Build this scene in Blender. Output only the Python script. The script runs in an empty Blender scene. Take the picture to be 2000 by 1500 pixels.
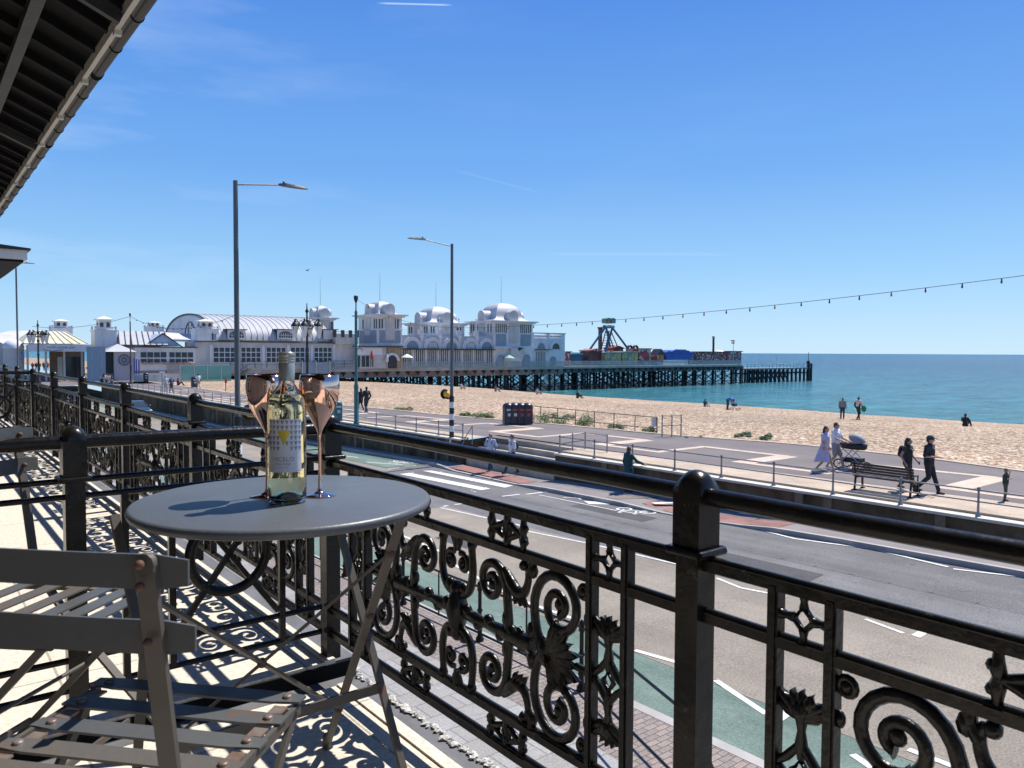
import bpy, math, random
from mathutils import Vector, Matrix
PI=math.pi
random.seed(7)
SC=bpy.context.scene
COL=SC.collection
# ------------------------------------------------------------------ camera
# frame used for building: x = t (towards the sea), y = s (along the street), turned by A in the world
A=math.radians(38.3); CA,SA=math.cos(A),math.sin(A)
CAMZ=5.4; FPX=1500.0; PITCH=math.radians(2.40); ROLL=math.radians(0.3)
def _ray(px,py):
    u=px-1000.0; v=py-750.0; c,s=math.cos(ROLL),math.sin(ROLL)
    u2=c*u+s*v; v2=-s*u+c*v
    d=(u2/FPX,1.0,-v2/FPX); cp,sp=math.cos(PITCH),math.sin(PITCH)
    return Vector((d[0],cp*d[1]+sp*d[2],-sp*d[1]+cp*d[2]))
cam=bpy.data.cameras.new('camera'); camo=bpy.data.objects.new('camera',cam); COL.objects.link(camo)
cam.sensor_width=36; cam.lens=27.0; cam.clip_start=0.05; cam.clip_end=60000
cam.dof.use_dof=True; cam.dof.focus_distance=4.0; cam.dof.aperture_fstop=15
f_=_ray(1000,750).normalized(); r_=(_ray(1001,750)-_ray(1000,750)).normalized(); u_=r_.cross(f_)
camo.matrix_world=Matrix(((r_.x,u_.x,-f_.x,0),(r_.y,u_.y,-f_.y,0),(r_.z,u_.z,-f_.z,CAMZ),(0,0,0,1)))
SC.camera=camo
SC.render.resolution_x=1024; SC.render.resolution_y=768
# ------------------------------------------------------------------ sky and sun
SUN_EL=math.radians(58); SUN_AZ=math.radians(47)   # azimuth clockwise from +Y
wd=bpy.data.worlds.new('World'); SC.world=wd; wd.use_nodes=True
nt=wd.node_tree; nt.nodes.clear()
N=nt.nodes.new; Lk=nt.links.new
sky=N('ShaderNodeTexSky'); sky.sky_type='NISHITA'; sky.sun_disc=False; sky.sun_elevation=SUN_EL; sky.sun_rotation=SUN_AZ
sky.altitude=0; sky.air_density=1.0; sky.dust_density=0.1; sky.ozone_density=1.0
# colour of the clear coastal air by height above the horizon, mixed over the physical sky
tg=N('ShaderNodeTexCoord'); sg_=N('ShaderNodeSeparateXYZ'); Lk(tg.outputs['Generated'],sg_.inputs[0])
gr=N('ShaderNodeValToRGB'); e=gr.color_ramp.elements
e[0].position=0.0; e[0].color=(3.7,5.8,7.7,1); e[1].position=1.0; e[1].color=(.3,1.1,4.4,1)
for p_,c_ in ((.10,(2.2,4.5,7.3)),(.22,(1.15,3.15,6.9)),(.42,(.5,1.95,6.1))):
    q_=e.new(p_); q_.color=(*c_,1)
Lk(sg_.outputs[2],gr.inputs[0])
hs=N('ShaderNodeMixRGB'); hs.inputs['Fac'].default_value=.85; Lk(sky.outputs[0],hs.inputs['Color1']); Lk(gr.outputs[0],hs.inputs['Color2'])
tc=N('ShaderNodeTexCoord'); mp=N('ShaderNodeMapping'); mp.inputs['Rotation'].default_value=(0.1,0.25,0.4); mp.inputs['Scale'].default_value=(2.2,2.2,11)
nz=N('ShaderNodeTexNoise'); nz.inputs['Scale'].default_value=1.6; nz.inputs['Detail'].default_value=6; nz.inputs['Roughness'].default_value=.55
Lk(tc.outputs['Generated'],mp.inputs[0]); Lk(mp.outputs[0],nz.inputs['Vector'])
cr=N('ShaderNodeMapRange'); cr.inputs[1].default_value=.5; cr.inputs[2].default_value=.85; cr.inputs[3].default_value=0; cr.inputs[4].default_value=.36
Lk(nz.outputs[0],cr.inputs[0])
sx=N('ShaderNodeSeparateXYZ'); Lk(tc.outputs['Generated'],sx.inputs[0])
ml=N('ShaderNodeMapRange'); ml.inputs[1].default_value=-.05; ml.inputs[2].default_value=-.5; ml.inputs[3].default_value=0.12; ml.inputs[4].default_value=1
Lk(sx.outputs[0],ml.inputs[0])
mm=N('ShaderNodeMath'); mm.operation='MULTIPLY'; Lk(cr.outputs[0],mm.inputs[0]); Lk(ml.outputs[0],mm.inputs[1])
mx=N('ShaderNodeMixRGB'); mx.inputs['Color2'].default_value=(6.2,7.2,8.6,1)
Lk(mm.outputs[0],mx.inputs['Fac']); Lk(hs.outputs[0],mx.inputs['Color1'])
def contrail(prev,p,q,wd_,k):       # thin vapour trail between two sky directions
    a,b=_ray(*p).normalized(),_ray(*q).normalized(); nn=a.cross(b).normalized(); mid=(a+b).normalized()
    d1=N('ShaderNodeVectorMath'); d1.operation='DOT_PRODUCT'; d1.inputs[1].default_value=nn; Lk(tg.outputs['Generated'],d1.inputs[0])
    ab=N('ShaderNodeMath'); ab.operation='ABSOLUTE'; Lk(d1.outputs['Value'],ab.inputs[0])
    m1=N('ShaderNodeMapRange'); m1.inputs[1].default_value=wd_; m1.inputs[2].default_value=wd_*.2; m1.inputs[3].default_value=0; m1.inputs[4].default_value=k; Lk(ab.outputs[0],m1.inputs[0])
    d2=N('ShaderNodeVectorMath'); d2.operation='DOT_PRODUCT'; d2.inputs[1].default_value=mid; Lk(tg.outputs['Generated'],d2.inputs[0])
    c0=mid.dot(a); m2=N('ShaderNodeMapRange'); m2.inputs[1].default_value=c0; m2.inputs[2].default_value=c0+(1-c0)*.5; Lk(d2.outputs['Value'],m2.inputs[0])
    m3=N('ShaderNodeMath'); m3.operation='MULTIPLY'; Lk(m1.outputs[0],m3.inputs[0]); Lk(m2.outputs[0],m3.inputs[1])
    o=N('ShaderNodeMixRGB'); o.inputs['Color2'].default_value=(6.5,7.6,9,1); Lk(m3.outputs[0],o.inputs['Fac']); Lk(prev.outputs[0],o.inputs['Color1']); return o
mx_c=contrail(mx,(735,6),(885,10),.0013,.5); mx_c=contrail(mx_c,(880,330),(1060,378),.0016,.06); mx_c=contrail(mx_c,(1040,496),(1450,497),.003,.07)
bg=N('ShaderNodeBackground'); bg.inputs['Strength'].default_value=.09
wo=N('ShaderNodeOutputWorld'); Lk(mx_c.outputs[0],bg.inputs[0]); Lk(bg.outputs[0],wo.inputs[0])
sl=bpy.data.lights.new('sun','SUN'); sl.energy=4.7; sl.angle=math.radians(.55); sl.color=(1,.955,.88)
so=bpy.data.objects.new('sun',sl); COL.objects.link(so)
sd=Vector((math.sin(SUN_AZ)*math.cos(SUN_EL),math.cos(SUN_AZ)*math.cos(SUN_EL),math.sin(SUN_EL)))
so.rotation_euler=sd.to_track_quat('Z','Y').to_euler()
SC.view_settings.view_transform='Standard'; SC.view_settings.look='None'; SC.view_settings.exposure=0.56; SC.view_settings.gamma=1
SC.render.engine='CYCLES'
try:
    SC.cycles.max_bounces=10; SC.cycles.transmission_bounces=10; SC.cycles.transparent_max_bounces=12; SC.cycles.glossy_bounces=5
    SC.cycles.caustics_refractive=False; SC.cycles.sample_clamp_indirect=4
except Exception: pass
# ------------------------------------------------------------------ geometry helpers
def L(t,s,z=0): return Vector((t*CA-s*SA, t*SA+s*CA, z))
def _tsz(p): return (p.x*CA+p.y*SA, -p.x*SA+p.y*CA, p.z)
def GZ(px,py,z):                     # point of height z seen at a pixel -> (t,s)
    d=_ray(px,py); k=(z-CAMZ)/d.z; t,s,_=_tsz(d*k); return t,s
def roadz(s): return 0.1-0.012*min(max(s,-20),60)
def GR(px,py,dz=0):
    z=0
    for _ in range(6):
        t,s=GZ(px,py,z+dz); z=roadz(s)
    return t,s
def PS(px,py,s):                     # plane s=const -> (t,z)
    d=_ray(px,py); k=s/(-d.x*SA+d.y*CA); p=d*k; return _tsz(p)[0],p.z+CAMZ
def PT(px,py,t):
    d=_ray(px,py); k=t/(d.x*CA+d.y*SA); p=d*k; return _tsz(p)[1],p.z+CAMZ
def interp(tab,x):
    if x<=tab[0][0]: return tab[0][1]
    for (a,b),(c,d) in zip(tab,tab[1:]):
        if x<=c: return b+(d-b)*(x-a)/(c-a)
    return tab[-1][1]
class MB:
    def __init__(s): s.v=[]; s.f=[]; s.sm=[]; s.mi=[]; s.m=0
    def add(s,vs,fs,smooth=False):
        o=len(s.v); s.v+=[tuple(v) for v in vs]
        for f in fs: s.f.append(tuple(i+o for i in f)); s.sm.append(smooth); s.mi.append(s.m)
        return s
    def bx(s,x0,x1,y0,y1,z0,z1):
        if x0>x1:x0,x1=x1,x0
        if y0>y1:y0,y1=y1,y0
        if z0>z1:z0,z1=z1,z0
        return s.add([(x0,y0,z0),(x1,y0,z0),(x1,y1,z0),(x0,y1,z0),(x0,y0,z1),(x1,y0,z1),(x1,y1,z1),(x0,y1,z1)],
            [(0,3,2,1),(4,5,6,7),(0,1,5,4),(1,2,6,5),(2,3,7,6),(3,0,4,7)])
    def bar(s,p,q,w,h,up=(0,0,1)):        # rectangular bar from p to q
        p,q=Vector(p),Vector(q); d=(q-p).normalized(); u=Vector(up)
        if abs(d.dot(u))>.98: u=Vector((0,1,0))
        a=d.cross(u).normalized(); b=a.cross(d).normalized(); vs=[]
        for e in (p,q):
            for i,j in ((-1,-1),(1,-1),(1,1),(-1,1)): vs.append(e+a*i*w/2+b*j*h/2)
        return s.add(vs,[(3,2,1,0),(4,5,6,7),(0,1,5,4),(1,2,6,5),(2,3,7,6),(3,0,4,7)])
    def tube(s,pts,r,n=8,closed=False,flat=None):   # flat=(axis vector, factor): squash across axis
        pts=[Vector(p) for p in pts]; m=len(pts); rs=r if isinstance(r,(list,tuple)) else [r]*m
        vs=[]; prev=None
        for i,p in enumerate(pts):
            if closed: d=pts[(i+1)%m]-pts[i-1]
            else: d=pts[min(i+1,m-1)]-pts[max(i-1,0)]
            if d.length<1e-9: d=Vector((0,0,1))
            d.normalize()
            if prev is None:
                u=Vector((0,0,1)) if abs(d.z)<.9 else Vector((1,0,0))
                if flat: u=Vector(flat[0])
                a=d.cross(u).normalized()
            else:
                a=prev-d*prev.dot(d)
                a=a.normalized() if a.length>1e-6 else d.orthogonal().normalized()
            if flat: a=d.cross(Vector(flat[0])).normalized()
            prev=a; b=a.cross(d)
            k=flat[1] if flat else 1
            for j in range(n):
                w=2*PI*j/n; vs.append(p+(a*math.cos(w)+b*math.sin(w)*k)*rs[i])
        fs=[]
        for i in range(m if closed else m-1):
            for j in range(n):
                a0=i*n+j;a1=i*n+(j+1)%n;b0=((i+1)%m)*n+j;b1=((i+1)%m)*n+(j+1)%n
                fs.append((a0,a1,b1,b0))
        s.add(vs,fs,True)
        if not closed: s.add(vs[:n],[tuple(range(n-1,-1,-1))]); s.add(vs[-n:],[tuple(range(n))])
        return s
    def lathe(s,prof,n=16,c=(0,0,0),caps=True,sm=True):
        vs=[];m=len(prof)
        for r,z in prof:
            for j in range(n): w=2*PI*j/n; vs.append((c[0]+r*math.cos(w),c[1]+r*math.sin(w),c[2]+z))
        fs=[(i*n+j,i*n+(j+1)%n,(i+1)*n+(j+1)%n,(i+1)*n+j) for i in range(m-1) for j in range(n)]
        s.add(vs,fs,sm)
        if caps:
            if prof[0][0]>1e-5: s.add(vs[:n],[tuple(range(n-1,-1,-1))])
            if prof[-1][0]>1e-5: s.add(vs[-n:],[tuple(range(n))])
        return s
    def sph(s,c,r,n=10,m=6,sc=(1,1,1)):
        vs=[];fs=[]
        for i in range(m+1):
            ph=PI*i/m
            for j in range(n):
                w=2*PI*j/n; vs.append((c[0]+r*sc[0]*math.sin(ph)*math.cos(w),c[1]+r*sc[1]*math.sin(ph)*math.sin(w),c[2]-r*sc[2]*math.cos(ph)))
        for i in range(m):
            for j in range(n): fs.append((i*n+j,i*n+(j+1)%n,(i+1)*n+(j+1)%n,(i+1)*n+j))
        return s.add(vs,fs,True)
    def cap(s,p,q,r0,r1,n=10):           # tapered capsule
        p,q=Vector(p),Vector(q); d=(q-p)
        if d.length<1e-6: return s.sph(p,r0,n,6)
        d.normalize(); pts=[];rs=[]
        for k in (-.985,-.8,-.45): pts.append(p+d*r0*k); rs.append(r0*math.sqrt(1-k*k))
        pts+= [p,q]; rs+=[r0,r1]
        for k in (.45,.8,.985): pts.append(q+d*r1*k); rs.append(r1*math.sqrt(1-k*k))
        return s.tube(pts,rs,n)
    def prism(s,poly,z0,z1,axis='z',sm=False):    # poly of 2D points extruded along axis; axis x: poly=(y,z); y: (x,z)
        n=len(poly); ar=sum(poly[i][0]*poly[(i+1)%n][1]-poly[(i+1)%n][0]*poly[i][1] for i in range(n))
        if ar<0: poly=poly[::-1]
        def mk(p,k): return (p[0],p[1],k) if axis=='z' else ((k,p[0],p[1]) if axis=='x' else (p[0],k,p[1]))
        vs=[mk(p,z0) for p in poly]+[mk(p,z1) for p in poly]
        fs=[(i,(i+1)%n,n+(i+1)%n,n+i) for i in range(n)]
        b,t=tuple(range(n-1,-1,-1)),tuple(range(n,2*n))
        if axis=='y': fs=[f[::-1] for f in fs]; b,t=b[::-1],t[::-1]
        s.add(vs,fs,sm); s.add(vs,[b,t]); return s
    def quad(s,*p): return s.add(p,[tuple(range(len(p)))])
    def xf(s,M):
        s.v=[tuple(M@Vector(v)) for v in s.v]; return s
    def join(s,o,M=None):
        vs=o.v if M is None else [tuple(M@Vector(v)) for v in o.v]
        k=len(s.v); s.v+=vs; s.f+=[tuple(i+k for i in f) for f in o.f]; s.sm+=o.sm; s.mi+=o.mi; return s
    def mesh(s,name,off=(0,0,0)):
        me=bpy.data.meshes.new(name)
        me.from_pydata([(v[0]-off[0],v[1]-off[1],v[2]-off[2]) for v in s.v],[],s.f)
        me.polygons.foreach_set('use_smooth',s.sm); me.polygons.foreach_set('material_index',s.mi); me.update(); return me
def link(name,data,parent=None):
    o=bpy.data.objects.new(name,data); COL.objects.link(o)
    if parent is not None: o.parent=parent
    return o
BASE={}
def thing(name,label,cat,t,s,z=0,rot=0,group=None):
    o=link(name,None); o.location=L(t,s,z); o.rotation_euler=(0,0,A+rot); o['label']=label; o['category']=cat
    o.empty_display_size=.1
    if group: o['group']=group
    BASE[o]=(t,s,z); return o
def part(name,mb,m,parent,rel=True,label=None):    # rel: verts are relative to the thing; else absolute (t,s,z)
    off=(0,0,0)
    if not rel:
        p=parent
        while p not in BASE: p=p.parent
        off=BASE[p]
    me=mb.mesh(name,off)
    for q in (m if isinstance(m,(list,tuple)) else [m]): me.materials.append(q)
    o=link(name,me,parent)
    if label: o['label']=label
    return o
def solo(name,mb,m,label=None,cat=None,t=0,s=0,z=0,group=None,kind=None,rot=0):  # one-mesh top-level object, verts absolute (t,s,z)
    me=mb.mesh(name,(t,s,z))
    for q in (m if isinstance(m,(list,tuple)) else [m]): me.materials.append(q)
    o=link(name,me); o.location=L(t,s,z); o.rotation_euler=(0,0,A+rot)
    if label: o['label']=label
    if cat: o['category']=cat
    if group: o['group']=group
    if kind: o['kind']=kind
    return o
def dup(root,t,s,z=0,rot=0,label=None,group=None):
    def cp(o,par):
        c=o.copy(); COL.objects.link(c); c.parent=par
        for ch in list(o.children): cp(ch,c)
        return c
    r=cp(root,None); r.location=L(t,s,z); r.rotation_euler=(0,0,A+rot)
    if label: r['label']=label
    if group: r['group']=group
    BASE[r]=(t,s,z); return r
# ------------------------------------------------------------------ materials
def mat(name,col,rough=.6,metal=0,var=0,vs=3,bump=0,bs=20,spec=None,col2=None,coat=0):
    m=bpy.data.materials.new(name); m.use_nodes=True; n=m.node_tree; b=n.nodes['Principled BSDF']
    b.inputs['Base Color'].default_value=(*col,1); b.inputs['Roughness'].default_value=rough; b.inputs['Metallic'].default_value=metal
    if spec is not None: b.inputs['Specular IOR Level'].default_value=spec
    if coat: b.inputs['Coat Weight'].default_value=coat; b.inputs['Coat Roughness'].default_value=.15
    g=None
    if var or bump or col2:
        g=n.nodes.new('ShaderNodeTexCoord')
    if var or col2:
        z=n.nodes.new('ShaderNodeTexNoise'); z.inputs['Scale'].default_value=vs; z.inputs['Detail'].default_value=7; z.inputs['Roughness'].default_value=.62
        n.links.new(g.outputs['Object'],z.inputs['Vector'])
        r=n.nodes.new('ShaderNodeValToRGB'); r.color_ramp.elements[0].position=.32; r.color_ramp.elements[1].position=.68
        c2=col2 or tuple(min(1,c*(1+var)) for c in col); c1=col if col2 else tuple(c*(1-var) for c in col)
        r.color_ramp.elements[0].color=(*c1,1); r.color_ramp.elements[1].color=(*c2,1)
        n.links.new(z.outputs[0],r.inputs[0]); n.links.new(r.outputs[0],b.inputs['Base Color'])
    if bump:
        z=n.nodes.new('ShaderNodeTexNoise'); z.inputs['Scale'].default_value=bs; z.inputs['Detail'].default_value=4
        n.links.new(g.outputs['Object'],z.inputs['Vector'])
        k=n.nodes.new('ShaderNodeBump'); k.inputs['Strength'].default_value=bump; k.inputs['Distance'].default_value=.02
        n.links.new(z.outputs[0],k.inputs['Height']); n.links.new(k.outputs[0],b.inputs['Normal'])
    return m
def speckle(m,scale,lo,hi,amount=.5):       # multiply fine grain into base colour
    n=m.node_tree; b=n.nodes['Principled BSDF']; inp=b.inputs['Base Color']
    g=n.nodes.new('ShaderNodeTexCoord'); z=n.nodes.new('ShaderNodeTexNoise'); z.inputs['Scale'].default_value=scale; z.inputs['Detail'].default_value=3
    n.links.new(g.outputs['Object'],z.inputs['Vector'])
    r=n.nodes.new('ShaderNodeMapRange'); r.inputs[1].default_value=.35; r.inputs[2].default_value=.65; r.inputs[3].default_value=lo; r.inputs[4].default_value=hi
    n.links.new(z.outputs[0],r.inputs[0])
    x=n.nodes.new('ShaderNodeVectorMath'); x.operation='SCALE'
    if inp.is_linked:
        n.links.new(inp.links[0].from_socket,x.inputs[0])
    else: x.inputs[0].default_value=inp.default_value[:3]
    n.links.new(r.outputs[0],x.inputs['Scale']); n.links.new(x.outputs[0],inp)
    return m
def streak(m,sc,lo,hi,det=5,rot=0):       # long wear streaks along the street
    n=m.node_tree; b=n.nodes['Principled BSDF']; inp=b.inputs['Base Color']
    g=n.nodes.new('ShaderNodeTexCoord'); mp=n.nodes.new('ShaderNodeMapping'); mp.inputs['Scale'].default_value=sc; mp.inputs['Rotation'].default_value=(0,0,rot)
    z=n.nodes.new('ShaderNodeTexNoise'); z.inputs['Scale'].default_value=1; z.inputs['Detail'].default_value=det; z.inputs['Roughness'].default_value=.6
    n.links.new(g.outputs['Object'],mp.inputs[0]); n.links.new(mp.outputs[0],z.inputs['Vector'])
    r=n.nodes.new('ShaderNodeMapRange'); r.inputs[1].default_value=.34; r.inputs[2].default_value=.66; r.inputs[3].default_value=lo; r.inputs[4].default_value=hi; n.links.new(z.outputs[0],r.inputs[0])
    x=n.nodes.new('ShaderNodeVectorMath'); x.operation='SCALE'
    if inp.is_linked: n.links.new(inp.links[0].from_socket,x.inputs[0])
    else: x.inputs[0].default_value=inp.default_value[:3]
    n.links.new(r.outputs[0],x.inputs['Scale']); n.links.new(x.outputs[0],inp); return m
def flecks(m,sc,thr,col,amt=.8,soft=.03,vec=(1,1,1)):     # worn spots of another colour
    n=m.node_tree; b=n.nodes['Principled BSDF']; inp=b.inputs['Base Color']
    g=n.nodes.new('ShaderNodeTexCoord'); mp=n.nodes.new('ShaderNodeMapping'); mp.inputs['Scale'].default_value=vec
    z=n.nodes.new('ShaderNodeTexNoise'); z.inputs['Scale'].default_value=sc; z.inputs['Detail'].default_value=8; z.inputs['Roughness'].default_value=.7
    n.links.new(g.outputs['Object'],mp.inputs[0]); n.links.new(mp.outputs[0],z.inputs['Vector'])
    r=n.nodes.new('ShaderNodeMapRange'); r.inputs[1].default_value=thr; r.inputs[2].default_value=thr+soft; r.inputs[4].default_value=amt; n.links.new(z.outputs[0],r.inputs[0])
    x=n.nodes.new('ShaderNodeMixRGB'); x.inputs['Color2'].default_value=(*col,1); n.links.new(r.outputs[0],x.inputs['Fac'])
    if inp.is_linked: n.links.new(inp.links[0].from_socket,x.inputs['Color1'])
    else: x.inputs['Color1'].default_value=inp.default_value[:]
    n.links.new(x.outputs[0],inp); return m
def slabs(name,c1,c2,mortar,w,h,rough=.8,msize=.01,rot=0,off=.5,bump=.2,grain=None):
    m=bpy.data.materials.new(name); m.use_nodes=True; n=m.node_tree; b=n.nodes['Principled BSDF']; b.inputs['Roughness'].default_value=rough
    g=n.nodes.new('ShaderNodeTexCoord'); mp=n.nodes.new('ShaderNodeMapping'); mp.inputs['Rotation'].default_value=(0,0,rot)
    t=n.nodes.new('ShaderNodeTexBrick'); t.offset=off; t.inputs['Color1'].default_value=(*c1,1); t.inputs['Color2'].default_value=(*c2,1); t.inputs['Mortar'].default_value=(*mortar,1)
    t.inputs['Scale'].default_value=1; t.inputs['Brick Width'].default_value=w; t.inputs['Row Height'].default_value=h; t.inputs['Mortar Size'].default_value=msize; t.inputs['Mortar Smooth'].default_value=.1
    n.links.new(g.outputs['Object'],mp.inputs[0]); n.links.new(mp.outputs[0],t.inputs['Vector']); n.links.new(t.outputs['Color'],b.inputs['Base Color'])
    k=n.nodes.new('ShaderNodeBump'); k.inputs['Strength'].default_value=bump; k.inputs['Distance'].default_value=.01; k.invert=True
    n.links.new(t.outputs['Fac'],k.inputs['Height']); n.links.new(k.outputs[0],b.inputs['Normal'])
    if grain: speckle(m,*grain)
    return m
# ================================================================== SETTING
def roadz(s): return 0.3-0.019*min(max(s,-20),60)
PROM=1.13
WALL_T=[(-30,23.6),(8,22.35),(18.6,22.06),(41,21.15),(75,19.9),(110,18.6)]
TAR_N=[(-30,26),(8,25.0),(21.6,23.9),(30,22.9),(41,22.0),(110,19.6)]
PROM_F=[(-30,30.5),(8,31.4),(14,32.6),(20,32.6),(25.6,31.0),(35,29.7),(41,28.4),(50,27.5),(62,25.6),(80,25.4),(112,25.4)]
def wt(s): return interp(WALL_T,s)
def srange(a,b,st):
    n=max(1,int(math.ceil((b-a)/st))); return [a+(b-a)*i/n for i in range(n+1)]
def ribbon(t0,t1,s0,s1,z,st=2.0,mb=None):
    mb=mb or MB(); f=lambda q,s:(q(s) if callable(q) else q)
    ss=srange(s0,s1,st); vs=[];fs=[]
    for s in ss:
        vs.append((f(t0,s),s,f(z,s))); vs.append((f(t1,s),s,f(z,s)))
    for i in range(len(ss)-1): k=2*i; fs.append((k,k+1,k+3,k+2))
    return mb.add(vs,fs)
def vribbon(t,s0,s1,z0,z1,st=2.0,mb=None):
    mb=mb or MB(); f=lambda q,s:(q(s) if callable(q) else q); ss=srange(s0,s1,st); vs=[];fs=[]
    for s in ss: vs+= [(f(t,s),s,f(z0,s)),(f(t,s),s,f(z1,s))]
    for i in range(len(ss)-1): k=2*i; fs.append((k,k+1,k+3,k+2))
    return mb.add(vs,fs)
rz=roadz
m_asph=speckle(mat('asphalt',(.155,.150,.150),.9,spec=.15,var=.14,vs=.6,bump=.25,bs=90),35,.72,1.3)
m_buff=speckle(mat('buff_surfacing',(.255,.222,.182),.9,spec=.15,var=.10,vs=.45,bump=.2,bs=90),30,.78,1.2)
m_green=speckle(mat('green_surfacing',(.14,.195,.165),.9,spec=.15,var=.13,vs=1.4,bump=.2,bs=80),30,.82,1.18)
m_red=speckle(mat('red_surfacing',(.25,.12,.10),.85,var=.18,vs=2,bump=.2),30,.8,1.2)
m_white=mat('road_paint',(.62,.61,.58),.7,var=.16,vs=5)
streak(m_asph,(1.1,.05,1),.84,1.14); streak(m_buff,(.9,.06,1),.86,1.12); streak(m_buff,(.25,.9,1),.9,1.07); flecks(m_green,2.2,.60,(.24,.24,.225),.5,.08); flecks(m_asph,.9,.64,(.085,.083,.085),.6,.02); flecks(m_white,9,.60,(.2,.19,.185),.8,.04); streak(m_green,(1.6,.25,1),.80,1.12); streak(m_red,(2,.5,1),.8,1.15)
m_slab=slabs('paving_slabs',(.30,.295,.285),(.25,.235,.215),(.15,.145,.14),.6,.45,rot=0,grain=(40,.8,1.2))
m_brick=slabs('brick_paving',(.27,.215,.185),(.2,.165,.15),(.06,.055,.05),.21,.105,msize=.007,grain=(40,.8,1.2))
m_kerb=mat('kerb_stone',(.34,.32,.30),.8,var=.15,vs=2)
m_conc=speckle(mat('concrete_strip',(.44,.355,.27),.85,spec=.2,var=.12,vs=.8),25,.85,1.15)
m_cream=speckle(mat('cream_setts',(.50,.40,.31),.85,var=.1,vs=1.2),12,.9,1.1)
m_tar=speckle(mat('promenade_tarmac',(.172,.150,.146),.9,spec=.15,var=.10,vs=.5),30,.82,1.15)
streak(m_tar,(.5,.12,1),.9,1.08); streak(m_conc,(.8,.5,1),.86,1.08)
m_wall=mat('old_sea_wall',(.105,.078,.05),.95,spec=.05,var=.5,vs=1.1,bump=.6,bs=6)
m_pil=mat('wall_pilaster',(.17,.135,.09),.9,spec=.05,var=.35,vs=2)
m_land=mat('ground_earth',(.16,.15,.13),.95,var=.2,vs=.1)

# land sheet
g=MB(); ribbon(-160,24.5,-140,900,-1.25,40,g); solo('ground',g,m_land,kind='structure')
# near pavement
g=ribbon(-3,6.9,-24,110,lambda s:rz(s)+.125); solo('pavement',g,m_slab,kind='structure')
g=ribbon(6.9,8.12,-24,110,lambda s:rz(s)+.125); solo('brick_pavement',g,m_brick,kind='structure')
g=MB()
ribbon(8.12,8.3,-24,110,lambda s:rz(s)+.13,2,g); vribbon(8.3,-24,110,lambda s:rz(s)-.2,lambda s:rz(s)+.13,2,g)
solo('kerb',g,m_kerb,kind='structure')
# carriageway
KS=[(-30,20.8),(6,20.6),(11,20.5),(13.3,20.3),(17.5,20.0),(19.2,19.95),(24,20.0),(30,20.35),(33,20.8),(110,18.6)]
def ks(s): return min(interp(KS,s),wt(s)-.25)
def kh(s): return interp([(-30,.14),(13,.14),(14.5,.03),(17.3,.03),(18.6,.14),(23.5,.14),(25,.04),(30,.04),(32,.14),(200,.14)],s)
g=ribbon(8.3,ks,-24,110,lambda s:rz(s)); solo('road',g,m_asph,kind='structure')
g=ribbon(9.95,15.05,-24,22.8,lambda s:rz(s)+.004); ribbon(9.95,18.3,32.2,108,lambda s:rz(s)+.004,2,g)
solo('parking_strip',g,m_buff,kind='structure')
g=ribbon(8.31,9.92,-24,25.5,lambda s:rz(s)+.008); ribbon(8.31,9.92,32.5,80,lambda s:rz(s)+.008,2,g)
gp=[GR(*p) for p in [(668,878),(838,905),(813,911),(768,909),(717,901),(668,891)]]
ribbon(lambda s:min(18.4+(s-34)*.012,wt(s)-2.6),lambda s:min(wt(s)-1.0,20.6),33.3,108,lambda s:rz(s)+.008,2,g)
solo('cycle_lane',g,m_green,kind='structure')
# markings
g=MB()
def mk(pts,dz=.013): g.add([(t,s,rz(s)+dz) for t,s in pts],[tuple(range(len(pts)))])
def mkpx(*pp,dz=.013): mk([GR(*p) for p in pp],dz)
def mline(p,q,w,dz=.013):
    (a,b),(c,d)=p,q; dx,dy=c-a,d-b; l=math.hypot(dx,dy); nx,ny=-dy/l*w/2,dx/l*w/2
    mk([(a+nx,b+ny),(c+nx,d+ny),(c-nx,d-ny),(a-nx,b-ny)],dz)
def mlpx(a,b,w=.1,dz=.013): mline(GR(*a),GR(*b),w,dz)
def dashes(t,s0,s1,ln,gap,w):
    s=s0
    while s<s1: mline((t,s),(t,min(s+ln,s1)),w); s+=ln+gap
mkpx((780,926.5),(800,924),(958,955),(940,958)); mkpx((825,920),(843,919.5),(1002,949),(986,953))
mkpx((735,935),(752,932),(792,945),(772,949)); 
a,b=GR(1160,1160),0
# white line buff / asphalt, long runs joined by little kinks as in the resurfaced road
for p,q in [((1030,1038),(1150,1062)),((1150,1062),(1332,1105)),((1400,1130),(1447,1149)),((1447,1149),(1535,1166)),((1690,1210),(1765,1238)),((860,992),(1030,1030))]: mlpx(p,q,.09)
mkpx((1780,1241),(1795,1233),(1812,1238),(1797,1247))
mlpx((888,986),(924,982),.13); mlpx((866,990),(874,988),.13)
mline((15.05,-6),(15.05,6.2),.1)
# lane line nearest
for p,q in [((1000,1167),(1155,1222)),((1240,1271),(1330,1297)),((1398,1330),(1497,1396)),((1665,1475),(1790,1560))]: mlpx(p,q,.11)
mkpx((1500,1398),(1520,1386),(1563,1386),(1528,1410))
mlpx((880,1100),(990,1160),.1); mlpx((770,1040),(870,1082),.1); dashes(10.1,17,25,2,.6,.1); mline((10.2,-8),(10.2,4.5),.11)
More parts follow.
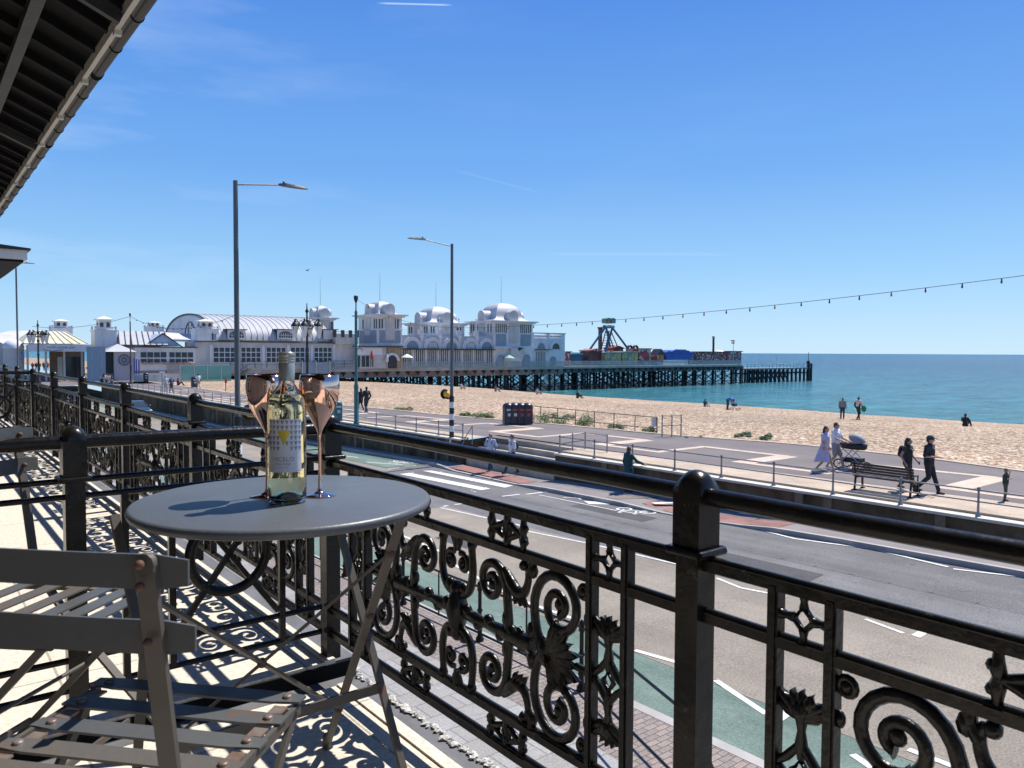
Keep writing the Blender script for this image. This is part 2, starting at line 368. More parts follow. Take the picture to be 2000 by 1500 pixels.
# far kerb lines and cycle approach
mlpx((1250,981),(1333,1008),.09); mlpx((1415,1022),(1450,1026),.1); mlpx((1452,1027),(1553,1053),.1); mlpx((1553,1053),(1713,1074),.1)
mlpx((1716,1076),(1852,1108),.1); mlpx((1862,1112),(2000,1128),.1); mlpx((1460,1026),(1990,1117),.07)
for p,q in [((980,970),(1015,966)),((1028,966),(1060,962)),((1065,961),(1095,957))]: mlpx(p,q,.14)
for c in [(922,958),(948,953),(880,973),(1020,948),(927,961),(862,921),(878,917),(806,923)]:
    t,s=GR(*c); mk([(t-.06,s-.06),(t+.06,s-.06),(t+.06,s+.06),(t-.06,s+.06)])
mlpx((1052,967),(1205,998),.07); mlpx((1100,972),(1180,976),.08); mlpx((1180,976),(1250,982),.07); mlpx((1095,960),(1135,976),.08)
mkpx((1140,979),(1180,981),(1178,978),(1190,986),(1150,985)); 
for p,q in [((680,881),(716,887)),((745,888),(770,893)),((775,892),(840,905)),((668,890),(700,894)),((716,903),(786,908)),((790,911),(812,910)),((755,917),(780,914))]: mlpx(p,q,.11)
for p,q in [((704,881),(714,878)),((769,892),(780,888)),((843,904),(850,900)),((832,908),(845,907))]: mlpx(p,q,.3)
mlpx((855,912),(868,911),.14); mlpx((872,912),(910,920),.1)
def bike(ct,cs,sc,ang):       # cycle symbol, lying along ang
    c,s_=math.cos(ang),math.sin(ang); P=lambda u,v:(ct+(u*c-v*s_)*sc, cs+(u*s_+v*c)*sc)
    for cx in (-.55,.55):
        n=14
        for i in range(n):
            a0,a1=2*PI*i/n,2*PI*(i+1)/n
            mk([P(cx+.34*math.cos(a0),.34*math.sin(a0)),P(cx+.34*math.cos(a1),.34*math.sin(a1)),P(cx+.24*math.cos(a1),.24*math.sin(a1)),P(cx+.24*math.cos(a0),.24*math.sin(a0))])
    for (u0,v0),(u1,v1) in [((-.55,0),(-.25,.5)),((-.25,.5),(.4,.5)),((.4,.5),(.55,0)),((-.55,0),(-.05,0)),((-.05,0),(.4,.5)),((-.05,0),(-.3,.6)),((.4,.5),(.38,.72)),((.2,.74),(.42,.72)),((-.42,.62),(-.2,.62))]:
        mline(P(u0,v0),P(u1,v1),.075*sc)
t,s=GR(1242,998); bike(t,s,.85,PI/2+.2); t,s=GR(788,902); bike(t,s,.9,PI/2); 
# arrow on the red track
t,s=GR(1440,1003)
g2=MB(); 
for q in [[(0,-.95),(.07,-.95),(.07,.15),(0,.15)],[(-.2,.12),(.27,.12),(.035,.62)]]:
    g.add([(t+u*.9+.0-v*.15,s-v*1.0,rz(s)+kh(s)+.02) for u,v in q],[tuple(range(len(q)))])
mkpx((1272,990),(1330,989),(1332,991),(1280,993),dz=.16)
# triangle on the near crossing approach
for p,q in [((463,851),(470,840)),((470,840),(478,851)),((478,851),(463,851))]: pass
solo('road_markings',g,m_white,kind='structure')
# patches and covers
g=MB()
for a,b,c,d in ((16.2,17.1,9.5,13.2),(18.4,19.2,16.5,20.1),(12.0,12.9,17.2,19.0)): g.add([(a,c,rz(c)+.0062),(b,c+.1,rz(c)+.0062),(b+.02,d,rz(d)+.0062),(a+.05,d-.1,rz(d)+.0062)],[(0,1,2,3)])
solo('road_patch',g,speckle(mat('patched_asphalt',(.085,.083,.085),.9,var=.12,vs=1,spec=.15),30,.75,1.25),kind='structure')
# south footway
g=ribbon(ks,lambda s:wt(s),-24,108,lambda s:rz(s)+kh(s),1)
solo('footway',g,mat('footway_tarmac',(.20,.18,.175),.88,var=.12,vs=.7),kind='structure')
g=MB(); ribbon(lambda s:ks(s)-.14,lambda s:ks(s)+.001,-24,108,lambda s:rz(s)+kh(s)+.005,1,g); vribbon(lambda s:ks(s)-.14,-24,108,lambda s:rz(s)-.2,lambda s:rz(s)+kh(s)+.005,1,g)
solo('kerb',g,m_kerb,kind='structure')
g=MB()
def pgz(z,*pp): g.add([(*p,z(p[1])) for p in pp],[tuple(range(len(pp)))])
def clampw(p): return (min(p[0],wt(p[1])-.02),p[1])
for s_ in srange(12.9,18.3,.45)[:-1]:      # red cycle track ramp up to the footway
    e_=s_+.45; f0=lambda s:ks(s)+.03+(0.35 if s>16.5 else 0)*(s-16.5)/1.8
    g.add([(f0(q),q,rz(q)+kh(q)+.012) for q in (s_,e_)]+[(min(wt(q)-.12,ks(q)+1.05),q,rz(q)+kh(q)+.012) for q in (e_,s_)],[(0,1,2,3)])
pgz(lambda s:rz(s)+kh(s)+.010,(20.5,30.9),(20.1,24.8),(21.0,24.8),(21.5,30.9))
solo('red_paving',g,m_red,kind='structure')
m_cob=slabs('tactile_setts',(.30,.25,.22),(.25,.21,.18),(.09,.075,.065),.12,.12,msize=.02,off=0,bump=.6)
g=MB(); pgz(lambda s:rz(s)+kh(s)+.010,(20.2,24.6),(20.15,19.3),(21.6,18.6),(21.9,24.6)); solo('sett_paving',g,m_cob,kind='structure')
# sea wall, coping, ledge, promenade
ST0,ST1=24.6,31.2    # steps
m_coping=mat('coping_stone',(.52,.49,.42),.8,var=.15,vs=2)
wl=thing('sea_wall','dark stained promenade retaining wall with pale coping and shallow pilasters','wall',22.06,18,0)
for a,b in ((-24,ST0),(ST1,105)):
    g=MB(); vribbon(wt,a,b,lambda s:rz(s)-.2,1.0,2,g)
    for e in (a,b): g.add([(wt(e),e,-1.2),(wt(e)+2.2,e,-1.2),(wt(e)+2.2,e,PROM-.01),(wt(e),e,1.0)],[(0,1,2,3)])
    part('wall_face',g,m_wall,wl,rel=False)
    g=MB(); ribbon(lambda s:wt(s)-.09,lambda s:wt(s)+.34,a,b,1.06,2,g); vribbon(lambda s:wt(s)-.09,a,b,.98,1.06,2,g); ribbon(lambda s:wt(s)-.09,wt,a,b,.98,2,g)
    part('coping',g,m_coping,wl,rel=False)
s=-12
while s<80:
    if not (ST0-1<s<ST1+.6): part('pilaster',MB().bx(wt(s)-.07,wt(s)+.02,s,s+.28,rz(s)-.2,.975),m_pil,wl,rel=False)
    s+=3.25 if int(s)%2 else .95
g=MB(); vribbon(lambda s:wt(s)+.36,-24,ST0,.9,PROM,2,g); vribbon(lambda s:wt(s)+.36,ST1,105,.9,PROM,2,g)
def led(a,b,off): ribbon(lambda s:wt(s)+off,lambda s:max(interp(TAR_N,s),wt(s)+off+.3),a,b,PROM,1.5,g)
led(-24,ST0,.36); led(ST0,ST1,1.95); led(ST1,105,.36)
solo('promenade_ledge',g,m_conc,kind='structure')
g=ribbon(lambda s:max(interp(TAR_N,s),wt(s)+.66),lambda s:interp(PROM_F,s),-24,112,PROM,1.5)
g.add([(5,105,PROM),(27,105,PROM),(27,160,PROM),(5,160,PROM)],[(0,1,2,3)])
solo('promenade',g,m_tar,kind='structure')
g=MB(); ribbon(lambda s:interp(PROM_F,s),lambda s:interp(PROM_F,s)+.35,-24,112,PROM+.03,1.5,g); vribbon(lambda s:interp(PROM_F,s),-24,112,PROM-.2,PROM+.03,1.5,g); vribbon(lambda s:interp(PROM_F,s)+.35,-24,112,.3,PROM+.03,1.5,g)
solo('promenade_edge',g,m_conc,kind='structure')
# steps up to the promenade
stp=thing('steps','three pale concrete steps rising from the crossing to the promenade','steps',22,27.5,0)
g=MB(); n=5; zb=rz(28)+.14; rise=(PROM-zb)/n
for i in range(n):
    z0=zb+rise*i; t0=21.75+i*.36
    g.bx(t0,24.1,ST0+.01,ST1-.01,z0-.6 if i==0 else z0-.002,z0+rise-.004)
part('tread',g,mat('step_concrete',(.42,.36,.28),.85,var=.2,vs=2),stp,rel=False)
# meander of cream setts
ZN=[(-10,26.3),(10.5,25.9),(18,25.5),(25.8,25.1),(33,24.6),(40.7,23.8),(44,22.9),(60,21.9),(100,20.9)]
ZF=[(-10,30),(10.5,29.6),(18,28.6),(25,28.3),(33,27.7),(41,26.6),(45,25.8),(60,24.3),(100,23.4)]
g=MB()
def pz(*p,z=PROM+.005): g.add([(a,b,z) for a,b in p],[tuple(range(len(p)))])
for k in range(-3,10):
    sa=21.9+7.45*k; sb=sa-4.1; sc=sa-7.45
    fn=lambda s:interp(ZN,s); ff=lambda s:interp(ZF,s); w=.19
    for a in (sa,sb):
        ww=.42 if a==sb else .2
        pz((fn(a)-.15,a-ww),(ff(a)+.15,a-ww),(ff(a)+.15,a+ww),(fn(a)-.15,a+ww))
    ribbon(lambda s:ff(s)-w,lambda s:ff(s)+w,sb,sa,PROM+.009,1,g)
    ribbon(lambda s:fn(s)-w,lambda s:fn(s)+w,sc,sb,PROM+.009,1,g)
solo('promenade_pattern',g,m_cream,kind='structure')
# beach
BZ=[(20,1.05),(34,1.0),(48,.72),(62,.15),(76,-.75),(88,-1.8),(95,-2.6),(112,-4.6),(150,-6),(400,-8)]
def bz(t): return interp(BZ,t)
def GB(px,py):
    z=0
    for _ in range(25):
        t,s=GZ(px,py,z); z=.5*z+.5*bz(t)
    return t,s,bz(t)
def shore(s): return 1.6*math.sin(s*.045+1)+.7*math.sin(s*.13)
vs=[];fs=[];ts=[-2,2,6,10,14,18,22,26,30,34,38,42,47,50,53,56,58.5,61,64,68,74,84,100,140,260,700]
ss=srange(-60,520,4)
rr=random.Random(3)
for s in ss:
    e=interp(PROM_F,s)+.3 if s<112 else 27.0
    for i,u in enumerate(ts):
        t=e+(u+2)*1.0; 
        sh=shore(s)*min(1,max(0,(t-50)/30))
        vs.append((t+ (sh if 0 else 0),s,bz(t-sh)+(rr.uniform(-.05,.05) if 2<i<22 else 0)-(0.0 if i else .03)))
m=len(ts)
for i in range(len(ss)-1):
    for j in range(m-1): fs.append((i*m+j,i*m+j+1,(i+1)*m+j+1,(i+1)*m+j))
g=MB(); g.add(vs,fs,True)
mb_=bpy.data.materials.new('shingle'); mb_.use_nodes=True; n=mb_.node_tree; b=n.nodes['Principled BSDF']; b.inputs['Roughness'].default_value=.85
tcx=n.nodes.new('ShaderNodeTexCoord')
def vor(sc,rnd=1):
    v=n.nodes.new('ShaderNodeTexVoronoi'); v.inputs['Scale'].default_value=sc; v.inputs['Randomness'].default_value=rnd; n.links.new(tcx.outputs['Object'],v.inputs['Vector']); return v
v1=vor(9); v2=vor(3.0)
sp=n.nodes.new('ShaderNodeSeparateColor'); n.links.new(v1.outputs['Color'],sp.inputs[0])
sp2=n.nodes.new('ShaderNodeSeparateColor'); n.links.new(v2.outputs['Color'],sp2.inputs[0])
ad=n.nodes.new('ShaderNodeMath'); ad.operation='MULTIPLY_ADD'; ad.inputs[1].default_value=.78; n.links.new(sp.outputs[0],ad.inputs[0])
mu=n.nodes.new('ShaderNodeMath'); mu.operation='MULTIPLY'; mu.inputs[1].default_value=.22; n.links.new(sp2.outputs[1],mu.inputs[0]); n.links.new(mu.outputs[0],ad.inputs[2])
rp=n.nodes.new('ShaderNodeValToRGB'); e=rp.color_ramp.elements
e[0].position=.14; e[0].color=(.05,.03,.02,1); e[1].position=.9; e[1].color=(.88,.78,.64,1)
for p,c in ((.3,(.29,.17,.09)),(.5,(.44,.28,.155)),(.7,(.56,.39,.235))):
    q=e.new(p); q.color=(*c,1)
n.links.new(ad.outputs[0],rp.inputs[0])
nl=n.nodes.new('ShaderNodeTexNoise'); nl.inputs['Scale'].default_value=.12; nl.inputs['Detail'].default_value=5; n.links.new(tcx.outputs['Object'],nl.inputs['Vector'])
mrr=n.nodes.new('ShaderNodeMapRange'); mrr.inputs[1].default_value=.3; mrr.inputs[2].default_value=.7; mrr.inputs[3].default_value=.84; mrr.inputs[4].default_value=1.1; n.links.new(nl.outputs[0],mrr.inputs[0])
sv=n.nodes.new('ShaderNodeVectorMath'); sv.operation='SCALE'; n.links.new(rp.outputs[0],sv.inputs[0]); n.links.new(mrr.outputs[0],sv.inputs['Scale']); n.links.new(sv.outputs[0],b.inputs['Base Color'])
streak(mb_,(.1,.03,1),.66,.84,6,.06)
_sx=n.nodes.new('ShaderNodeSeparateXYZ'); n.links.new(tcx.outputs['Object'],_sx.inputs[0]); _mr=n.nodes.new('ShaderNodeMapRange'); _mr.inputs[1].default_value=90; _mr.inputs[2].default_value=94; _mr.inputs[3].default_value=1; _mr.inputs[4].default_value=.62; n.links.new(_sx.outputs[0],_mr.inputs[0])
_sv=n.nodes.new('ShaderNodeVectorMath'); _sv.operation='SCALE'; n.links.new(b.inputs['Base Color'].links[0].from_socket,_sv.inputs[0]); n.links.new(_mr.outputs[0],_sv.inputs['Scale']); n.links.new(_sv.outputs[0],b.inputs['Base Color'])
bp=n.nodes.new('ShaderNodeBump'); bp.inputs['Strength'].default_value=.6; bp.inputs['Distance'].default_value=.05; n.links.new(v1.outputs['Distance'],bp.inputs['Height']); n.links.new(bp.outputs[0],b.inputs['Normal'])
solo('beach',g,mb_,kind='structure')
# sea
g=MB(); tt=[60,100,140,200,300,500,900,2000,6000,30000]; sg=[-30000,-6000,-1500,-400,-100,0,60,120,200,400,1000,4000,30000]
g.add([(t,s,-2.6) for s in sg for t in tt],[(i*10+j,i*10+j+1,(i+1)*10+j+1,(i+1)*10+j) for i in range(12) for j in range(9)])
mw=bpy.data.materials.new('sea_water'); mw.use_nodes=True; n=mw.node_tree; b=n.nodes['Principled BSDF']
b.inputs['Roughness'].default_value=.22; b.inputs['IOR'].default_value=1.33; b.inputs['Specular IOR Level'].default_value=.22
tcx=n.nodes.new('ShaderNodeTexCoord'); sx_=n.nodes.new('ShaderNodeSeparateXYZ'); n.links.new(tcx.outputs['Object'],sx_.inputs[0])
ml_=n.nodes.new('ShaderNodeMapRange'); ml_.inputs[1].default_value=92; ml_.inputs[2].default_value=800; n.links.new(sx_.outputs[0],ml_.inputs[0])
pw=n.nodes.new('ShaderNodeMath'); pw.operation='POWER'; pw.inputs[1].default_value=.45; n.links.new(ml_.outputs[0],pw.inputs[0])
nn=n.nodes.new('ShaderNodeTexNoise'); nn.inputs['Scale'].default_value=.035; nn.inputs['Detail'].default_value=5; n.links.new(tcx.outputs['Object'],nn.inputs['Vector'])
aa=n.nodes.new('ShaderNodeMath'); aa.operation='MULTIPLY_ADD'; aa.inputs[1].default_value=.45; n.links.new(nn.outputs[0],aa.inputs[0]); n.links.new(pw.outputs[0],aa.inputs[2])
rp=n.nodes.new('ShaderNodeValToRGB'); e=rp.color_ramp.elements
e[0].position=.12; e[0].color=(.045,.19,.17,1); e[1].position=1.0; e[1].color=(.012,.085,.15,1)
q=e.new(.5); q.color=(.03,.165,.205,1)
n.links.new(aa.outputs[0],rp.inputs[0])
mp3=n.nodes.new('ShaderNodeMapping'); mp3.inputs['Scale'].default_value=(.05,.16,1); mp3.inputs['Rotation'].default_value=(0,0,.35); n.links.new(tcx.outputs['Object'],mp3.inputs[0])
w3=n.nodes.new('ShaderNodeTexNoise'); w3.inputs['Scale'].default_value=1.6; w3.inputs['Detail'].default_value=9; w3.inputs['Roughness'].default_value=.68; n.links.new(mp3.outputs[0],w3.inputs['Vector'])
r3=n.nodes.new('ShaderNodeMapRange'); r3.inputs[1].default_value=.3; r3.inputs[2].default_value=.7; r3.inputs[3].default_value=.5; r3.inputs[4].default_value=1.5; n.links.new(w3.outputs[0],r3.inputs[0])
x3=n.nodes.new('ShaderNodeVectorMath'); x3.operation='SCALE'; n.links.new(rp.outputs[0],x3.inputs[0]); n.links.new(r3.outputs[0],x3.inputs['Scale'])
wc_=n.nodes.new('ShaderNodeMapRange'); wc_.inputs[1].default_value=.735; wc_.inputs[2].default_value=.78; n.links.new(w3.outputs[0],wc_.inputs[0])
cap_=n.nodes.new('ShaderNodeMixRGB'); cap_.inputs['Color2'].default_value=(.6,.66,.66,1); n.links.new(wc_.outputs[0],cap_.inputs['Fac']); n.links.new(x3.outputs[0],cap_.inputs['Color1']); n.links.new(cap_.outputs[0],b.inputs['Base Color'])
mpw=n.nodes.new('ShaderNodeMapping'); mpw.inputs['Rotation'].default_value=(0,0,.5); mpw.inputs['Scale'].default_value=(1,.45,1); n.links.new(tcx.outputs['Object'],mpw.inputs[0])
w1=n.nodes.new('ShaderNodeTexNoise'); w1.inputs['Scale'].default_value=.42; w1.inputs['Detail'].default_value=6; w1.inputs['Roughness'].default_value=.6; n.links.new(mpw.outputs[0],w1.inputs['Vector'])
bp=n.nodes.new('ShaderNodeBump'); bp.inputs['Strength'].default_value=1; bp.inputs['Distance'].default_value=3.0; n.links.new(w1.outputs[0],bp.inputs['Height']); n.links.new(bp.outputs[0],b.inputs['Normal'])
solo('sea',g,mw,kind='structure')
# ================================================================== BALCONY
FZ=CAMZ-1.03      # balcony floor
RT=1.06           # railing line
m_iron=mat('black_gloss_iron',(.005,.005,.0055),.27,var=.5,vs=14,bump=.12,bs=30,spec=.3,col2=(.013,.011,.009))
m_iron2=mat('worn_black_iron',(.005,.005,.0052),.30,spec=.35,var=.6,vs=22,bump=.15,bs=70)
m_floor=slabs('cream_balcony_tiles',(.64,.57,.475),(.59,.53,.44),(.33,.29,.24),.62,.62,msize=.004,off=0,bump=.1,grain=(70,.82,1.1))
m_lead=mat('grey_lead_edging',(.12,.12,.125),.75,var=.2,vs=8,bump=.3)
m_white2=mat('white_painted_render',(.66,.64,.6),.7,var=.06,vs=2)
m_blk0=mat('painted_shade_black',(.01,.01,.01),.9,spec=.1)  # near-black that paints shade on the slab end
flecks(m_iron,26,.635,(.085,.075,.06),.55,.03); flecks(m_iron2,30,.64,(.07,.06,.05),.5,.03)
# house behind with balcony slab
hs_=thing('terrace_house','white rendered house wall behind the balcony, carrying the balcony slab','building',-.9,2,0)
g=MB().bx(-4,-1.0,-9,26,-.1,9.5); part('wall',g,mat('house_render',(.22,.19,.165),.85,var=.2,vs=1),hs_,rel=False)
for k in range(6):
    s0=-7.2+k*5
    g=MB().bx(-1.02,-.985,s0,s0+1.5,FZ+.1,FZ+2.3); o=part('window',g,mat('dark_glass',(.02,.025,.03),.08) if k==0 else bpy.data.materials['dark_glass'],hs_,rel=False)
    g=MB()
    for a,b,c,d in ((s0-.08,s0,FZ+.1,FZ+2.3),(s0+1.5,s0+1.58,FZ+.1,FZ+2.3),(s0+.7,s0+.8,FZ+.1,FZ+2.3),(s0-.08,s0+1.58,FZ+2.3,FZ+2.4),(s0,s0+1.5,FZ+1.2,FZ+1.25)): g.bx(-1.0,-.955,a,b,c,d)
    part('frame',g,m_white2,o,rel=False)
S1=2.285          # divider line
flz2=FZ+.045
g=MB().bx(-.999,1.055,-9,S1-.13,FZ-.2,FZ); part('balcony_slab',g,m_floor,hs_,rel=False)
g=MB().bx(-.999,1.055,S1-.045,26,FZ-.2,flz2); part('balcony_slab',g,m_floor,hs_,rel=False)
g=MB().bx(-.999,1.12,S1-.13,S1-.045,FZ-.2,FZ-.012).bx(1.055,1.125,-9,S1-.13,FZ-.2,FZ-.004).bx(1.055,1.125,S1-.045,26,FZ-.2,flz2-.004)
part('lead_edging',g,m_lead,hs_,rel=False)
g=MB().bx(1.02,1.0555,-9,S1-.132,FZ-.05,FZ+.006).bx(1.02,1.0555,S1-.047,26,FZ-.05,flz2+.006)
part('coping_strip',g,m_floor,hs_,rel=False)
part('slab_shade_strip',MB().bx(-.998,1.126,S1-.052,S1-.0455,FZ-.1,flz2-.010),m_blk0,hs_,rel=False)  # dark strip paints the shade on the raised slab's end face
rr=random.Random(5); g=MB(); s=-1
while s<S1+.05:
    r=rr.uniform(.004,.012); a0=len(g.v); g.sph((1.113+rr.uniform(-.010,.012),s,FZ+.001),r,6,4,(rr.uniform(.6,1.5),rr.uniform(.6,1.7),rr.uniform(.25,.5))); g.v[a0:]=[(x+rr.uniform(-.35,.35)*r,y+rr.uniform(-.35,.35)*r,z+rr.uniform(-.2,.25)*r) for x,y,z in g.v[a0:]]; g.sm[-24:]=[False]*24; s+=rr.uniform(.007,.02)
part('peeling_sealant',g,mat('white_sealant',(.48,.46,.42),.8,var=.3,vs=60,bump=.4),hs_,rel=False)
# ---------------- cast iron panel (local: x = across thickness, y = along s, z up; origin = panel middle)
ZT,ZS,ZU,ZL=CAMZ-.359,CAMZ-.4475,CAMZ-.832,CAMZ-.909     # rail heights
PW=.93; PHH=(ZS-ZU)/2-.008; ZM=(ZS+ZU)/2
FL=((1,0,0),.75)
def spiral(cx,cz,R,r0,a0,turns,sgn,n=34):
    pts=[]
    for i in range(n+1):
        k=i/n; a=a0+sgn*2*PI*turns*k; r=R+(r0-R)*(k**.8)
        pts.append((0,cx+r*math.cos(a),cz+r*math.sin(a)))
    return pts
def leaf(g,x,z,ang,ln,w,th=.008):
    c,s=math.cos(ang),math.sin(ang); vs=[]
    pr=[(0,.25),(.25,.8),(.55,1),(.8,.7),(1,.05)]
    for k,wd_ in pr:
        for sd in (-1,0,1):
            u=k*ln; v=sd*w/2*wd_
            for tx in ((th,) if sd==0 else (th*.25,)): vs.append((tx,x+u*c-v*s,z+u*s+v*c))
    m=len(vs); vs+= [(-a,b,d) for a,b,d in vs]
    fs=[]
    for i in range(4):
        for j in range(2):
            a=i*3+j; fs.append((a,a+3,a+4,a+1)); fs.append((m+a,m+a+1,m+a+4,m+a+3))
        for j in (0,2): a=i*3+j; fs.append((a,a+3,m+a+3,m+a))
    g.add(vs,fs,True)
def panel_mb(n=34,sides=7):
    g=MB(); H=PHH
    for mx_ in (1,-1):
        def add(pts,r,**k):
            if len(pts)<12:
                rs_=list(r) if isinstance(r,(list,tuple)) else [r]*len(pts); q_,r2=[],[]
                P_=[Vector(p) for p in pts]; K=5 if n>20 else 2
                for i in range(len(P_)-1):
                    p0=P_[max(i-1,0)];p1=P_[i];p2=P_[i+1];p3=P_[min(i+2,len(P_)-1)]
                    for u in range(K):
                        w=u/K; q_.append(.5*((2*p1)+(p2-p0)*w+(2*p0-5*p1+4*p2-p3)*w*w+(3*p1-p0-3*p2+p3)*w**3)); r2.append(rs_[i]+(rs_[i+1]-rs_[i])*w)
                q_.append(P_[-1]); r2.append(rs_[-1]); pts,r=q_,r2
            g.tube([(x,y*mx_,z) for x,y,z in pts],r,sides,flat=FL)
        for mz in (1,-1):
            def M(p): return [(x,y,z*mz) for x,y,z in p]
            # outer C scroll
            sp=spiral(.386,.106,.080,.014,PI,1.7,-1,n)
            rs=[.0122-.0025*i/n for i in range(n)]+[.014]
            add(M([(0,.338,.0),(0,.326,.016),(0,.315,.036),(0,.308,.06),(0,.305,.085)]+sp),[.015,.013,.012,.012,.012]+rs)
            g.sph((0,.388*mx_,.113*mz),.014,8,5,(.6,1,1))
            # inner S scroll
            sp=spiral(.148,.104,.057,.012,0,1.5,1,n)
            add(M([(0,.212,.0),(0,.213,.03),(0,.209,.065)]+sp),[.014,.013,.0125]+[.0125-.003*i/n for i in range(n)]+[.013])
            g.sph((0,.148*mx_,.098*mz),.012,8,5,(.6,1,1))
            # arm to the rail with curl
            add(M([(0,.190,.145),(0,.205,.135),(0,.222,.118),(0,.243,.105),(0,.266,.108),(0,.280,.130),(0,.284,.155),(0,.276,.172)]),[.009,.013,.017,.016,.013,.010,.009,.008])
            for q9 in range(3): leaf(g,(.232+.012*q9)*mx_,(.108-.003*q9)*mz,(-1.3+.25*q9)*mz if mx_>0 else PI-(-1.3+.25*q9)*mz,.032,.018)
            g.tube([(0,.284*mx_,.150*mz),(0,.296*mx_,.17*mz),(0,.296*mx_,H*mz)],.010,6)
            g.sph((0,.268*mx_,.170*mz),.0125,7,5); g.sph((0,.4735*mx_,.106*mz),.010,7,5,(.7,1,1.4))
            # heart frame at the centre
            add(M([(0,0,.044),(0,.03,.046),(0,.056,.066),(0,.068,.105),(0,.066,.150),(0,.060,H)]),[.011,.012,.0125,.012,.011,.012])
            add(M(spiral(.027,.122,.027,.007,PI/2+.6,1.25,-1,18)),.0078)
            g.sph((0,.064*mx_,.175*mz),.014,6,4); g.sph((0,.027*mx_,.122*mz),.010,6,4); g.sph((0,.03*mx_,.060*mz),.016,7,5,(.8,1,1))
            # nodes touching rails
            g.sph((0,.300*mx_,.165*mz),.014,6,4,(.7,1,1.3)); g.sph((0,.205*mx_,.035*mz),.016,7,5,(.7,.9,1.4))
            g.tube([(0,.463*mx_+.013*math.cos(2*PI*q/12),.158*mz+.013*math.sin(2*PI*q/12)) for q in range(12)],.006,6,closed=True); g.sph((0,.463*mx_,.158*mz),.010,7,5)
            g.sph((0,.205*mx_,.075*mz),.013,6,4,(.7,.9,1.2)); g.sph((0,.296*mx_,.03*mz),.016,6,4,(.7,.9,1.5))
        # horizontal leafy bar
        add([(0,.02,0),(0,.08,0),(0,.12,0),(0,.2,0),(0,.3,0)],[.010,.017,.012,.018,.022])
        for k in range(6): g.sph((0,(.045+.045*k)*mx_,.010*(-1)**k),.0165,6,4,(.8,1.1,1))
        for k in range(3):
            leaf(g,.27*mx_,0,(0 if mx_>0 else PI)+(PI+(.9-.9*k)) ,.035,.02)
        # palmette pointing outwards
        g.sph((0,.340*mx_,0),.020,8,5,(.8,1,1.7)); g.tube([(0,.352*mx_,-.03),(0,.356*mx_,0),(0,.352*mx_,.03)],.010,6)
        for k in range(-5,6):
            a=k*.26-.05; leaf(g,.350*mx_,0,a if mx_>0 else PI-a,(.108 if k%2 else .092)*(1-.05*abs(k)),.024,.012)
        g.tube([(0,.44*mx_,0),(0,.4775*mx_,0)],.008,6)
    for mz in (1,-1):
        g.tube([(0,0,.04*mz),(0,0,.06*mz),(0,0,.075*mz)],[.014,.020,.007],7)
        g.tube([(0,0,.15*mz),(0,0,H*mz)],[.010,.012],7)
        for k in (-1,0,1): leaf(g,0,.15*mz,PI/2*mz+k*.5,.045,.018)
    g.tube([(0,0,-.07),(0,0,-.035),(0,0,0),(0,0,.035),(0,0,.07)],[.008,.022,.031,.022,.008],8)
    return g
def frieze_mb(h):      # three linked balusters
    g=MB()
    for k in (-1,0,1):
        y=k*.058
        g.tube([(0,y,-h/2),(0,y,-h*.3),(0,y,-h*.12),(0,y,0),(0,y,h*.12),(0,y,h*.3),(0,y,h/2)],[.006,.008,.011,.007,.011,.008,.006] if k else [.007,.010,.006,.004,.006,.010,.007],6)
        g.sph((0,y+(.006 if k>0 else -.006 if k<0 else 0),h*.2),.009,6,4); g.sph((0,y+(.006 if k>0 else -.006 if k<0 else 0),-h*.2),.009,6,4)
    for k in (-1,1):
        for a,b in ((1,-1),(-1,1)): g.tube([(0,k*.052,0),(0,k*.030,.007*a),(0,k*.012,.017*a)],[.007,.0085,.006],6)
    g.tube([(0,-.010,-.015),(0,-.012,0),(0,-.010,.015)],.0045,5); g.tube([(0,.010,-.015),(0,.012,0),(0,.010,.015)],.0045,5)
    return g
def star_mb(w,h):      # four-armed cross in the small square
    g=MB(); q=.017
    g.tube([(0,q,0),(0,0,q*1.15),(0,-q,0),(0,0,-q*1.15)],.007,6,closed=True)
    for sx2,sz2 in ((1,0),(-1,0),(0,1),(0,-1)):
        e=w/2 if sx2 else h/2
        g.tube([(0,sx2*q,sz2*q),(0,sx2*(q+(e-q)*.5),sz2*(q+(e-q)*.5)),(0,sx2*e,sz2*e)],[.0085,.006,.009],6)
    return g
def cup_mb(w,hh):      # tall motif of the narrow bay: leafy cups top and bottom around a lattice
    g=MB()
    for mz in (1,-1):
        z0=.095*mz
        for k in range(-3,4): leaf(g,0,z0-.012*mz,PI/2*mz+k*.38,.045,.022,.009)
        g.sph((0,0,z0),.018,7,5,(.8,1,1.1)); g.tube([(0,0,z0-.0*mz),(0,0,z0-.03*mz),(0,0,.045*mz),(0,0,.02*mz)],[.013,.007,.011,.006],6)
        g.tube([(0,-w/2,z0+.02*mz),(0,0,z0-.01*mz),(0,w/2,z0+.02*mz)],[.007,.012,.007],6)
        for k in (-1,1): g.tube([(0,0,.045*mz),(0,k*.022,.018*mz),(0,k*w/2,.004*mz)],[.007,.008,.007],6)
    g.tube([(0,.014,0),(0,0,.02),(0,-.014,0),(0,0,-.02)],.006,6,closed=True)
    return g
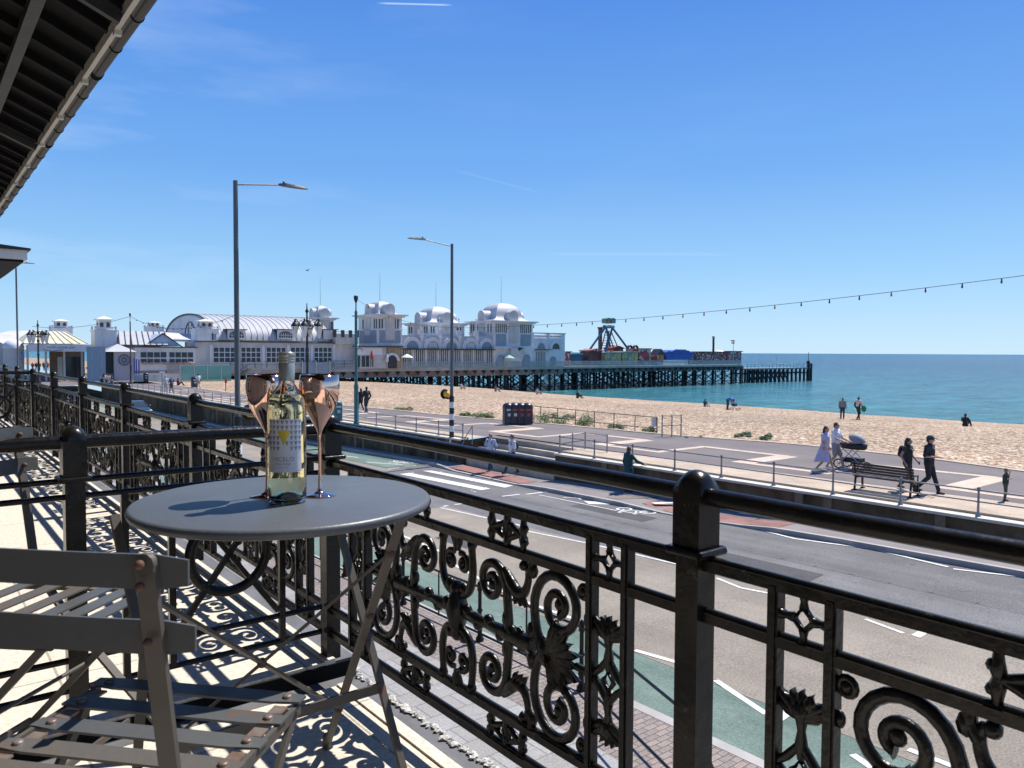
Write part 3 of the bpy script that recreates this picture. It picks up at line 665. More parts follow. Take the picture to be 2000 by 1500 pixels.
def post_mb(zb):       # square post with collar and domed head; origin x=y=0, absolute z relative to CAMZ plane 0
    g=MB(); Z=lambda d:CAMZ-d
    g.bx(-.0235,.0235,-.0235,.0235,zb,Z(.345)); g.bx(-.028,.028,-.028,.028,Z(.345),Z(.238))
    n=8; prev=None; h=.038; vs=[];fs=[]
    for i in range(n+1):
        a=PI/2*i/n; k=.0285*math.cos(a) ; z=Z(.238)+h*math.sin(a)
        rr_=[(k,k),(-k,k),(-k,-k),(k,-k)] if i==0 else None
        m=16
        for j in range(m):
            w=2*PI*j/m+PI/4; cx,cy=math.cos(w),math.sin(w); q=max(abs(cx),abs(cy)); mixf=max(0,1-i/4.0)
            rx=k*((cx/q)*mixf+cx*(1.18-.0*i)*(1-mixf)); ry=k*((cy/q)*mixf+cy*1.18*(1-mixf)); vs.append((rx,ry,z))
    for i in range(n):
        for j in range(16): fs.append((i*16+j,i*16+(j+1)%16,(i+1)*16+(j+1)%16,(i+1)*16+j))
    g.add(vs,fs,True)
    for a,b in (((-.031,-.031),(.031,-.031)),((.031,-.031),(.031,.031)),((.031,.031),(-.031,.031)),((-.031,.031),(-.031,-.031))):
        g.tube([(a[0]*1.08,a[1]*1.08,Z(.338)),(b[0]*1.08,b[1]*1.08,Z(.338))],.0075,8)
    g.bx(-.036,.036,-.036,.036,zb,zb+.03)
    return g
PM,PML=panel_mb().xf(Matrix.Diagonal((1,.974,1,1))),panel_mb(16,5).xf(Matrix.Diagonal((1,.974,1,1)))
FRM=frieze_mb(ZT-ZS-.012); FRB=frieze_mb(ZU-ZL-.012); STM=star_mb(.076,ZT-ZS-.014); CUP=cup_mb(.076,0)
SP=1.452; SPOST=.83
def balustrade(root,k0,k1,zb,low_from=99):
    # posts k0..k1; bays between
    s0=SPOST+SP*k0; s1=SPOST+SP*k1
    me_p=None
    pm=post_mb(zb).mesh('post'); pm.materials.append(m_iron)
    for k in range(k0,k1+1):
        o=link('post',pm,root); t_,s_,z_=BASE[root]; o.location=(RT-t_,SPOST+SP*k-s_,-z_)
    nn_=(k1-k0)*6; pts=[(RT,s0+(s1-s0)*i/nn_,CAMZ-.2425+(.0012*math.sin(i*2.1) if i%6 else 0)) for i in range(nn_+1)]
    part('handrail',MB().tube(pts,.0158,12),m_iron,root,rel=False)
    for z,hh,w in ((ZT,.018,.022),(ZS,.016,.022),(ZU,.016,.022),(ZL,.018,.022)):
        r=MB().bx(RT-w/2,RT+w/2,s0+.02,s1-.02,z-hh/2,z+hh/2); r.tube([(RT,s0+.02,z+hh/2),(RT,s1-.02,z+hh/2)],.0075,6); part('rail',r,m_iron,root,rel=False)
    hi=PM.mesh('scroll_panel'); hi.materials.append(m_iron2); lo=PML.mesh('scroll_panel'); lo.materials.append(m_iron2)
    nb=MB()
    for y in (-.0475,.0475):
        nb.bx(-.010,.010,y-.0095,y+.0095,ZL+.001,ZT-.001); nb.bx(-.013,.013,y-.0055,y+.0055,ZL+.002,ZT-.002)
    nb.join(STM,Matrix.Translation((0,0,(ZT+ZS)/2))); nb.join(CUP,Matrix.Translation((0,0,ZM))); nb.join(STM,Matrix.Translation((0,0,(ZU+ZL)/2)))
    nm=nb.mesh('narrow_bay'); nm.materials.append(m_iron2)
    ft=MB().join(FRM).mesh('frieze'); ft.materials.append(m_iron2); fb=MB().join(FRB).mesh('frieze'); fb.materials.append(m_iron2)
    t_,s_,z_=BASE[root]
    for k in range(k0,k1):
        c=SPOST+SP*(k+.5)
        o=link('scroll_panel',lo if k>=low_from else hi,root); o.location=(RT-t_,c-s_,ZM-z_)
        for y in (-PW/2-.0565,PW/2+.0565): o=link('narrow_bay',nm,root); o.location=(RT-t_,c+y-s_,-z_)
        for y in (-.2,.2):
            o=link('frieze',ft,root); o.location=(RT-t_,c+y-s_,(ZT+ZS)/2-z_)
            o=link('frieze',fb,root); o.location=(RT-t_,c+y-s_,(ZU+ZL)/2-z_)
r1=thing('balcony_railing','nearest run of black cast iron scrollwork railing beside the bistro table','railing',RT,1.5,FZ)
balustrade(r1,-1,1,FZ-.02)
r2=thing('balcony_railing','far run of black scrollwork railing receding beyond the divider with the ringed cross','railing',RT,4,flz2)
# far run shares the corner post of the near one
def far_bal():
    balustrade(r2,1,14,flz2-.06,low_from=3)
    for o in list(r2.children):
        if o.name.startswith('post') and abs(o.location.y-(SPOST+SP-4))<.01: bpy.data.objects.remove(o)
far_bal()
def divider(root,s,ztop,zf):
    def Z(d): return CAMZ-d
    t1=RT-.03
    g=MB(); g.tube([(t1,s,Z(.247)),(.70,s,Z(.243)),(.37,s,Z(.242))],.0185,12); g.tube([(.31,s,Z(.242)),(-.3,s,Z(.243)),(-.97,s,Z(.247))],.0185,12); part('handrail',g,m_iron,root,rel=False)
    for d,r in ((.343,.008),(.386,.008),(.82,.009),(.90,.009)):
        part('rail',MB().tube([(t1,s,Z(d)),(-.97,s,Z(d))],r,8),m_iron,root,rel=False)
    for t in (.90,.58,.46,.04,-.3,-.62): part('bar',MB().bx(t-.009,t+.009,s-.008,s+.008,Z(.90),Z(.386)),m_iron,root,rel=False)
    for c in (.74,-.46):
        zc=Z(.602); R=.112; g=MB()
        g.tube([(c+R*math.cos(2*PI*i/36),s,zc+R*math.sin(2*PI*i/36)) for i in range(36)],.0155,8,closed=True,flat=((0,1,0),.8))
        for a,b in ((1,1),(1,-1)):
            g.bar((c-.145*a,s,zc-.20*b),(c+.145*a,s,zc+.20*b),.016,.014)
            g.bar((c-.36*a*.0,s,zc),(c+.15*a,s,zc+.2*b),.014,.012)
        part('ring_ornament',g,m_iron,root,rel=False)
    pm=post_mb(zf-.02).mesh('post'); pm.materials.append(m_iron); o=link('post',pm,root); t_,s_,z_=BASE[root]; o.location=(.34-t_,0,-z_)
r3=thing('balcony_divider','plain barred divider railing with a ringed cross, between the two balconies','railing',.34,S1,FZ)
divider(r3,S1,0,FZ)
s2=SPOST+SP*6
r4=thing('balcony_divider','small distant barred divider at the far end of the scroll railing','railing',.34,s2,FZ)
divider(r4,s2,0,flz2)
# ---------------- canopy with gutter
can=thing('canopy','black slatted verandah canopy with grey gutter over the balcony','canopy',.3,4,FZ+3)
GT,GZc=1.15,CAMZ+2.03
m_blk=mat('black_timber',(.007,.007,.0075),.75,spec=.2,var=.4,vs=4)
m_gut=mat('dark_grey_gutter',(.020,.0195,.0195),.5,var=.12,vs=3)
def slope(t): return GZc+.02+(GT-t)*.42
g=MB(); g.add([(GT-.03,-3,slope(GT-.03)+.05),(-1,-3,slope(-1)+.05),(-1,26,slope(-1)+.05),(GT-.03,26,slope(GT-.03)+.05)],[(0,1,2,3)])
g.add([(GT-.03,-3,slope(GT-.03)+.09),(-1,-3,slope(-1)+.09),(-1,26,slope(-1)+.09),(GT-.03,26,slope(GT-.03)+.09)],[(3,2,1,0)])
part('roof_sheet',g,m_blk,can,rel=False)
g=MB()
s=-2.8
while s<26:
    g.add([(GT-.06,s,slope(GT)+.0),(GT-.06,s+.05,slope(GT)+.0),(-1,s+.05,slope(-1)),(-1,s,slope(-1)),(GT-.06,s,slope(GT)+.06),(GT-.06,s+.05,slope(GT)+.06),(-1,s+.05,slope(-1)+.06),(-1,s,slope(-1)+.06)],[(0,1,2,3),(0,4,5,1),(0,3,7,4),(1,5,6,2)])
    s+=.42
part('batten',g,m_blk,can,rel=False)
m_beam=mat('dark_painted_beam',(.022,.022,.024),.55,var=.35,vs=6,bump=.2)
g=MB().bar((.70,-3,slope(.70)-.03),(.70,26,slope(.70)-.03),.075,.07); part('purlin',g,m_beam,can,rel=False)
g=MB().bar((.02,-3,slope(.02)-.03),(.02,26,slope(.02)-.03),.075,.07)
for s in (1.5,5.2,9,13): g.bar((GT-.08,s,slope(GT)-.05),(-1,s,slope(-1)-.1),.05,.06)
part('purlin',g,m_beam,can,rel=False)
g=MB().bx(GT-.075,GT-.045,-3,26,GZc-.02,GZc+.05)
s=-2.5
while s<26: g.bx(GT-.075,GT-.03,s,s+.045,GZc-.045,GZc-.01); s+=1.13
part('fascia_strip',g,mat('pale_fascia',(.48,.45,.40),.6,var=.1),can,rel=False)
g=MB(); n=9
prof=[(GT+.022+.040*math.cos(PI+PI*i/n)*-1,GZc+.045+.05*math.sin(PI+PI*i/n)) for i in range(n+1)]
for i in range(n): g.add([(prof[i][0],-3,prof[i][1]),(prof[i+1][0],-3,prof[i+1][1]),(prof[i+1][0],26,prof[i+1][1]),(prof[i][0],26,prof[i][1])],[(0,1,2,3)],True)
part('gutter',g,m_gut,can,rel=False)
s=-2.2; k=0
while s<24:
    g=MB()
    for d in ((0,.03,.06) if k%4==2 else (0,)):
        g.tube([(GT+.022-.042*math.cos(PI+PI*i/n),s+d,GZc+.045+.053*math.sin(PI+PI*i/n)) for i in range(n+1)],.0045,6)
    part('gutter_bracket',g,m_blk,can,rel=False); s+=.62; k+=1
# neighbouring porch roof
nb_=thing('porch_roof','small neighbouring roof end with white fascia below the canopy','roof',1,19,7)
t1,z1=PS(53,489,19); t2,z2=PS(53,507,19)
g=MB().bx(-1,t1,19,24,z2,z1); part('fascia',g,m_white2,nb_,rel=False)
g=MB().prism([(-1,z1),(t1+.06,z1+.0),(t1+.06,z1+.04),(t1-.7,z1+.10),(-1,z1+.13)],18.93,24.1,'y'); g.sph((t1-.85,19.2,z1+.16),.17,8,5,(1.6,1,.6)); part('roof_cover',g,m_gut,nb_,rel=False)
g=MB().bx(-1,t1-.06,19.1,24,z2-.05,z2-.002); part('soffit',g,m_blk,nb_,rel=False)
# ---------------- bistro table
TC=(-.474,1.60); 
def w2l(x,y): return (x*CA+y*SA,-x*SA+y*CA)
tc_t,tc_s=w2l(*TC)
m_top=speckle(mat('grey_table_enamel',(.085,.093,.105),.42,var=.13,vs=3.5,bump=.04,bs=90),220,.93,1.07)
flecks(m_top,9,.63,(.17,.18,.19),.35,.05,(1,3.5,1)); flecks(m_top,60,.70,(.26,.26,.25),.5,.02)
m_leg=mat('rusty_grey_metal',(.065,.062,.058),.5,col2=(.10,.085,.07),vs=9)
m_rust=mat('rust',(.13,.055,.03),.8,col2=(.07,.05,.04),vs=30)
TZ=CAMZ-.308
tb=thing('bistro_table','round grey metal bistro table holding the wine bottle and copper glasses','table',tc_t,tc_s,FZ)
g=MB(); R=.302; h=TZ-FZ
g.lathe([(0,h-.004),(R-.02,h-.004),(R-.018,h-.018),(R-.010,h-.020),(R-.003,h-.017),(R,h-.010),(R-.001,h-.005),(R-.004,h-.0015),(R-.008,h),(0,h)],96,(0,0,0),caps=False)
part('table_top',g,m_top,tb)
def tl(x,y,z): 
    t,s=w2l(x,y); return (t,s,z)
def stick(g,p,q,w,h): g.bar(tl(*p),tl(*q),w,h)
zt=TZ-.02
P1=(-.475,1.95,FZ+.01); P2=(-.205,1.64,FZ+.01); T1=(-.215,1.50,zt); T2=(-.43,1.80,zt)
off=(-.36,-.285)
def o_(p): return (p[0]+off[0],p[1]+off[1],p[2])
for p,q in ((T1,P1),(T2,P2),(o_(T1),o_(P1)),(o_(T2),o_(P2))):
    g=MB(); stick(g,p,q,.018,.008); g.cap(tl(*q),tl(q[0],q[1],q[2]+.02),.012,.012,8); part('leg',g,m_leg,tb,rel=False)
def lerp(p,q,k): return tuple(a+(b-a)*k for a,b in zip(p,q))
g=MB(); a,b=lerp(T1,P1,.12),lerp(T1,P1,.80); c,d=lerp(o_(T1),o_(P1),.12),lerp(o_(T1),o_(P1),.80)
stick(g,a,d,.018,.006); stick(g,c,b,.018,.006)
stick(g,lerp(T2,P2,.62),lerp(o_(T2),o_(P2),.62),.006,.022); pass
part('brace',g,m_leg,tb,rel=False)
for p in (a,b,c,d,lerp(lerp(a,d,.5),lerp(c,b,.5),.5),lerp(T1,P1,.36)): part('rivet',MB().sph(tl(*p),.011,8,5),m_rust,tb,rel=False)
# ---------------- chairs
m_rivet=mat('rivet_steel',(.22,.20,.18),.45,.3,col2=(.16,.08,.05),vs=40)
m_ch=mat('grey_enamel_slat',(.070,.074,.076),.42,col2=(.088,.090,.090),vs=6,bump=.05,bs=80)
m_chw=mat('worn_enamel_slat',(.075,.08,.087),.5,col2=(.10,.082,.062),vs=7,bump=.08,bs=60)
flecks(m_ch,14,.62,(.13,.065,.035),.6,.05); flecks(m_chw,11,.57,(.14,.075,.04),.6,.07); flecks(m_leg,22,.58,(.13,.06,.035),.7,.05)
def make_chair(name,label,cx,cy,face,topz):
    # local: +y = facing; x = right
    t,s=w2l(cx,cy); fr=math.atan2(-face[0],face[1])-A
    ch=thing(name,label,'chair',t,s,FZ,rot=fr)
    SW=.385; upx=.207; Ph=.45
    # uprights: rear frame runs from back top down and forward to the front feet
    def up(sx):
        g=MB(); x=sx*upx
        pts=[(x,-.235,topz+.010),(x,-.215,topz-.12),(x*1.02,-.19,.47),(x*1.04,-.10,.34),(x*1.06,.22,.0)]
        for i in range(len(pts)-1): g.bar(pts[i],pts[i+1],.006 if 0 else .024,.007,up=(0,1,.2))
        g.tube([(x,-.231,topz+.010),(x,-.239,topz+.010)],.013,10); g.cap(pts[-1],(pts[-1][0],pts[-1][1],.015),.011,.011,8)
        return g
    for sx in (-1,1): part('back_leg',up(sx),m_leg,ch)
    for sx in (-1,1):
        g=MB(); x=sx*.185
        g.bar((x,.17,Ph-.012),(x,-.25,.01),.016,.008,up=(1,0,0)); g.bar((x,.185,Ph-.012),(x,-.20,Ph-.020),.008,.018); g.cap((x,-.25,.012),(x,-.25,.02),.011,.011,8)
        part('front_leg',g,m_leg,ch)
    g=MB(); g.bar((-.165,.10,.11),(.165,.10,.11),.008,.014); g.bar((-.185,-.19,.08),(.185,-.19,.08),.008,.014); g.tube([(-.19,-.03,.24),(.19,-.03,.24)],.005,6)
    part('stretcher',g,m_leg,ch)
    for i in range(6):      # seat slats
        y=.185-i*.066; g=MB(); z=Ph-.004*(2.5-abs(i-2.5))
        n=8; vs=[]
        for j in range(n+1):
            x=-SW/2+SW*j/n; r=.0 if 0<j<n else .006
            for yy,zz in ((-.019+r,0),(.019-r,0),(.019-r,.004),(-.019+r,.004)): vs.append((x,y+yy,z+zz))
        fs=[(j*4+k,j*4+(k+1)%4,(j+1)*4+(k+1)%4,(j+1)*4+k) for j in range(n) for k in range(4)]+[(3,2,1,0),(n*4,n*4+1,n*4+2,n*4+3)]
        g.add(vs,fs); g.m=1
        for x in (-.165,.165): g.lathe([(0.008,z+.003),(.0075,z+.0075),(.004,z+.0085),(0,z+.0085)],8,(x,y,0)); g.bx(x-.012,x+.012,y-.047,y-.021,z-.004,z-.001)
        part('seat_slat',g,[m_ch if i<3 else m_chw,m_rivet],ch)
    for kk,zz in ((0,topz),(1,topz-.078)):    # curved back slats
        g=MB(); n=14; vs=[]; hh=.0195; yb=-.236+.012*kk
        for j in range(n+1):
            u=-1+2*j/n; x=u*(upx+.045); y=yb-.012*(1-u*u)+.010
            r=.005 if j in (0,n) else 0
            for yy,z_ in ((0,-hh+r),(.0035,-hh+r),(.0035,hh-r),(0,hh-r)): vs.append((x,y+yy,zz+z_))
        fs=[(j*4+k,j*4+(k+1)%4,(j+1)*4+(k+1)%4,(j+1)*4+k) for j in range(n) for k in range(4)]+[(3,2,1,0),(n*4,n*4+1,n*4+2,n*4+3)]
        g.add(vs,fs); g.m=1
        for x in (-upx,upx):
            for dz in ((-.012,.012) if kk==0 else (0,)): g.sph((x,yb-.009,zz+dz),.0055,8,5)
            g.sph((x,yb+.014,zz),.0065,8,5)
        part('back_slat',g,[m_ch,m_rust],ch)
    return ch
make_chair('folding_chair','grey slatted folding chair nearest the viewer, its rusty back towards us',-.565,1.10,(.17,.985),.785)
make_chair('folding_chair','grey slatted folding chair at the left, turned side-on to the table',-1.07,1.72,(.99,-.15),.812)
# ---------------- bottle and glasses
bt,bs_=w2l(*(lambda t:(t[0],t[1]))((lambda p:( -.456,1.553))(0)))
m_glass=bpy.data.materials.new('bottle_glass'); m_glass.use_nodes=True; b=m_glass.node_tree.nodes['Principled BSDF']
b.inputs['Base Color'].default_value=(.98,.99,.95,1); b.inputs['Roughness'].default_value=.01; b.inputs['IOR'].default_value=1.5; b.inputs['Transmission Weight'].default_value=1
m_wine=bpy.data.materials.new('white_wine'); m_wine.use_nodes=True; b=m_wine.node_tree.nodes['Principled BSDF']
b.inputs['Base Color'].default_value=(.99,.955,.62,1); b.inputs['Roughness'].default_value=.0; b.inputs['IOR'].default_value=1.34; b.inputs['Transmission Weight'].default_value=1
bo=thing('wine_bottle','clear bottle of white wine with grey screw cap and triangle-patterned label','bottle',bt,bs_,TZ,rot=-A)
prof=[(0,.020),(.012,.018),(.024,.009),(.029,.002),(.033,0),(.0365,.003),(.0375,.010),(.0380,.05),(.0382,.185),(.0375,.200),(.0345,.213),(.0285,.224),(.0215,.232),(.0165,.240),(.0150,.250),(.0146,.262),(.0146,.296),(.013,.2965)]
inn=[(.0115,.296),(.0118,.262),(.0122,.250),(.0138,.240),(.0188,.230),(.0262,.2205),(.0322,.209),(.0352,.197),(.0360,.184),(.0358,.05),(.0350,.012),(.031,.006),(.024,.012),(.012,.0215),(0,.0235)]
g=MB().lathe(prof+inn,64,caps=False); part('glass_body',g,m_glass,bo)
g=MB().lathe([(0,.0238),(.012,.0218),(.024,.0123),(.031,.0064),(.0347,.0122),(.03605,.05),(.03625,.184),(.0354,.197),(.0324,.2092),(.0270,.2197),(0,.2197)],64,caps=False); part('wine',g,m_wine,bo)
m_cap=mat('grey_screwcap',(.33,.34,.31),.32,.5)
g=MB().lathe([(.0156,.247),(.0158,.249),(.0158,.283),(.0153,.2835),(.0158,.284),(.0158,.289),(.0153,.2895),(.0158,.290),(.0158,.294),(.0153,.2945),(.0158,.295),(.0158,.303),(.0150,.305),(0,.3052)],40,caps=False); part('screw_cap',g,m_cap,bo)
# label: a curved sheet on the side of the bottle towards the camera
m_lab=mat('label_paper',(.66,.66,.68),.6,bump=.05,bs=200); m_lg=mat('label_silver',(.22,.24,.30),.35,.3); m_ly=mat('label_gold',(.62,.48,.05),.4,.2); m_lt=mat('label_print',(.22,.21,.20),.6)
la0=math.atan2(-1.553,.456)   # direction from bottle towards camera, world frame (bottle unrotated)
la0-=.12
def lab(u,z,r=.0386): a=la0+u/.0386; return (r*math.cos(a),r*math.sin(a),z)
Z0,Z1,UW=.066,.172,.035
g=MB(); n=24; vs=[lab(-UW+2*UW*i/n,z) for z in (Z0,Z1) for i in range(n+1)]; g.add(vs,[(i,i+1,n+2+i,n+1+i) for i in range(n)],True)
lbl=part('label',g,m_lab,bo)
g=MB(); R2=.0388
rows=6; cw=.0088
for r in range(rows):
    z=.170-r*.0105
    for c in range(8):
        u=-UW+cw*(c+.5)-.0004+(0 if 1 else 0)
        if r in (2,3,4) and abs(u+.002)<.0135-(r-2)*.0042: continue
        if r==5 and c in (3,4) : continue
        if abs(u)+cw*.42>UW: continue
        g.add([lab(u-cw*.42,z,R2),lab(u,z-.0092,R2),lab(u+cw*.42,z,R2)],[(0,1,2)])
part('triangle_print',g,m_lg,lbl)
g=MB()
k=6
for i in range(k):
    z0,z1=.1500-.031*i/k,.1500-.031*(i+1)/k; w0,w1=.0125*(1-i/k),.0145*(1-(i+1)/k)
    for a in range(4):
        u0,u1=-1+a*.5,-.5+a*.5
        g.add([lab(-.002+u0*w0,z0,.0389),lab(-.002+u1*w0,z0,.0389),lab(-.002+u1*w1,z1,.0389),lab(-.002+u0*w1,z1,.0389)],[(3,2,1,0)])
part('gold_triangle',g,m_ly,lbl)
def text_mesh(body,size,ext=0,align='CENTER',sx=1.0):
    cu=bpy.data.curves.new('txt','FONT'); cu.body=body; cu.size=size; cu.align_x=align; cu.extrude=ext; cu.space_character=sx; cu.resolution_u=3
    o=bpy.data.objects.new('txt',cu); COL.objects.link(o); dg=bpy.context.evaluated_depsgraph_get(); dg.update()
    me=bpy.data.meshes.new_from_object(o.evaluated_get(dg)); bpy.data.objects.remove(o); bpy.data.curves.remove(cu); return me
def tx(body,size,fn,name,m,parent,**k):
    me=text_mesh(body,size,**k); me.name=name
    for v in me.vertices: v.co=fn(v.co.x,v.co.y,v.co.z)
    me.materials.clear(); me.materials.append(m); return link(name,me,parent)
tx('VICELO',.0125,lambda x,y,z:lab(x-.003,.0885+y,.0389),'lettering',m_lt,lbl,sx=1.02)
tx('Pinot Grigio',.0062,lambda x,y,z:lab(x-.003,.0815+y,.0389),'lettering',m_lt,lbl)
tx('DELLE VENEZIE',.003,lambda x,y,z:lab(x-.003,.0755+y,.0389),'lettering',m_lg,lbl)
m_cop=mat('copper_plate',(.88,.57,.46),.06,1.0)
gp_=[(0,.0),(.034,.0),(.0355,.0012),(.034,.0024),(.015,.005),(.006,.010),(.0036,.017),(.0031,.05),(.0033,.120),(.0042,.134),(.0075,.143),(.0115,.150),(.0165,.159),(.0235,.171),(.0305,.183),(.0355,.194),(.0388,.204),(.0412,.216),(.0422,.229),(.0416,.242),(.0395,.2575)]
gi_=[(.0388,.2575),(.0408,.242),(.0414,.229),(.0404,.216),(.0380,.204),(.0347,.194),(.0297,.183),(.0227,.171),(.0157,.159),(.0105,.150),(.0065,.144),(0,.140)]
gm=MB().lathe(gp_+gi_,56,caps=False).mesh('goblet'); gm.materials.append(m_cop)
for lab_,x,y in (('copper wine goblet partly hidden on the left side of the bottle',-.516,1.612),('copper wine goblet standing to the right of the bottle',-.408,1.625)):
    t,s=w2l(x,y); o=link('wine_glass',gm); o.location=L(t,s,TZ); o['label']=lab_; o['category']='wine glass'
# ================================================================== PIER
DK=2.4
m_pw=mat('pier_white_paint',(.66,.66,.665),.65,var=.09,vs=.6)
streak(m_pw,(1.5,1.5,.22),.90,1.05); flecks(m_pw,1.1,.66,(.36,.33,.29),.35,.08,(1,1,.4))
m_pw2=mat('pier_cream_paint',(.53,.515,.485),.65,var=.12,vs=.5)
streak(m_pw2,(1.3,1.3,.2),.88,1.06)
m_pg=mat('pier_blue_grey_panel',(.24,.30,.35),.6,var=.1,vs=.8)
m_zinc=mat('zinc_roof',(.42,.425,.43),.6,0,var=.08,vs=.5)
m_dome=mat('silver_dome',(.47,.47,.475),.6,0,var=.07,vs=.8)
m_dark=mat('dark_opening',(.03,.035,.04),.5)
m_gls=mat('window_pane',(.035,.045,.05),.12)
m_line=mat('dark_trim',(.05,.055,.06),.6)
m_pile=mat('weathered_pile',(.022,.024,.024),.85,var=.5,vs=.7)
m_rustp=mat('rusty_girder',(.16,.09,.06),.85,col2=(.30,.27,.24),vs=.35)
m_rail=mat('mint_railing',(.42,.47,.45),.6,var=.12,vs=.4)
m_deck=mat('deck_timber',(.22,.20,.17),.85,var=.2,vs=1)
def X(px,s=120.): return PS(px,700,s)[0]
def Zp(py,px,s=120.): return PS(px,py,s)[1]
pier=thing('pier','long seaside pier deck on dark iron piles with mint railings','pier',100,132,-2.6)
g=MB().bx(24.5,170,119.4,150,DK-.35,DK-.002); part('deck',g,m_deck,pier,rel=False)
g=MB().bx(30,108,119.3,119.398,DK-.55,DK+.02).bx(108.002,170.1,119.25,119.398,DK-.45,DK+.0); part('deck_edge',g,mat('deck_fascia',(.36,.34,.30),.8,var=.25,vs=.5),pier,rel=False)
g=MB().bx(54,108,119.6,119.9,DK-1.6,DK-.36); part('girder',g,m_rustp,pier,rel=False)
g=MB().bx(108,170,119.6,119.9,DK-1.35,DK-.36); 
for k in range(24): g.bx(144+k*1.05,144.35+k*1.05,119.52,119.6,DK-1.3,DK-.4)
part('girder',g,mat('grey_girder',(.12,.13,.125),.85,col2=(.05,.055,.055),vs=.4),pier,rel=False)
g=MB()
for k in range(54):
    t=55.5+k*2.1
    g.add([(t,119.45,DK-.5),(t+.9,119.45,DK-.5),(t+.45,119.45,DK-1.4)],[(0,2,1)]); g.bx(t,t+.9,119.5,119.598,DK-.9,DK-.5)
part('bracket',g,m_pile,pier,rel=False)
def bent(t,s0,s1,zt,zb,rnd):
    g=MB(); ns=4
    for i in range(ns):
        s=s0+(s1-s0)*i/(ns-1); r=.24
        g.tube([(t,s,zb),(t,s,zt)],r,7)
        if i: 
            sp=s0+(s1-s0)*(i-1)/(ns-1); g.bar((t,sp,zt-.6),(t,s,zb+1.6),.14,.14); g.bar((t,sp,zb+1.6),(t,s,zt-.6),.14,.14)
    g.bar((t,s0,zt-.2),(t,s1,zt-.2),.3,.4); g.bar((t,s0,zb+1.5),(t,s1,zb+1.5),.2,.2)
    return g
rr=random.Random(11)
for k in range(30):
    t=58+k*3.9
    part('pile_bent',bent(t,120.2,147,DK-.4,-4.4,rr),m_pile,pier,rel=False)
for k in range(30):
    t=58+k*3.9; g=MB()
    if k<29: g.bar((t,120.1,DK-1.5),(t+3.9,120.1,-1.9),.12,.12); g.bar((t,120.1,-1.9),(t+3.9,120.1,DK-1.5),.12,.12); g.bar((t,120.1,-1.7),(t+3.9,120.1,-1.7),.16,.16)
    for q in (1.3,2.6): g.tube([(t+q,121.5,-4),(t+q,121.5,DK-.5)],.17,6)
    part('brace',g,m_pile,pier,rel=False)
# railing of the deck
g=MB(); t=30.
while t<170:
    lean=.16; w=2.35 if t<170-2.4 else 170-t
    g.bx(t,t+.08,119.3,119.4,DK,DK+1.15)
    for z in (.12,.55,1.1): g.bx(t+.085,t+w-.005,119.33,119.37,DK+z-.035,DK+z+.035)
    q=t+.22
    while q<t+w-.1: g.bx(q,q+.06,119.335,119.365,DK+.16,DK+1.06); q+=.155
    t+=w
part('deck_railing',g,m_rail,pier,rel=False)
# lower landing stage
ta,tb_=X(1456,122),X(1580,122); zl=Zp(719,1500,122)
ls=thing('landing_stage','low landing stage jutting out from the seaward end of the pier','pier',185,124,-2.6)
g=MB().bx(ta,tb_,121.5,128,zl-.35,zl); part('deck',g,m_deck,ls,rel=False)
g=MB().bx(ta,tb_,121.4,121.498,zl-.1,zl+.06)
t=ta
while t<tb_: g.bx(t,t+.1,121.4,121.5,zl+.06,zl+1.1); t+=1.7
for z in (.5,1.05): g.bx(ta,tb_,121.42,121.46,zl+z,zl+z+.07)
part('railing',g,m_rail,ls,rel=False)
for k in range(15):
    t=ta+.8+k*(tb_-ta-1.5)/14; g=MB().tube([(t,121.8,-5),(t,121.8,zl-.3)],.33,7).tube([(t,127,-5),(t,127,zl-.3)],.3,7).bar((t,121.8,-.2),(t,127,-.2),.3,.3)
    if k<9: g.bar((t,121.8,-2.2),(t+1.8,121.8,zl-.5),.25,.2); g.bar((t+1.9,121.8,-2.2),(t,121.8,zl-.5),.25,.2)
    part('pile',g,m_pile,ls,rel=False)
g=MB().tube([(tb_-1,121.6,-5),(tb_-1,121.6,zl+1.9)],.5,8).tube([(tb_+.9,122,-5),(tb_+.9,122,zl+1.2)],.55,8).tube([(tb_-1,121.6,zl+1.8),(tb_-1,121.6,Zp(688,1572,122))],.09,6); part('mooring_post',g,m_pile,ls,rel=False)
# ---- building helpers
def arch_poly(cx,z0,w,zs,n=14):       # door-like arch: rect up to zs then semicircle radius w/2
    r=w/2; return [(cx-r,z0),(cx+r,z0)]+[(cx+r*math.cos(PI*i/n),zs+r*math.sin(PI*i/n)) for i in range(n+1)]
def arch_ring(g,cx,zs,r0,r1,s0,s1,n=16):
    for i in range(n):
        a,b=PI*i/n,PI*(i+1)/n
        g.prism([(cx+r0*math.cos(a),zs+r0*math.sin(a)),(cx+r1*math.cos(a),zs+r1*math.sin(a)),(cx+r1*math.cos(b),zs+r1*math.sin(b)),(cx+r0*math.cos(b),zs+r0*math.sin(b))],s0,s1,'y')
def win(root,t0,t1,z0,z1,s,nx,nz,parent_rel=False,name='window'):
    g=MB().bx(t0,t1,s-.03,s+.02,z0,z1); o=part(name,g,m_gls,root,rel=False)
    g=MB(); w=.11
    for i in range(nx+1): t=t0+(t1-t0)*i/nx; g.bx(t-w/2,t+w/2,s-.09,s-.032,z0,z1)
    for i in range(nz+1): z=z0+(z1-z0)*i/nz; g.bx(t0-w/2,t1+w/2,s-.10,s-.034,z-w/2,z+w/2)
    part('frame',g,m_pw,o,rel=False); return o
def flagpole(g,t,s,z,h): g.tube([(t,s,z),(t,s,z+h)],[.04,.015],5)
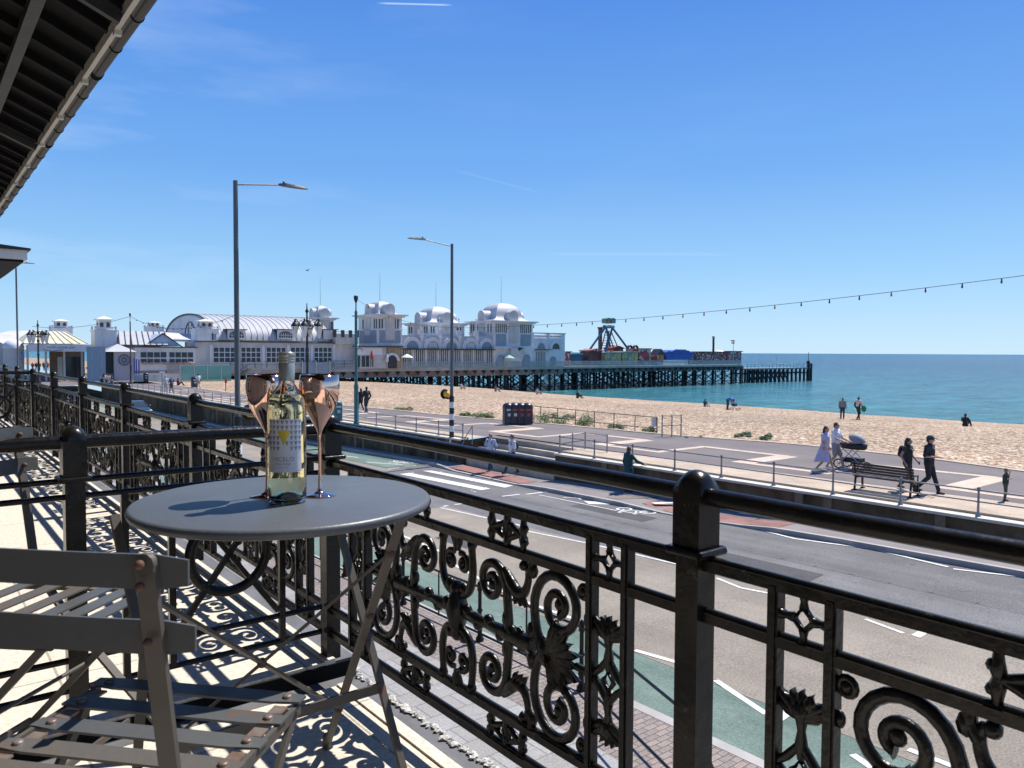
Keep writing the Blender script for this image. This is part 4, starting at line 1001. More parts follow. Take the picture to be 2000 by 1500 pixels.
# ---- pavilion with domical vault
def pavilion(label,pxc,px1,pyc,px0,s0,ytop,zb,rl,pan,wins,masth):
    ta,tb=X(pxc,s0),X(px1,s0); zc=Zp(pyc,pxc,s0); sb=PT(px0,pyc,ta)[0]
    th=thing('domed_pavilion',label,'building',(ta+tb)/2,(s0+sb)/2,zb)
    g=MB().bx(ta,tb,s0,sb,zb,zc); part('wall',g,m_pw,th,rel=False)
    e=.85
    g=MB().bx(ta-e,tb+e,s0-e,sb+e,zc,zc+.25).bx(ta-e*.5,tb+e*.5,s0-e*.5,sb+e*.5,zc-.25,zc-.002); part('cornice',g,m_pw,th,rel=False)
    LZ=.95; cx,cy=(ta+tb)/2,(s0+sb)/2; hx,hy=(tb-ta)/2,(sb-s0)/2; zt=Zp(ytop,(pxc+px0)/2,(s0+sb)/2); z0=zc+.25
    H=zt-z0; lv=[(1.0,0),(.84,.05),(.72,.13),(.665,.24),(.65,.32)]+[(.65*math.cos(PI/2*k/9),.32+.68*math.sin(PI/2*k/9)) for k in range(1,10)]
    g=MB(); mm_=8
    for ax_,ay_ in ((0,-1),(1,0),(0,1),(-1,0)):      # four curved vault faces meeting in sharp hips
        vs=[];fs=[]
        for f,h in lv:
            f=max(f,.001)
            for j in range(mm_+1):
                w=-1+2*j/mm_; x,y=(w*(-ay_),ay_) if ay_ else (ax_,w*ax_)
                vs.append((cx+hx*f*x,cy+hy*f*y,z0+H*h))
        for i in range(len(lv)-1):
            for j in range(mm_): a_=i*(mm_+1)+j; fs.append((a_,a_+1,a_+mm_+2,a_+mm_+1))
        g.add(vs,fs,True)
    dm=part('dome',g,m_dome,th,rel=False)
    g=MB(); flagpole(g,cx,cy,zt-.1,masth); part('mast',g,m_line,dm,rel=False)
    for (c,ax,sg,edge,ce) in ((cx,'y',-1,s0,cy),(cy,'x',-1,ta,cx),(cx,'y',1,sb,cy),(cy,'x',1,tb,cx)):
        g=MB(); n=12; poly=[(c+rl*math.cos(PI*i/n),z0+LZ+rl*math.sin(PI*i/n)) for i in range(n+1)]
        full=[(c+rl,z0)]+poly+[(c-rl,z0)]
        a,b=edge+sg*.12,edge+(ce-edge)*.70
        g.prism(full,min(a,b),max(a,b),ax); part('lunette',g,m_dome,th,rel=False)
        g=MB(); 
        if ax=='y' and sg<0:
            g.prism([(c-rl*.86,zb if False else zc-3.6),(c+rl*.86,zc-3.6)]+[(c+rl*.86*math.cos(PI*i/n),z0+LZ+rl*.86*math.sin(PI*i/n)) for i in range(n+1)],s0-.16,s0-.121,'y'); g.bx(c-rl*1.0,c+rl*1.0,s0-.12,s0,zc-4.2,z0); part('bay_front',g,m_pw2,th,rel=False)
        if ax=='x' and sg<0:
            g.prism([(c+p*rl*.86,z0) for p in (1,)]+[(c+rl*.86*math.cos(PI*i/n),z0+LZ+rl*.86*math.sin(PI*i/n)) for i in range(n+1)]+[(c-rl*.86,z0)],ta-.16,ta-.121,'x'); g.bx(ta-.12,ta,c-rl,c+rl,zc-3.4,z0); part('bay_front',g,m_pw2,th,rel=False)
    # windows: slim openings under the cornice on the two seen faces
    zw0,zw1=Zp(wins[0],pxc,s0),Zp(wins[1],pxc,s0)
    for k in wins[2]:
        t=ta+(tb-ta)*k; w=wins[3]
        g=MB().prism(arch_poly(t,zw1,w,zw0-w/2,6),s0-.05,s0+.05,'y'); part('window',g,m_gls,th,rel=False)
    for k in wins[4]:
        s=s0+(sb-s0)*k; w=wins[3]*1.5
        g=MB().prism(arch_poly(s,zw1,w,zw0-w/2,6),ta-.05,ta+.05,'x'); part('window',g,m_gls,th,rel=False)
    if pan:
        z1,z0_=Zp(pan[0],pxc,s0),Zp(pan[1],pxc,s0)
        for a,b in pan[2]:
            g=MB().bx(ta+(tb-ta)*a,ta+(tb-ta)*b,s0-.06,s0+.02,z0_,z1); part('panel',g,m_pg,th,rel=False)
        if pan[3]:
            g=MB().bx(ta-.06,ta,s0+.5,sb-.5,z0_,z1); part('panel',g,m_pg,th,rel=False)
        g=MB().bx(ta-.1,tb+.1,s0-.12,s0,z1+.06,z1+.26).bx(ta-.1,tb+.1,s0-.12,s0,z0_-.3,z0_-.05).bx(ta-.12,ta-.0,s0-.1,sb,z1+.06,z1+.26); part('string_course',g,m_pw,th,rel=False)
    return th,ta,tb,sb
pv3,p3a,p3b,p3s=pavilion('tallest white domed pavilion of the pier, the rightmost one beside the arcade end',964,1040,628,917,119.4,590,DK,1.12,(652,675,((.05,.31),(.68,.95)),False),(632,650,(.06,.11,.16,.21,.26,.31,.69,.74,.79,.84,.89,.94),.22,(.1,.22,.68,.82,.92)),5.5)
pv1,p1a,p1b,p1s=pavilion('leftmost slim white domed pavilion with two large blue-grey panels, by the hall roof end',738,785,616,700,119.2,587,DK,.95,(645,670,((.06,.94),),True),(622,641,(.07,.18,.72,.83),.28,(.06,.17,.60,.75)),5.2)
pv2,p2a,p2b,p2s=pavilion('low middle domed pavilion standing behind the white arcade',838,907,632,796,127,597,DK,1.15,None,(637,650,(.06,.13,.80,.88),.3,(.1,.2,.8,.9)),5.0)
pv4,p4a,p4b,p4s=pavilion('small white domed pavilion far behind the curved hall roof',618,652,622,600,150,596,DK,1.0,None,(627,642,(.6,.75,.9),.4,(.3,.6)),6)
# ---- arcade between pavilions
m_aw=mat('arcade_shaded_render',(.42,.45,.49),.65,var=.08,vs=.6)  # blue-grey shade is put into the arcade wall colour
sA=119.9
ar=thing('arcade','white pier arcade with five arches above a glazed cafe front, between the domed pavilions','building',82,123,DK)
ta,tb=p1b+.02,p3a-.02; zt=Zp(656,880,sA); zm=Zp(681,880,sA); zw=Zp(684,880,sA)
g=MB().bx(ta,tb,sA,126.9,zm,zt); part('upper_wall',g,m_aw,ar,rel=False)
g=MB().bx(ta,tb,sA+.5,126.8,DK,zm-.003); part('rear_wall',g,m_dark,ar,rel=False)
for px in (805,845,881,919,950):
    c=X(px,sA); r=1.62; g=MB(); arch_ring(g,c,zm+.15,1.25,1.95,sA-.22,sA); 
    g.bx(c-1.95,c-1.25,sA-.22,sA,zm,zm+.149).bx(c+1.25,c+1.95,sA-.22,sA,zm,zm+.149); o=part('arch',g,m_pw,ar,rel=False)
    g=MB().prism(arch_poly(c,zm+.02,2.2,zm+.2,10),sA-.06,sA-.01,'y'); 
    if px in (845,919): 
        part('tympanum',g,m_pw2,o,rel=False)
        for z in (.35,.75): part('louvre',MB().bx(c-.85,c+.85,sA-.16,sA-.07,zm+z,zm+z+.22),m_pw,o,rel=False)
    else: part('tympanum',g,m_pg,o,rel=False)
g=MB().bx(ta-.3,tb,sA-1.3,sA,zm-.22,zm-.05); part('awning',g,m_line,ar,rel=False)
g=MB().bx(ta,tb,sA-.02,sA+.03,DK+.1,zm-.25); part('glazing',g,m_gls,ar,rel=False)
g=MB(); n=46
for i in range(n+1):
    t=ta+(tb-ta)*i/n; w=.16 if i%6 else .42; g.bx(t-w/2,t+w/2,sA-.12,sA-.03,DK,zm-.24)
g.bx(ta,tb,sA-.13,sA-.031,DK,DK+.35); part('glazing_bar',g,m_pw,ar,rel=False)
g=MB()
for z in (.35,.7,1.05): g.bx(ta,tb,sA+.1,sA+.16,zt+z-.04,zt+z)
part('parapet_rail',g,m_rail,ar,rel=False)
for px in (822,858,896,930):
    c=X(px,sA); g=MB().bx(c-.4,c+.4,sA-.25,sA+.4,zm+1.9,zt+1.0).bx(c-.25,c+.25,sA-.35,sA-.251,zm+1.3,zt-.3); g.tube([(c,sA,zt+1),(c,sA,zt+3.1)],[.11,.07],6); g.sph((c,sA,zt+3.2),.2,7,5); part('pedestal',g,m_pw,ar,rel=False)
# end wing
ew=thing('end_wing','square white two-arched wing at the seaward end of the pier buildings','building',103,122,DK)
ta,tb=p3b+.02,X(1103,sA); zt=Zp(652,1070,sA); zm=Zp(682,1070,sA)
g=MB().bx(ta,tb,sA,129,DK,zt-1.0).bx(ta,ta+.7,sA,129,zt-1,zt).bx(tb-.9,tb,sA,129,zt-1,zt).bx((ta+tb)/2-.35,(ta+tb)/2+.35,sA,sA+.6,zt-1,zt); part('wall',g,m_pw,ew,rel=False)
g=MB().bx(ta-.1,tb+.2,sA-.1,sA+.5,zt+.001,zt+.2).bx(ta+.71,tb-.91,sA+.2,sA+.35,zt-.6,zt-.4); part('parapet',g,m_pg,ew,rel=False)
for px in (1056,1085):
    c=X(px,sA); g=MB(); arch_ring(g,c,zm+.2,1.05,1.7,sA-.2,sA); g.bx(c-1.7,c-1.05,sA-.2,sA,zm,zm+.19).bx(c+1.05,c+1.7,sA-.2,sA,zm,zm+.19); o=part('arch',g,m_pw,ew,rel=False)
    g=MB().prism(arch_poly(c,zm+.02,2.0,zm+.25,10),sA-.06,sA-.01,'y'); part('tympanum',g,m_pg if px<1070 else m_gls,o,rel=False)
g=MB().bx(X(1044,sA),X(1072,sA),sA-1.2,sA,zm-.2,zm-.06); part('awning',g,m_line,ew,rel=False)
g=MB().bx(X(1046,sA),X(1065,sA),sA-.05,sA-.01,DK,zm-.6); o=part('glazing',g,m_gls,ew,rel=False)
g=MB()
for i in range(7): t=X(1046,sA)+i*(X(1065,sA)-X(1046,sA))/6; g.bx(t-.09,t+.09,sA-.12,sA-.051,DK,zm-.6)
part('glazing_bar',g,m_pw,o,rel=False)
c=X(1080,sA); g=MB().prism(arch_poly(c,DK+.2,1.7,DK+1.3,8),sA-.06,sA-.01,'y'); part('window',g,m_pg,ew,rel=False)
# pavilion 3 ground floor
zg=Zp(677,1000,119.3)
g=MB().bx(X(964,119.2)-.2,X(1000,119.2),118.6,119.38,zg-.35,zg-.15); part('awning',g,m_pw,pv3,rel=False)
for px in (977,1028):
    c=X(px,119.3); g=MB().prism(arch_poly(c,DK+.1,1.9,DK+1.5,8),119.25,119.39,'y'); o=part('window',g,m_pg,pv3,rel=False); g=MB(); arch_ring(g,c,DK+1.5,1.05,1.3,119.2,119.38,10); part('window_surround',g,m_pw,o,rel=False)
g=MB().bx(X(998,118.5),X(1024,118.5),118.4,118.5,Zp(693,1010,118.5),Zp(680,1010,118.5)); part('banner',g,m_pw2,pv3,rel=False)
g=MB().prism([(X(1010,118.5),Zp(679,1010,118.5)),(X(1022,118.5),Zp(679,1010,118.5)),(X(1013,118.5),Zp(686,1010,118.5))],118.33,118.39,'y'); part('banner_mark',g,m_dark,pv3,rel=False)
# pavilion 1 ground floor
zg=Zp(675,740,119)
g=MB().bx(X(690,118.9),X(786,118.9),118.3,119.18,zg-.25,zg-.05); part('awning',g,m_line,pv1,rel=False)
kg=thing('pier_kiosk_front','white banner front with dark windows under the slim domed pavilion','shop front',X(725),119,DK)
g=MB().bx(X(697),X(749),119.05,122,DK,zg-.3); part('wall',g,m_pw2,kg,rel=False)
g=MB().bx(X(698,118.9),X(747,118.9),118.95,119.04,Zp(693,720,119),zg-.35); part('banner',g,mat('banner_white',(.75,.75,.76),.6),kg,rel=False)
for a,b in ((698,703),(707,713),(715,721),(724,729)):
    part('window',MB().bx(X(a,119),X(b,119),118.97,119.04,DK+.3,Zp(695,720,119)),m_gls,kg,rel=False)
n=18; c=X(701,118.9)+.15; zc_=Zp(686,702,118.9); g=MB(); arch_ring(g,c,zc_,.45,.6,118.9,118.945,8)
part('banner_mark',g,mat('banner_blue',(.15,.25,.4),.6),kg,rel=False)
st_=thing('pier_stone_porch','tan stone porch with an arched doorway beside the glazed cafe front','shop front',X(764),119,DK)
m_stone=slabs('tan_stone',(.38,.29,.17),(.28,.21,.13),(.2,.17,.13),.6,.3,msize=.03)
g=MB().bx(X(751),X(778),118.9,119.17,DK,zg-.3); part('wall',g,m_stone,st_,rel=False)
c=X(766,118.8); g=MB(); arch_ring(g,c,DK+1.3,1.0,1.45,118.7,118.89,10); part('arch',g,m_pw,st_,rel=False)
g=MB().prism(arch_poly(c,DK+.02,1.9,DK+1.3,8),118.8,118.88,'y'); part('door',g,m_dark,st_,rel=False)
# connecting block left of pavilion 1
cb=thing('link_block','plain pale flat-roofed block between the curved hall and the slim domed pavilion','building',X(675),122,DK)
g=MB().bx(X(655),X(699),119.9,127,Zp(672,680),Zp(652,680)); part('wall',g,m_pw2,cb,rel=False)
g=MB()
for px in (653,669,684,697): g.bx(X(px)-.25,X(px)+.25,119.7,120.1,Zp(652,680)-.6,Zp(645,680))
g.bx(X(653),X(697),119.85,119.89,Zp(648,680)-.08,Zp(648,680)); part('parapet',g,m_line,cb,rel=False)
# ---- curved-roof hall
hl=thing('pier_hall','long low white hall with a curved zinc roof and five gridded windows on the pier','building',47,133,DK)
t0,t1=37.2,56.6; s0,s1=121.2,149; ze,zr=Zp(664,430,121),PS(364,613.5,135)[1]
n=22; sec=[((s0+s1)/2-(s1-s0)/2*math.cos(PI*i/n),ze+(zr-ze)*math.sin(PI*i/n)**.88) for i in range(n+1)]
g=MB(); vs=[(t,s,z) for t in (t0,t1) for s,z in sec]; g.add(vs,[(i,n+1+i,n+2+i,i+1) for i in range(n)],True)
g.add([(t0,s,z) for s,z in sec],[tuple(range(n+1))]); g.add([(t1,s,z) for s,z in sec],[tuple(range(n,-1,-1))])
rf=part('roof',g,m_zinc,hl,rel=False)
g=MB(); k=0
while t0+.45+k*.93<t1: t=t0+.45+k*.93; g.tube([(t,s,z+.02) for s,z in sec[:n//2+4]],.055,4); k+=1
part('seam',g,mat('zinc_seam',(.30,.30,.31),.6),rf,rel=False)
g=MB(); g.tube([(t0-.05,s,z) for s,z in sec],.13,5); g.tube([(t1+.05,s,z) for s,z in sec],.10,5); part('verge',g,m_line,rf,rel=False)
g=MB().add([(t0-.06,s,z) for s,z in [(s0+(s-s0)*.93+.9,ze+(z-ze)*.93) for s,z in sec]],[tuple(range(n+1))]); part('gable_wall',g,m_pw,hl,rel=False)
g=MB(); c=(s0+s1)/2-2
for k in (0,.33,.66,1): g.bar((t0-.1,c-3+6*k,ze+.2),(t0-.1,c-3+6*k,ze+.2+2.8*math.sqrt(max(.02,1-(2*k-1)**2))),.1,.1)
g.tube([(t0-.1,c+3*math.cos(PI*i/10),ze+.2+2.9*math.sin(PI*i/10)) for i in range(11)],.09,5); part('fan_window',g,m_line,hl,rel=False)
zE=lambda px: Zp(667+(px-382)*.0135,px,120.4)
g=MB(); ta,tb=X(382,120.4),X(697,120.4)
g.add([(ta,120.4,DK-1.2),(tb,120.4,DK-.0),(tb,120.4,zE(697)),(ta,120.4,zE(382))],[(0,1,2,3)]); g.add([(tb,120.4,DK),(tb,124,DK),(tb,124,zE(697)),(tb,120.4,zE(697))],[(0,1,2,3)]); g.add([(ta,120.4,zE(382)),(tb,120.4,zE(697)),(tb,124,zE(697)+.1),(ta,124,zE(382)+.1)],[(0,1,2,3)])
g.add([(ta,126,DK-1.2),(ta,120.4,DK-1.2),(ta,120.4,zE(382)),(ta,126,zE(382))],[(0,1,2,3)])
part('wall',g,m_pw2,hl,rel=False)
g=MB().bar((ta-.2,120.3,zE(382)+.05),(tb+.1,120.3,zE(697)+.05),.35,.16); part('gutter',g,m_line,hl,rel=False)
for a,b in ((418,462),(472,511),(521.5,560),(569,606),(615,650)): win(hl,X(a),X(b),Zp(708,a),Zp(678,a),120.38,4,3)
for px in (414,467,516,565,611,654): t=X(px); part('pilaster',MB().bx(t-.22,t+.22,120.28,120.398,DK,Zp(673,px)),m_pw,hl,rel=False)
for a,b in ((445,480),(542,574),(632,658)):
    ta,tb=X(a,121),X(b,121); za,zb_=Zp(662.5,a,121),Zp(644,a,121)
    g=MB().bx(ta,tb,121.0,126,za,zb_); o=part('dormer',g,m_pw,hl,rel=False)
    g=MB().bx(ta-.35,tb+.25,120.8,126,zb_,zb_+.14); part('dormer_roof',g,m_line,o,rel=False)
    g=MB().bx(ta-.04,ta-.001,121.1,126,za,zb_-.05); part('dormer_cheek',g,m_line,o,rel=False)
    if a<600: 
        c=(ta+tb)/2; w=(tb-ta)*.4
        g=MB().prism([(c-w,za+.25),(c+w,za+.25)]+[(c+w*math.cos(PI*i/8),za+.65+.65*math.sin(PI*i/8)) for i in range(9)],120.93,120.99,'y'); p_=part('window',g,m_gls,o,rel=False)
        g=MB()
        for i in range(1,6): t=c-w+2*w*i/6; g.bx(t-.04,t+.04,120.88,120.929,za+.25,za+1.05)
        g.bx(c-w,c+w,120.87,120.928,za+.62,za+.7); part('frame',g,m_pw,p_,rel=False)
# walkway with railing and painted shade below the hall
wk=thing('walkway','raised walkway with thin railing and short stair below the hall windows','walkway',50,119,1)
zd=Zp(718,560,119)
g=MB().bx(X(470,119),X(650,119),119.42,120.3,zd-.45,zd); part('deck',g,m_pw2,wk,rel=False)
g=MB(); t=X(450,119)
while t<X(690,119): g.bx(t,t+.07,119.1,119.17,zd,zd+1.1); t+=1.9
for z in (.55,1.08): g.bx(X(450,119),X(690,119),119.1,119.16,zd+z-.05,zd+z)
part('railing',g,m_line,wk,rel=False)
g=MB()
for i in range(8): t=X(488,118.8)-i*.32; g.bx(t-.34,t,118.3,119.3,zd-.2-i*.22,zd-.12-i*.22)
g.bar((X(488,118.8),118.3,zd+.8),(X(488,118.8)-2.6,118.3,zd-.9),.07,.07); part('stair',g,m_line,wk,rel=False)
g=MB().bx(X(478),X(660),120.5,120.7,-.6,DK-.3); part('under_shade_panel',g,m_dark,wk,rel=False)  # dark panel stands in for the shade under the hall
gb=thing('hoarding','blue-grey panelled hoarding on the deck, right of the curved hall windows','hoarding',X(615),118,DK)
g=MB().bx(X(590,118.3),X(645,118.3),118.2,118.3,DK-.7,Zp(708,600,118.3)); part('panel',g,m_pg,gb,rel=False)
g=MB()
for px in (590,617,644): g.tube([(X(px,118.1),118.1,DK-.7),(X(px,118.1),118.1,Zp(704,600,118.1))],.07,5)
part('post',g,m_rail,gb,rel=False)
# low cafe wing, left
cf=thing('cafe_wing','low white cafe wing with two rows of small dark windows and flower boxes','building',30,124,1)
ta,tb=X(264,119.5),X(382,119.5); zt=Zp(679,320,119.5)
g=MB().bx(ta,tb,119.5,127,.2,zt); part('wall',g,m_pw,cf,rel=False)
g=MB().bx(ta-.5,tb+.2,119.2,127.3,zt+.001,zt+.16); part('roof_edge',g,m_line,cf,rel=False)
for a,b,n in ((274,326,4),(330,378,4)):
    for i in range(n):
        w=(b-a)/n; u0,u1=a+w*i+1,a+w*(i+1)-1
        part('window',MB().bx(X(u0,119.5),X(u1,119.5),119.44,119.49,Zp(698,320,119.5),Zp(688,320,119.5)),m_gls,cf,rel=False)
        part('window',MB().bx(X(u0,119.5),X(u1,119.5),119.44,119.49,Zp(707.5,320,119.5),Zp(701,320,119.5)),m_gls,cf,rel=False)
g=MB(); rr=random.Random(2)
for i in range(130): t=rr.uniform(X(275,119.3),X(378,119.3)); g.sph((t,119.25+rr.uniform(-.1,.1),Zp(709.5,320,119.3)+rr.uniform(-.12,.15)),.10,5,3)
part('flower_box',g,mat('mixed_flowers',(.35,.03,.03),.7,col2=(.7,.68,.6),vs=5),cf,rel=False)
ta,tb=X(284,123),X(352,123); g=MB().prism([(ta,Zp(676,300,123)),(tb,Zp(676,300,123)),((ta+tb)/2,Zp(652,315,123))],123,130,'y'); o=part('gable',g,mat('pale_blue_gable',(.50,.56,.66),.6),cf,rel=False)
m_=(ta+tb)/2; g=MB().bar((ta-.3,122.9,Zp(676,300,123)-.1),(m_,122.9,Zp(651,315,123)),.3,.14).bar((m_,122.9,Zp(651,315,123)),(tb+.3,122.9,Zp(676,300,123)-.1),.3,.14); part('gable_verge',g,m_line,o,rel=False)
zt2=Zp(646,270,128); g=MB().add([(X(228,124),122,Zp(673,240,122)),(X(330,122),122,Zp(673,300,122)),(X(322,132),132,zt2),(X(232,132),132,zt2)],[(0,1,2,3)]); g.add([(X(322,132),132,zt2),(X(232,132),132,zt2),(X(232,132),140,1),(X(322,132),140,1)],[(0,1,2,3)]); o=part('metal_roof',g,m_zinc,cf,rel=False)
g=MB()
for i in range(9):
    a=i/8; g.bar((X(228,124)+(X(330,122)-X(228,124))*a,121.95,Zp(673,260,122)+.06),(X(232,132)+(X(322,132)-X(232,132))*a,132,zt2+.06),.1,.1)
part('seam',g,m_line,o,rel=False)
g=MB().add([(X(322,125),125,Zp(662,330,125)),(X(388,125),125,Zp(664,380,125)),(X(372,132),132,Zp(652,360,132)),(X(322,132),132,Zp(649,330,132))],[(0,1,2,3)]); part('side_roof',g,m_pw2,cf,rel=False)
# turrets
def turret(label,px0,px1,ytop,ybot,s):
    ta,tb=X(px0,s),X(px1,s); w=tb-ta; zt,zb=Zp(ytop,px0,s),Zp(ybot,px0,s); H=zt-zb; cx=(ta+tb)/2; cy=s+w/2
    th=thing('turret',label,'turret',cx,cy,zb)
    zc=zb+H*.50
    part('body',MB().bx(ta,tb,s,s+w,zb-1.5,zc),m_pw,th,rel=False)
    g=MB().bx(ta-.12,tb+.12,s-.12,s+w+.12,zc,zc+H*.04)
    for a in (ta+.12,tb-.12):
        for b in (s+.12,s+w-.12): g.bx(a-.12,a+.12,b-.12,b+.12,zc+H*.04,zc+H*.16)
    g.bx(ta,tb,s,s+.06,zc+H*.10,zc+H*.13); part('parapet',g,m_pw,th,rel=False)
    l=w*.29; g=MB().bx(cx-l,cx+l,cy-l,cy+l,zc+H*.04,zt-H*.13); o=part('lantern',g,m_pw,th,rel=False)
    for k in (-.5,.5): part('window',MB().prism(arch_poly(cx+k*l,zc+H*.10,l*.55,zc+H*.24,6),cy-l-.05,cy-l-.001,'y'),m_gls,o,rel=False)
    part('window',MB().prism(arch_poly(cy,zc+H*.10,l*.8,zc+H*.24,6),cx-l-.05,cx-l-.001,'x'),m_gls,o,rel=False)
    g=MB(); vs=[]
    for f,z in ((1.35,0),(1.3,.25),(.7,.6),(0.05,1)):
        for a,b in ((-1,-1),(1,-1),(1,1),(-1,1)): vs.append((cx+a*l*f,cy+b*l*f,zt-H*.13+z*H*.13))
    g.add(vs,[(i*4+j,i*4+(j+1)%4,(i+1)*4+(j+1)%4,(i+1)*4+j) for i in range(3) for j in range(4)]+[(3,2,1,0)]); part('cap_roof',g,m_pw,th,rel=False)
turret('white lantern turret standing between the yellowish entrance roof and the metal cafe roof',186,229,616,677,124)
turret('white lantern turret rising behind the yellowish entrance roof',102,143,622,660,136)
turret('small white lantern turret just left of the curved hall gable',289,321,627,650,134)
turret('white lantern turret in front of the curved roof, left of its first dormer',386,428,622,664,121.4)
# entrance
en=thing('pier_entrance','open pier entrance with yellowish canopy roof and a white fascia sign','building',15,124,1)
m_yel=mat('yellowed_roof',(.60,.53,.27),.6,col2=(.66,.62,.44),vs=.3)
sE=118.
ta,tb=X(46,sE),X(170,sE); z0,z1=Zp(671,100,sE),Zp(646,100,sE+6)
g=MB(); a2,b2=X(62,sE+9),X(128,sE+9)
g.add([(ta,sE-.6,z0),(tb,sE-.6,z0),(b2,sE+9,z1),(a2,sE+9,z1),(ta,sE+18,z0),(tb,sE+18,z0)],[(0,1,2,3),(1,5,2),(0,3,4),(3,2,5,4)]); rf=part('canopy_roof',g,m_yel,en,rel=False)
g=MB()
for i in range(9): k=i/8; g.bar((ta+(tb-ta)*k,sE-.6,z0+.05),(a2+(b2-a2)*k,sE+9,z1+.05),.12,.1)
part('seam',g,m_pw2,rf,rel=False)
zs0,zs1=Zp(686.5,110,sE-.7),Zp(672.5,110,sE-.7)
part('fascia',MB().bx(X(55,sE-.7),X(180,sE-.7),sE-.9,sE-.61,zs0,zs1),m_pw,en,rel=False)
o_s=thing('x','x','x',X(95,sE-.95),sE-.92,(zs0+zs1)/2); 
fo=lambda x,y,z: Vector((x,0,y))
BASE.pop(o_s); bpy.data.objects.remove(o_s)
def wall_text(root,body,size,t,s,z,m,sx=1.0):
    b=BASE[root]; return tx(body,size,lambda x,y,zz:Vector((t-b[0]+x,s-b[1],z-b[2]+y)),'lettering',m,root,sx=sx)
m_ink=mat('dark_lettering',(.12,.13,.15),.6)
wall_text(en,'south parade pier',.46,X(120,sE-.92),sE-.915,Zp(678.5,120,sE-.92)-.12,m_ink)
g=MB().tube([(X(104,sE-.9)+i*.28-1.1,sE-.915,Zp(684.2,104,sE-.9)-.18*math.sin(PI*i/8)+.1) for i in range(9)],.06,4); part('logo_swoosh',g,m_ink,en,rel=False)
g=MB()
for px in (56,92,128,163): g.bx(X(px,sE)-.12,X(px,sE)+.12,sE+1,sE+1.25,1.1,z0-.2)
part('column',g,m_pw2,en,rel=False)
part('ticket_wall',MB().bx(X(97,sE+5),X(165,sE+5),sE+5,sE+5.3,1.1,z0-.4),mat('brown_entrance_wall',(.20,.15,.10),.8,var=.3,vs=.5),en,rel=False)
for a,b,mm in ((112,122,m_pw2),(128,150,m_gls),(152,160,m_dark)): part('door',MB().bx(X(a,sE+4.9),X(b,sE+4.9),sE+4.9,sE+4.98,1.13,Zp(697,120,sE+4.9)),mm,en,rel=False)
part('glass_screen',MB().bx(X(170,117),X(206,117),117,117.1,1.15,Zp(677,190,117)),mat('blue_glass_screen',(.22,.32,.40),.25),en,rel=False)
part('rear_roof',MB().add([(X(-70,126),126,Zp(671,0,126)),(X(150,126),126,Zp(671,140,126)),(X(118,138),138,Zp(645,110,138)),(X(20,138),138,Zp(646,20,138)),(X(-70,150),150,Zp(671,0,150)),(X(150,150),150,Zp(671,140,150))],[(0,1,2,3),(1,5,2),(0,3,4),(3,2,5,4)]),m_pw2,en,rel=False)
# domed tent at far left
dt=thing('domed_tent','small white domed kiosk with striped blue sign, far left of the pier entrance','kiosk',X(28,119),119,1.1)
c=X(30,119); r=X(52,119)-c; zz=Zp(680,30,119)
g=MB().lathe([(r,0)]+[(r*math.cos(PI/2*i/7),r*.95*math.sin(PI/2*i/7)) for i in range(1,8)],20,(c,121,zz)); part('dome',g,m_pw,dt,rel=False)
part('wall',MB().lathe([(r*.95,1.1-zz),(r*.95,-.01)],20,(c,121,zz)),m_pw2,dt,rel=False)
part('side_hall',MB().bx(X(-60,124),X(8,124),124,130,1.1,Zp(672,0,124)).prism([(X(-60,124),Zp(672,0,124)),(X(8,124),Zp(672,0,124)),(X(-20,124),Zp(656,0,124)),(X(-60,124),Zp(654,0,124))],124,130,'y'),m_pw2,dt,rel=False)
g=MB()
for k in range(5): g.bx(X(36,116),X(48,116),116,116.05,Zp(702-k*3.0,40,116),Zp(700.6-k*3.0,40,116))
part('striped_sign',g,mat('sign_blue',(.08,.14,.45),.6),dt,rel=False)
# round-emblem booth
bo_=thing('corner_booth','low tiled-roof booth with a round spoked emblem on its pale wall','booth',X(238,117.5),118,1.1)
ta,tb=X(209,117.5),X(262,117.5); zt=Zp(687,235,117.5); tm=X(223,117.5)
part('wall',MB().bx(tm,tb,117.5,121,1.1,zt),mat('pale_pink_wall',(.48,.43,.43),.7),bo_,rel=False)
part('doorway',MB().bx(ta,tm-.01,118.2,121,1.1,zt),m_dark,bo_,rel=False)
g=MB(); a_,b_=ta-.3,tb+.3; g.add([(a_,117.1,zt),(b_,117.1,zt),(b_,121.3,zt),(a_,121.3,zt),(X(230,119.5),119.5,Zp(671.5,235,119.5))],[(0,1,4),(1,2,4),(2,3,4),(3,0,4),(3,2,1,0)]); part('roof',g,m_zinc,bo_,rel=False)
c=X(243,117.4); zc_=Zp(703,243,117.4); R=.72; g=MB()
g.tube([(c+R*math.cos(2*PI*i/24),117.44,zc_+R*math.sin(2*PI*i/24)) for i in range(24)],.07,5,closed=True); g.tube([(c+R*.35*math.cos(2*PI*i/16),117.44,zc_+R*.35*math.sin(2*PI*i/16)) for i in range(16)],.07,5,closed=True)
for k in range(8): a=PI*k/4; g.bar((c+R*.35*math.cos(a),117.44,zc_+R*.35*math.sin(a)),(c+R*.95*math.cos(a),117.44,zc_+R*.95*math.sin(a)),.09,.05)
part('emblem',g,m_ink,bo_,rel=False)
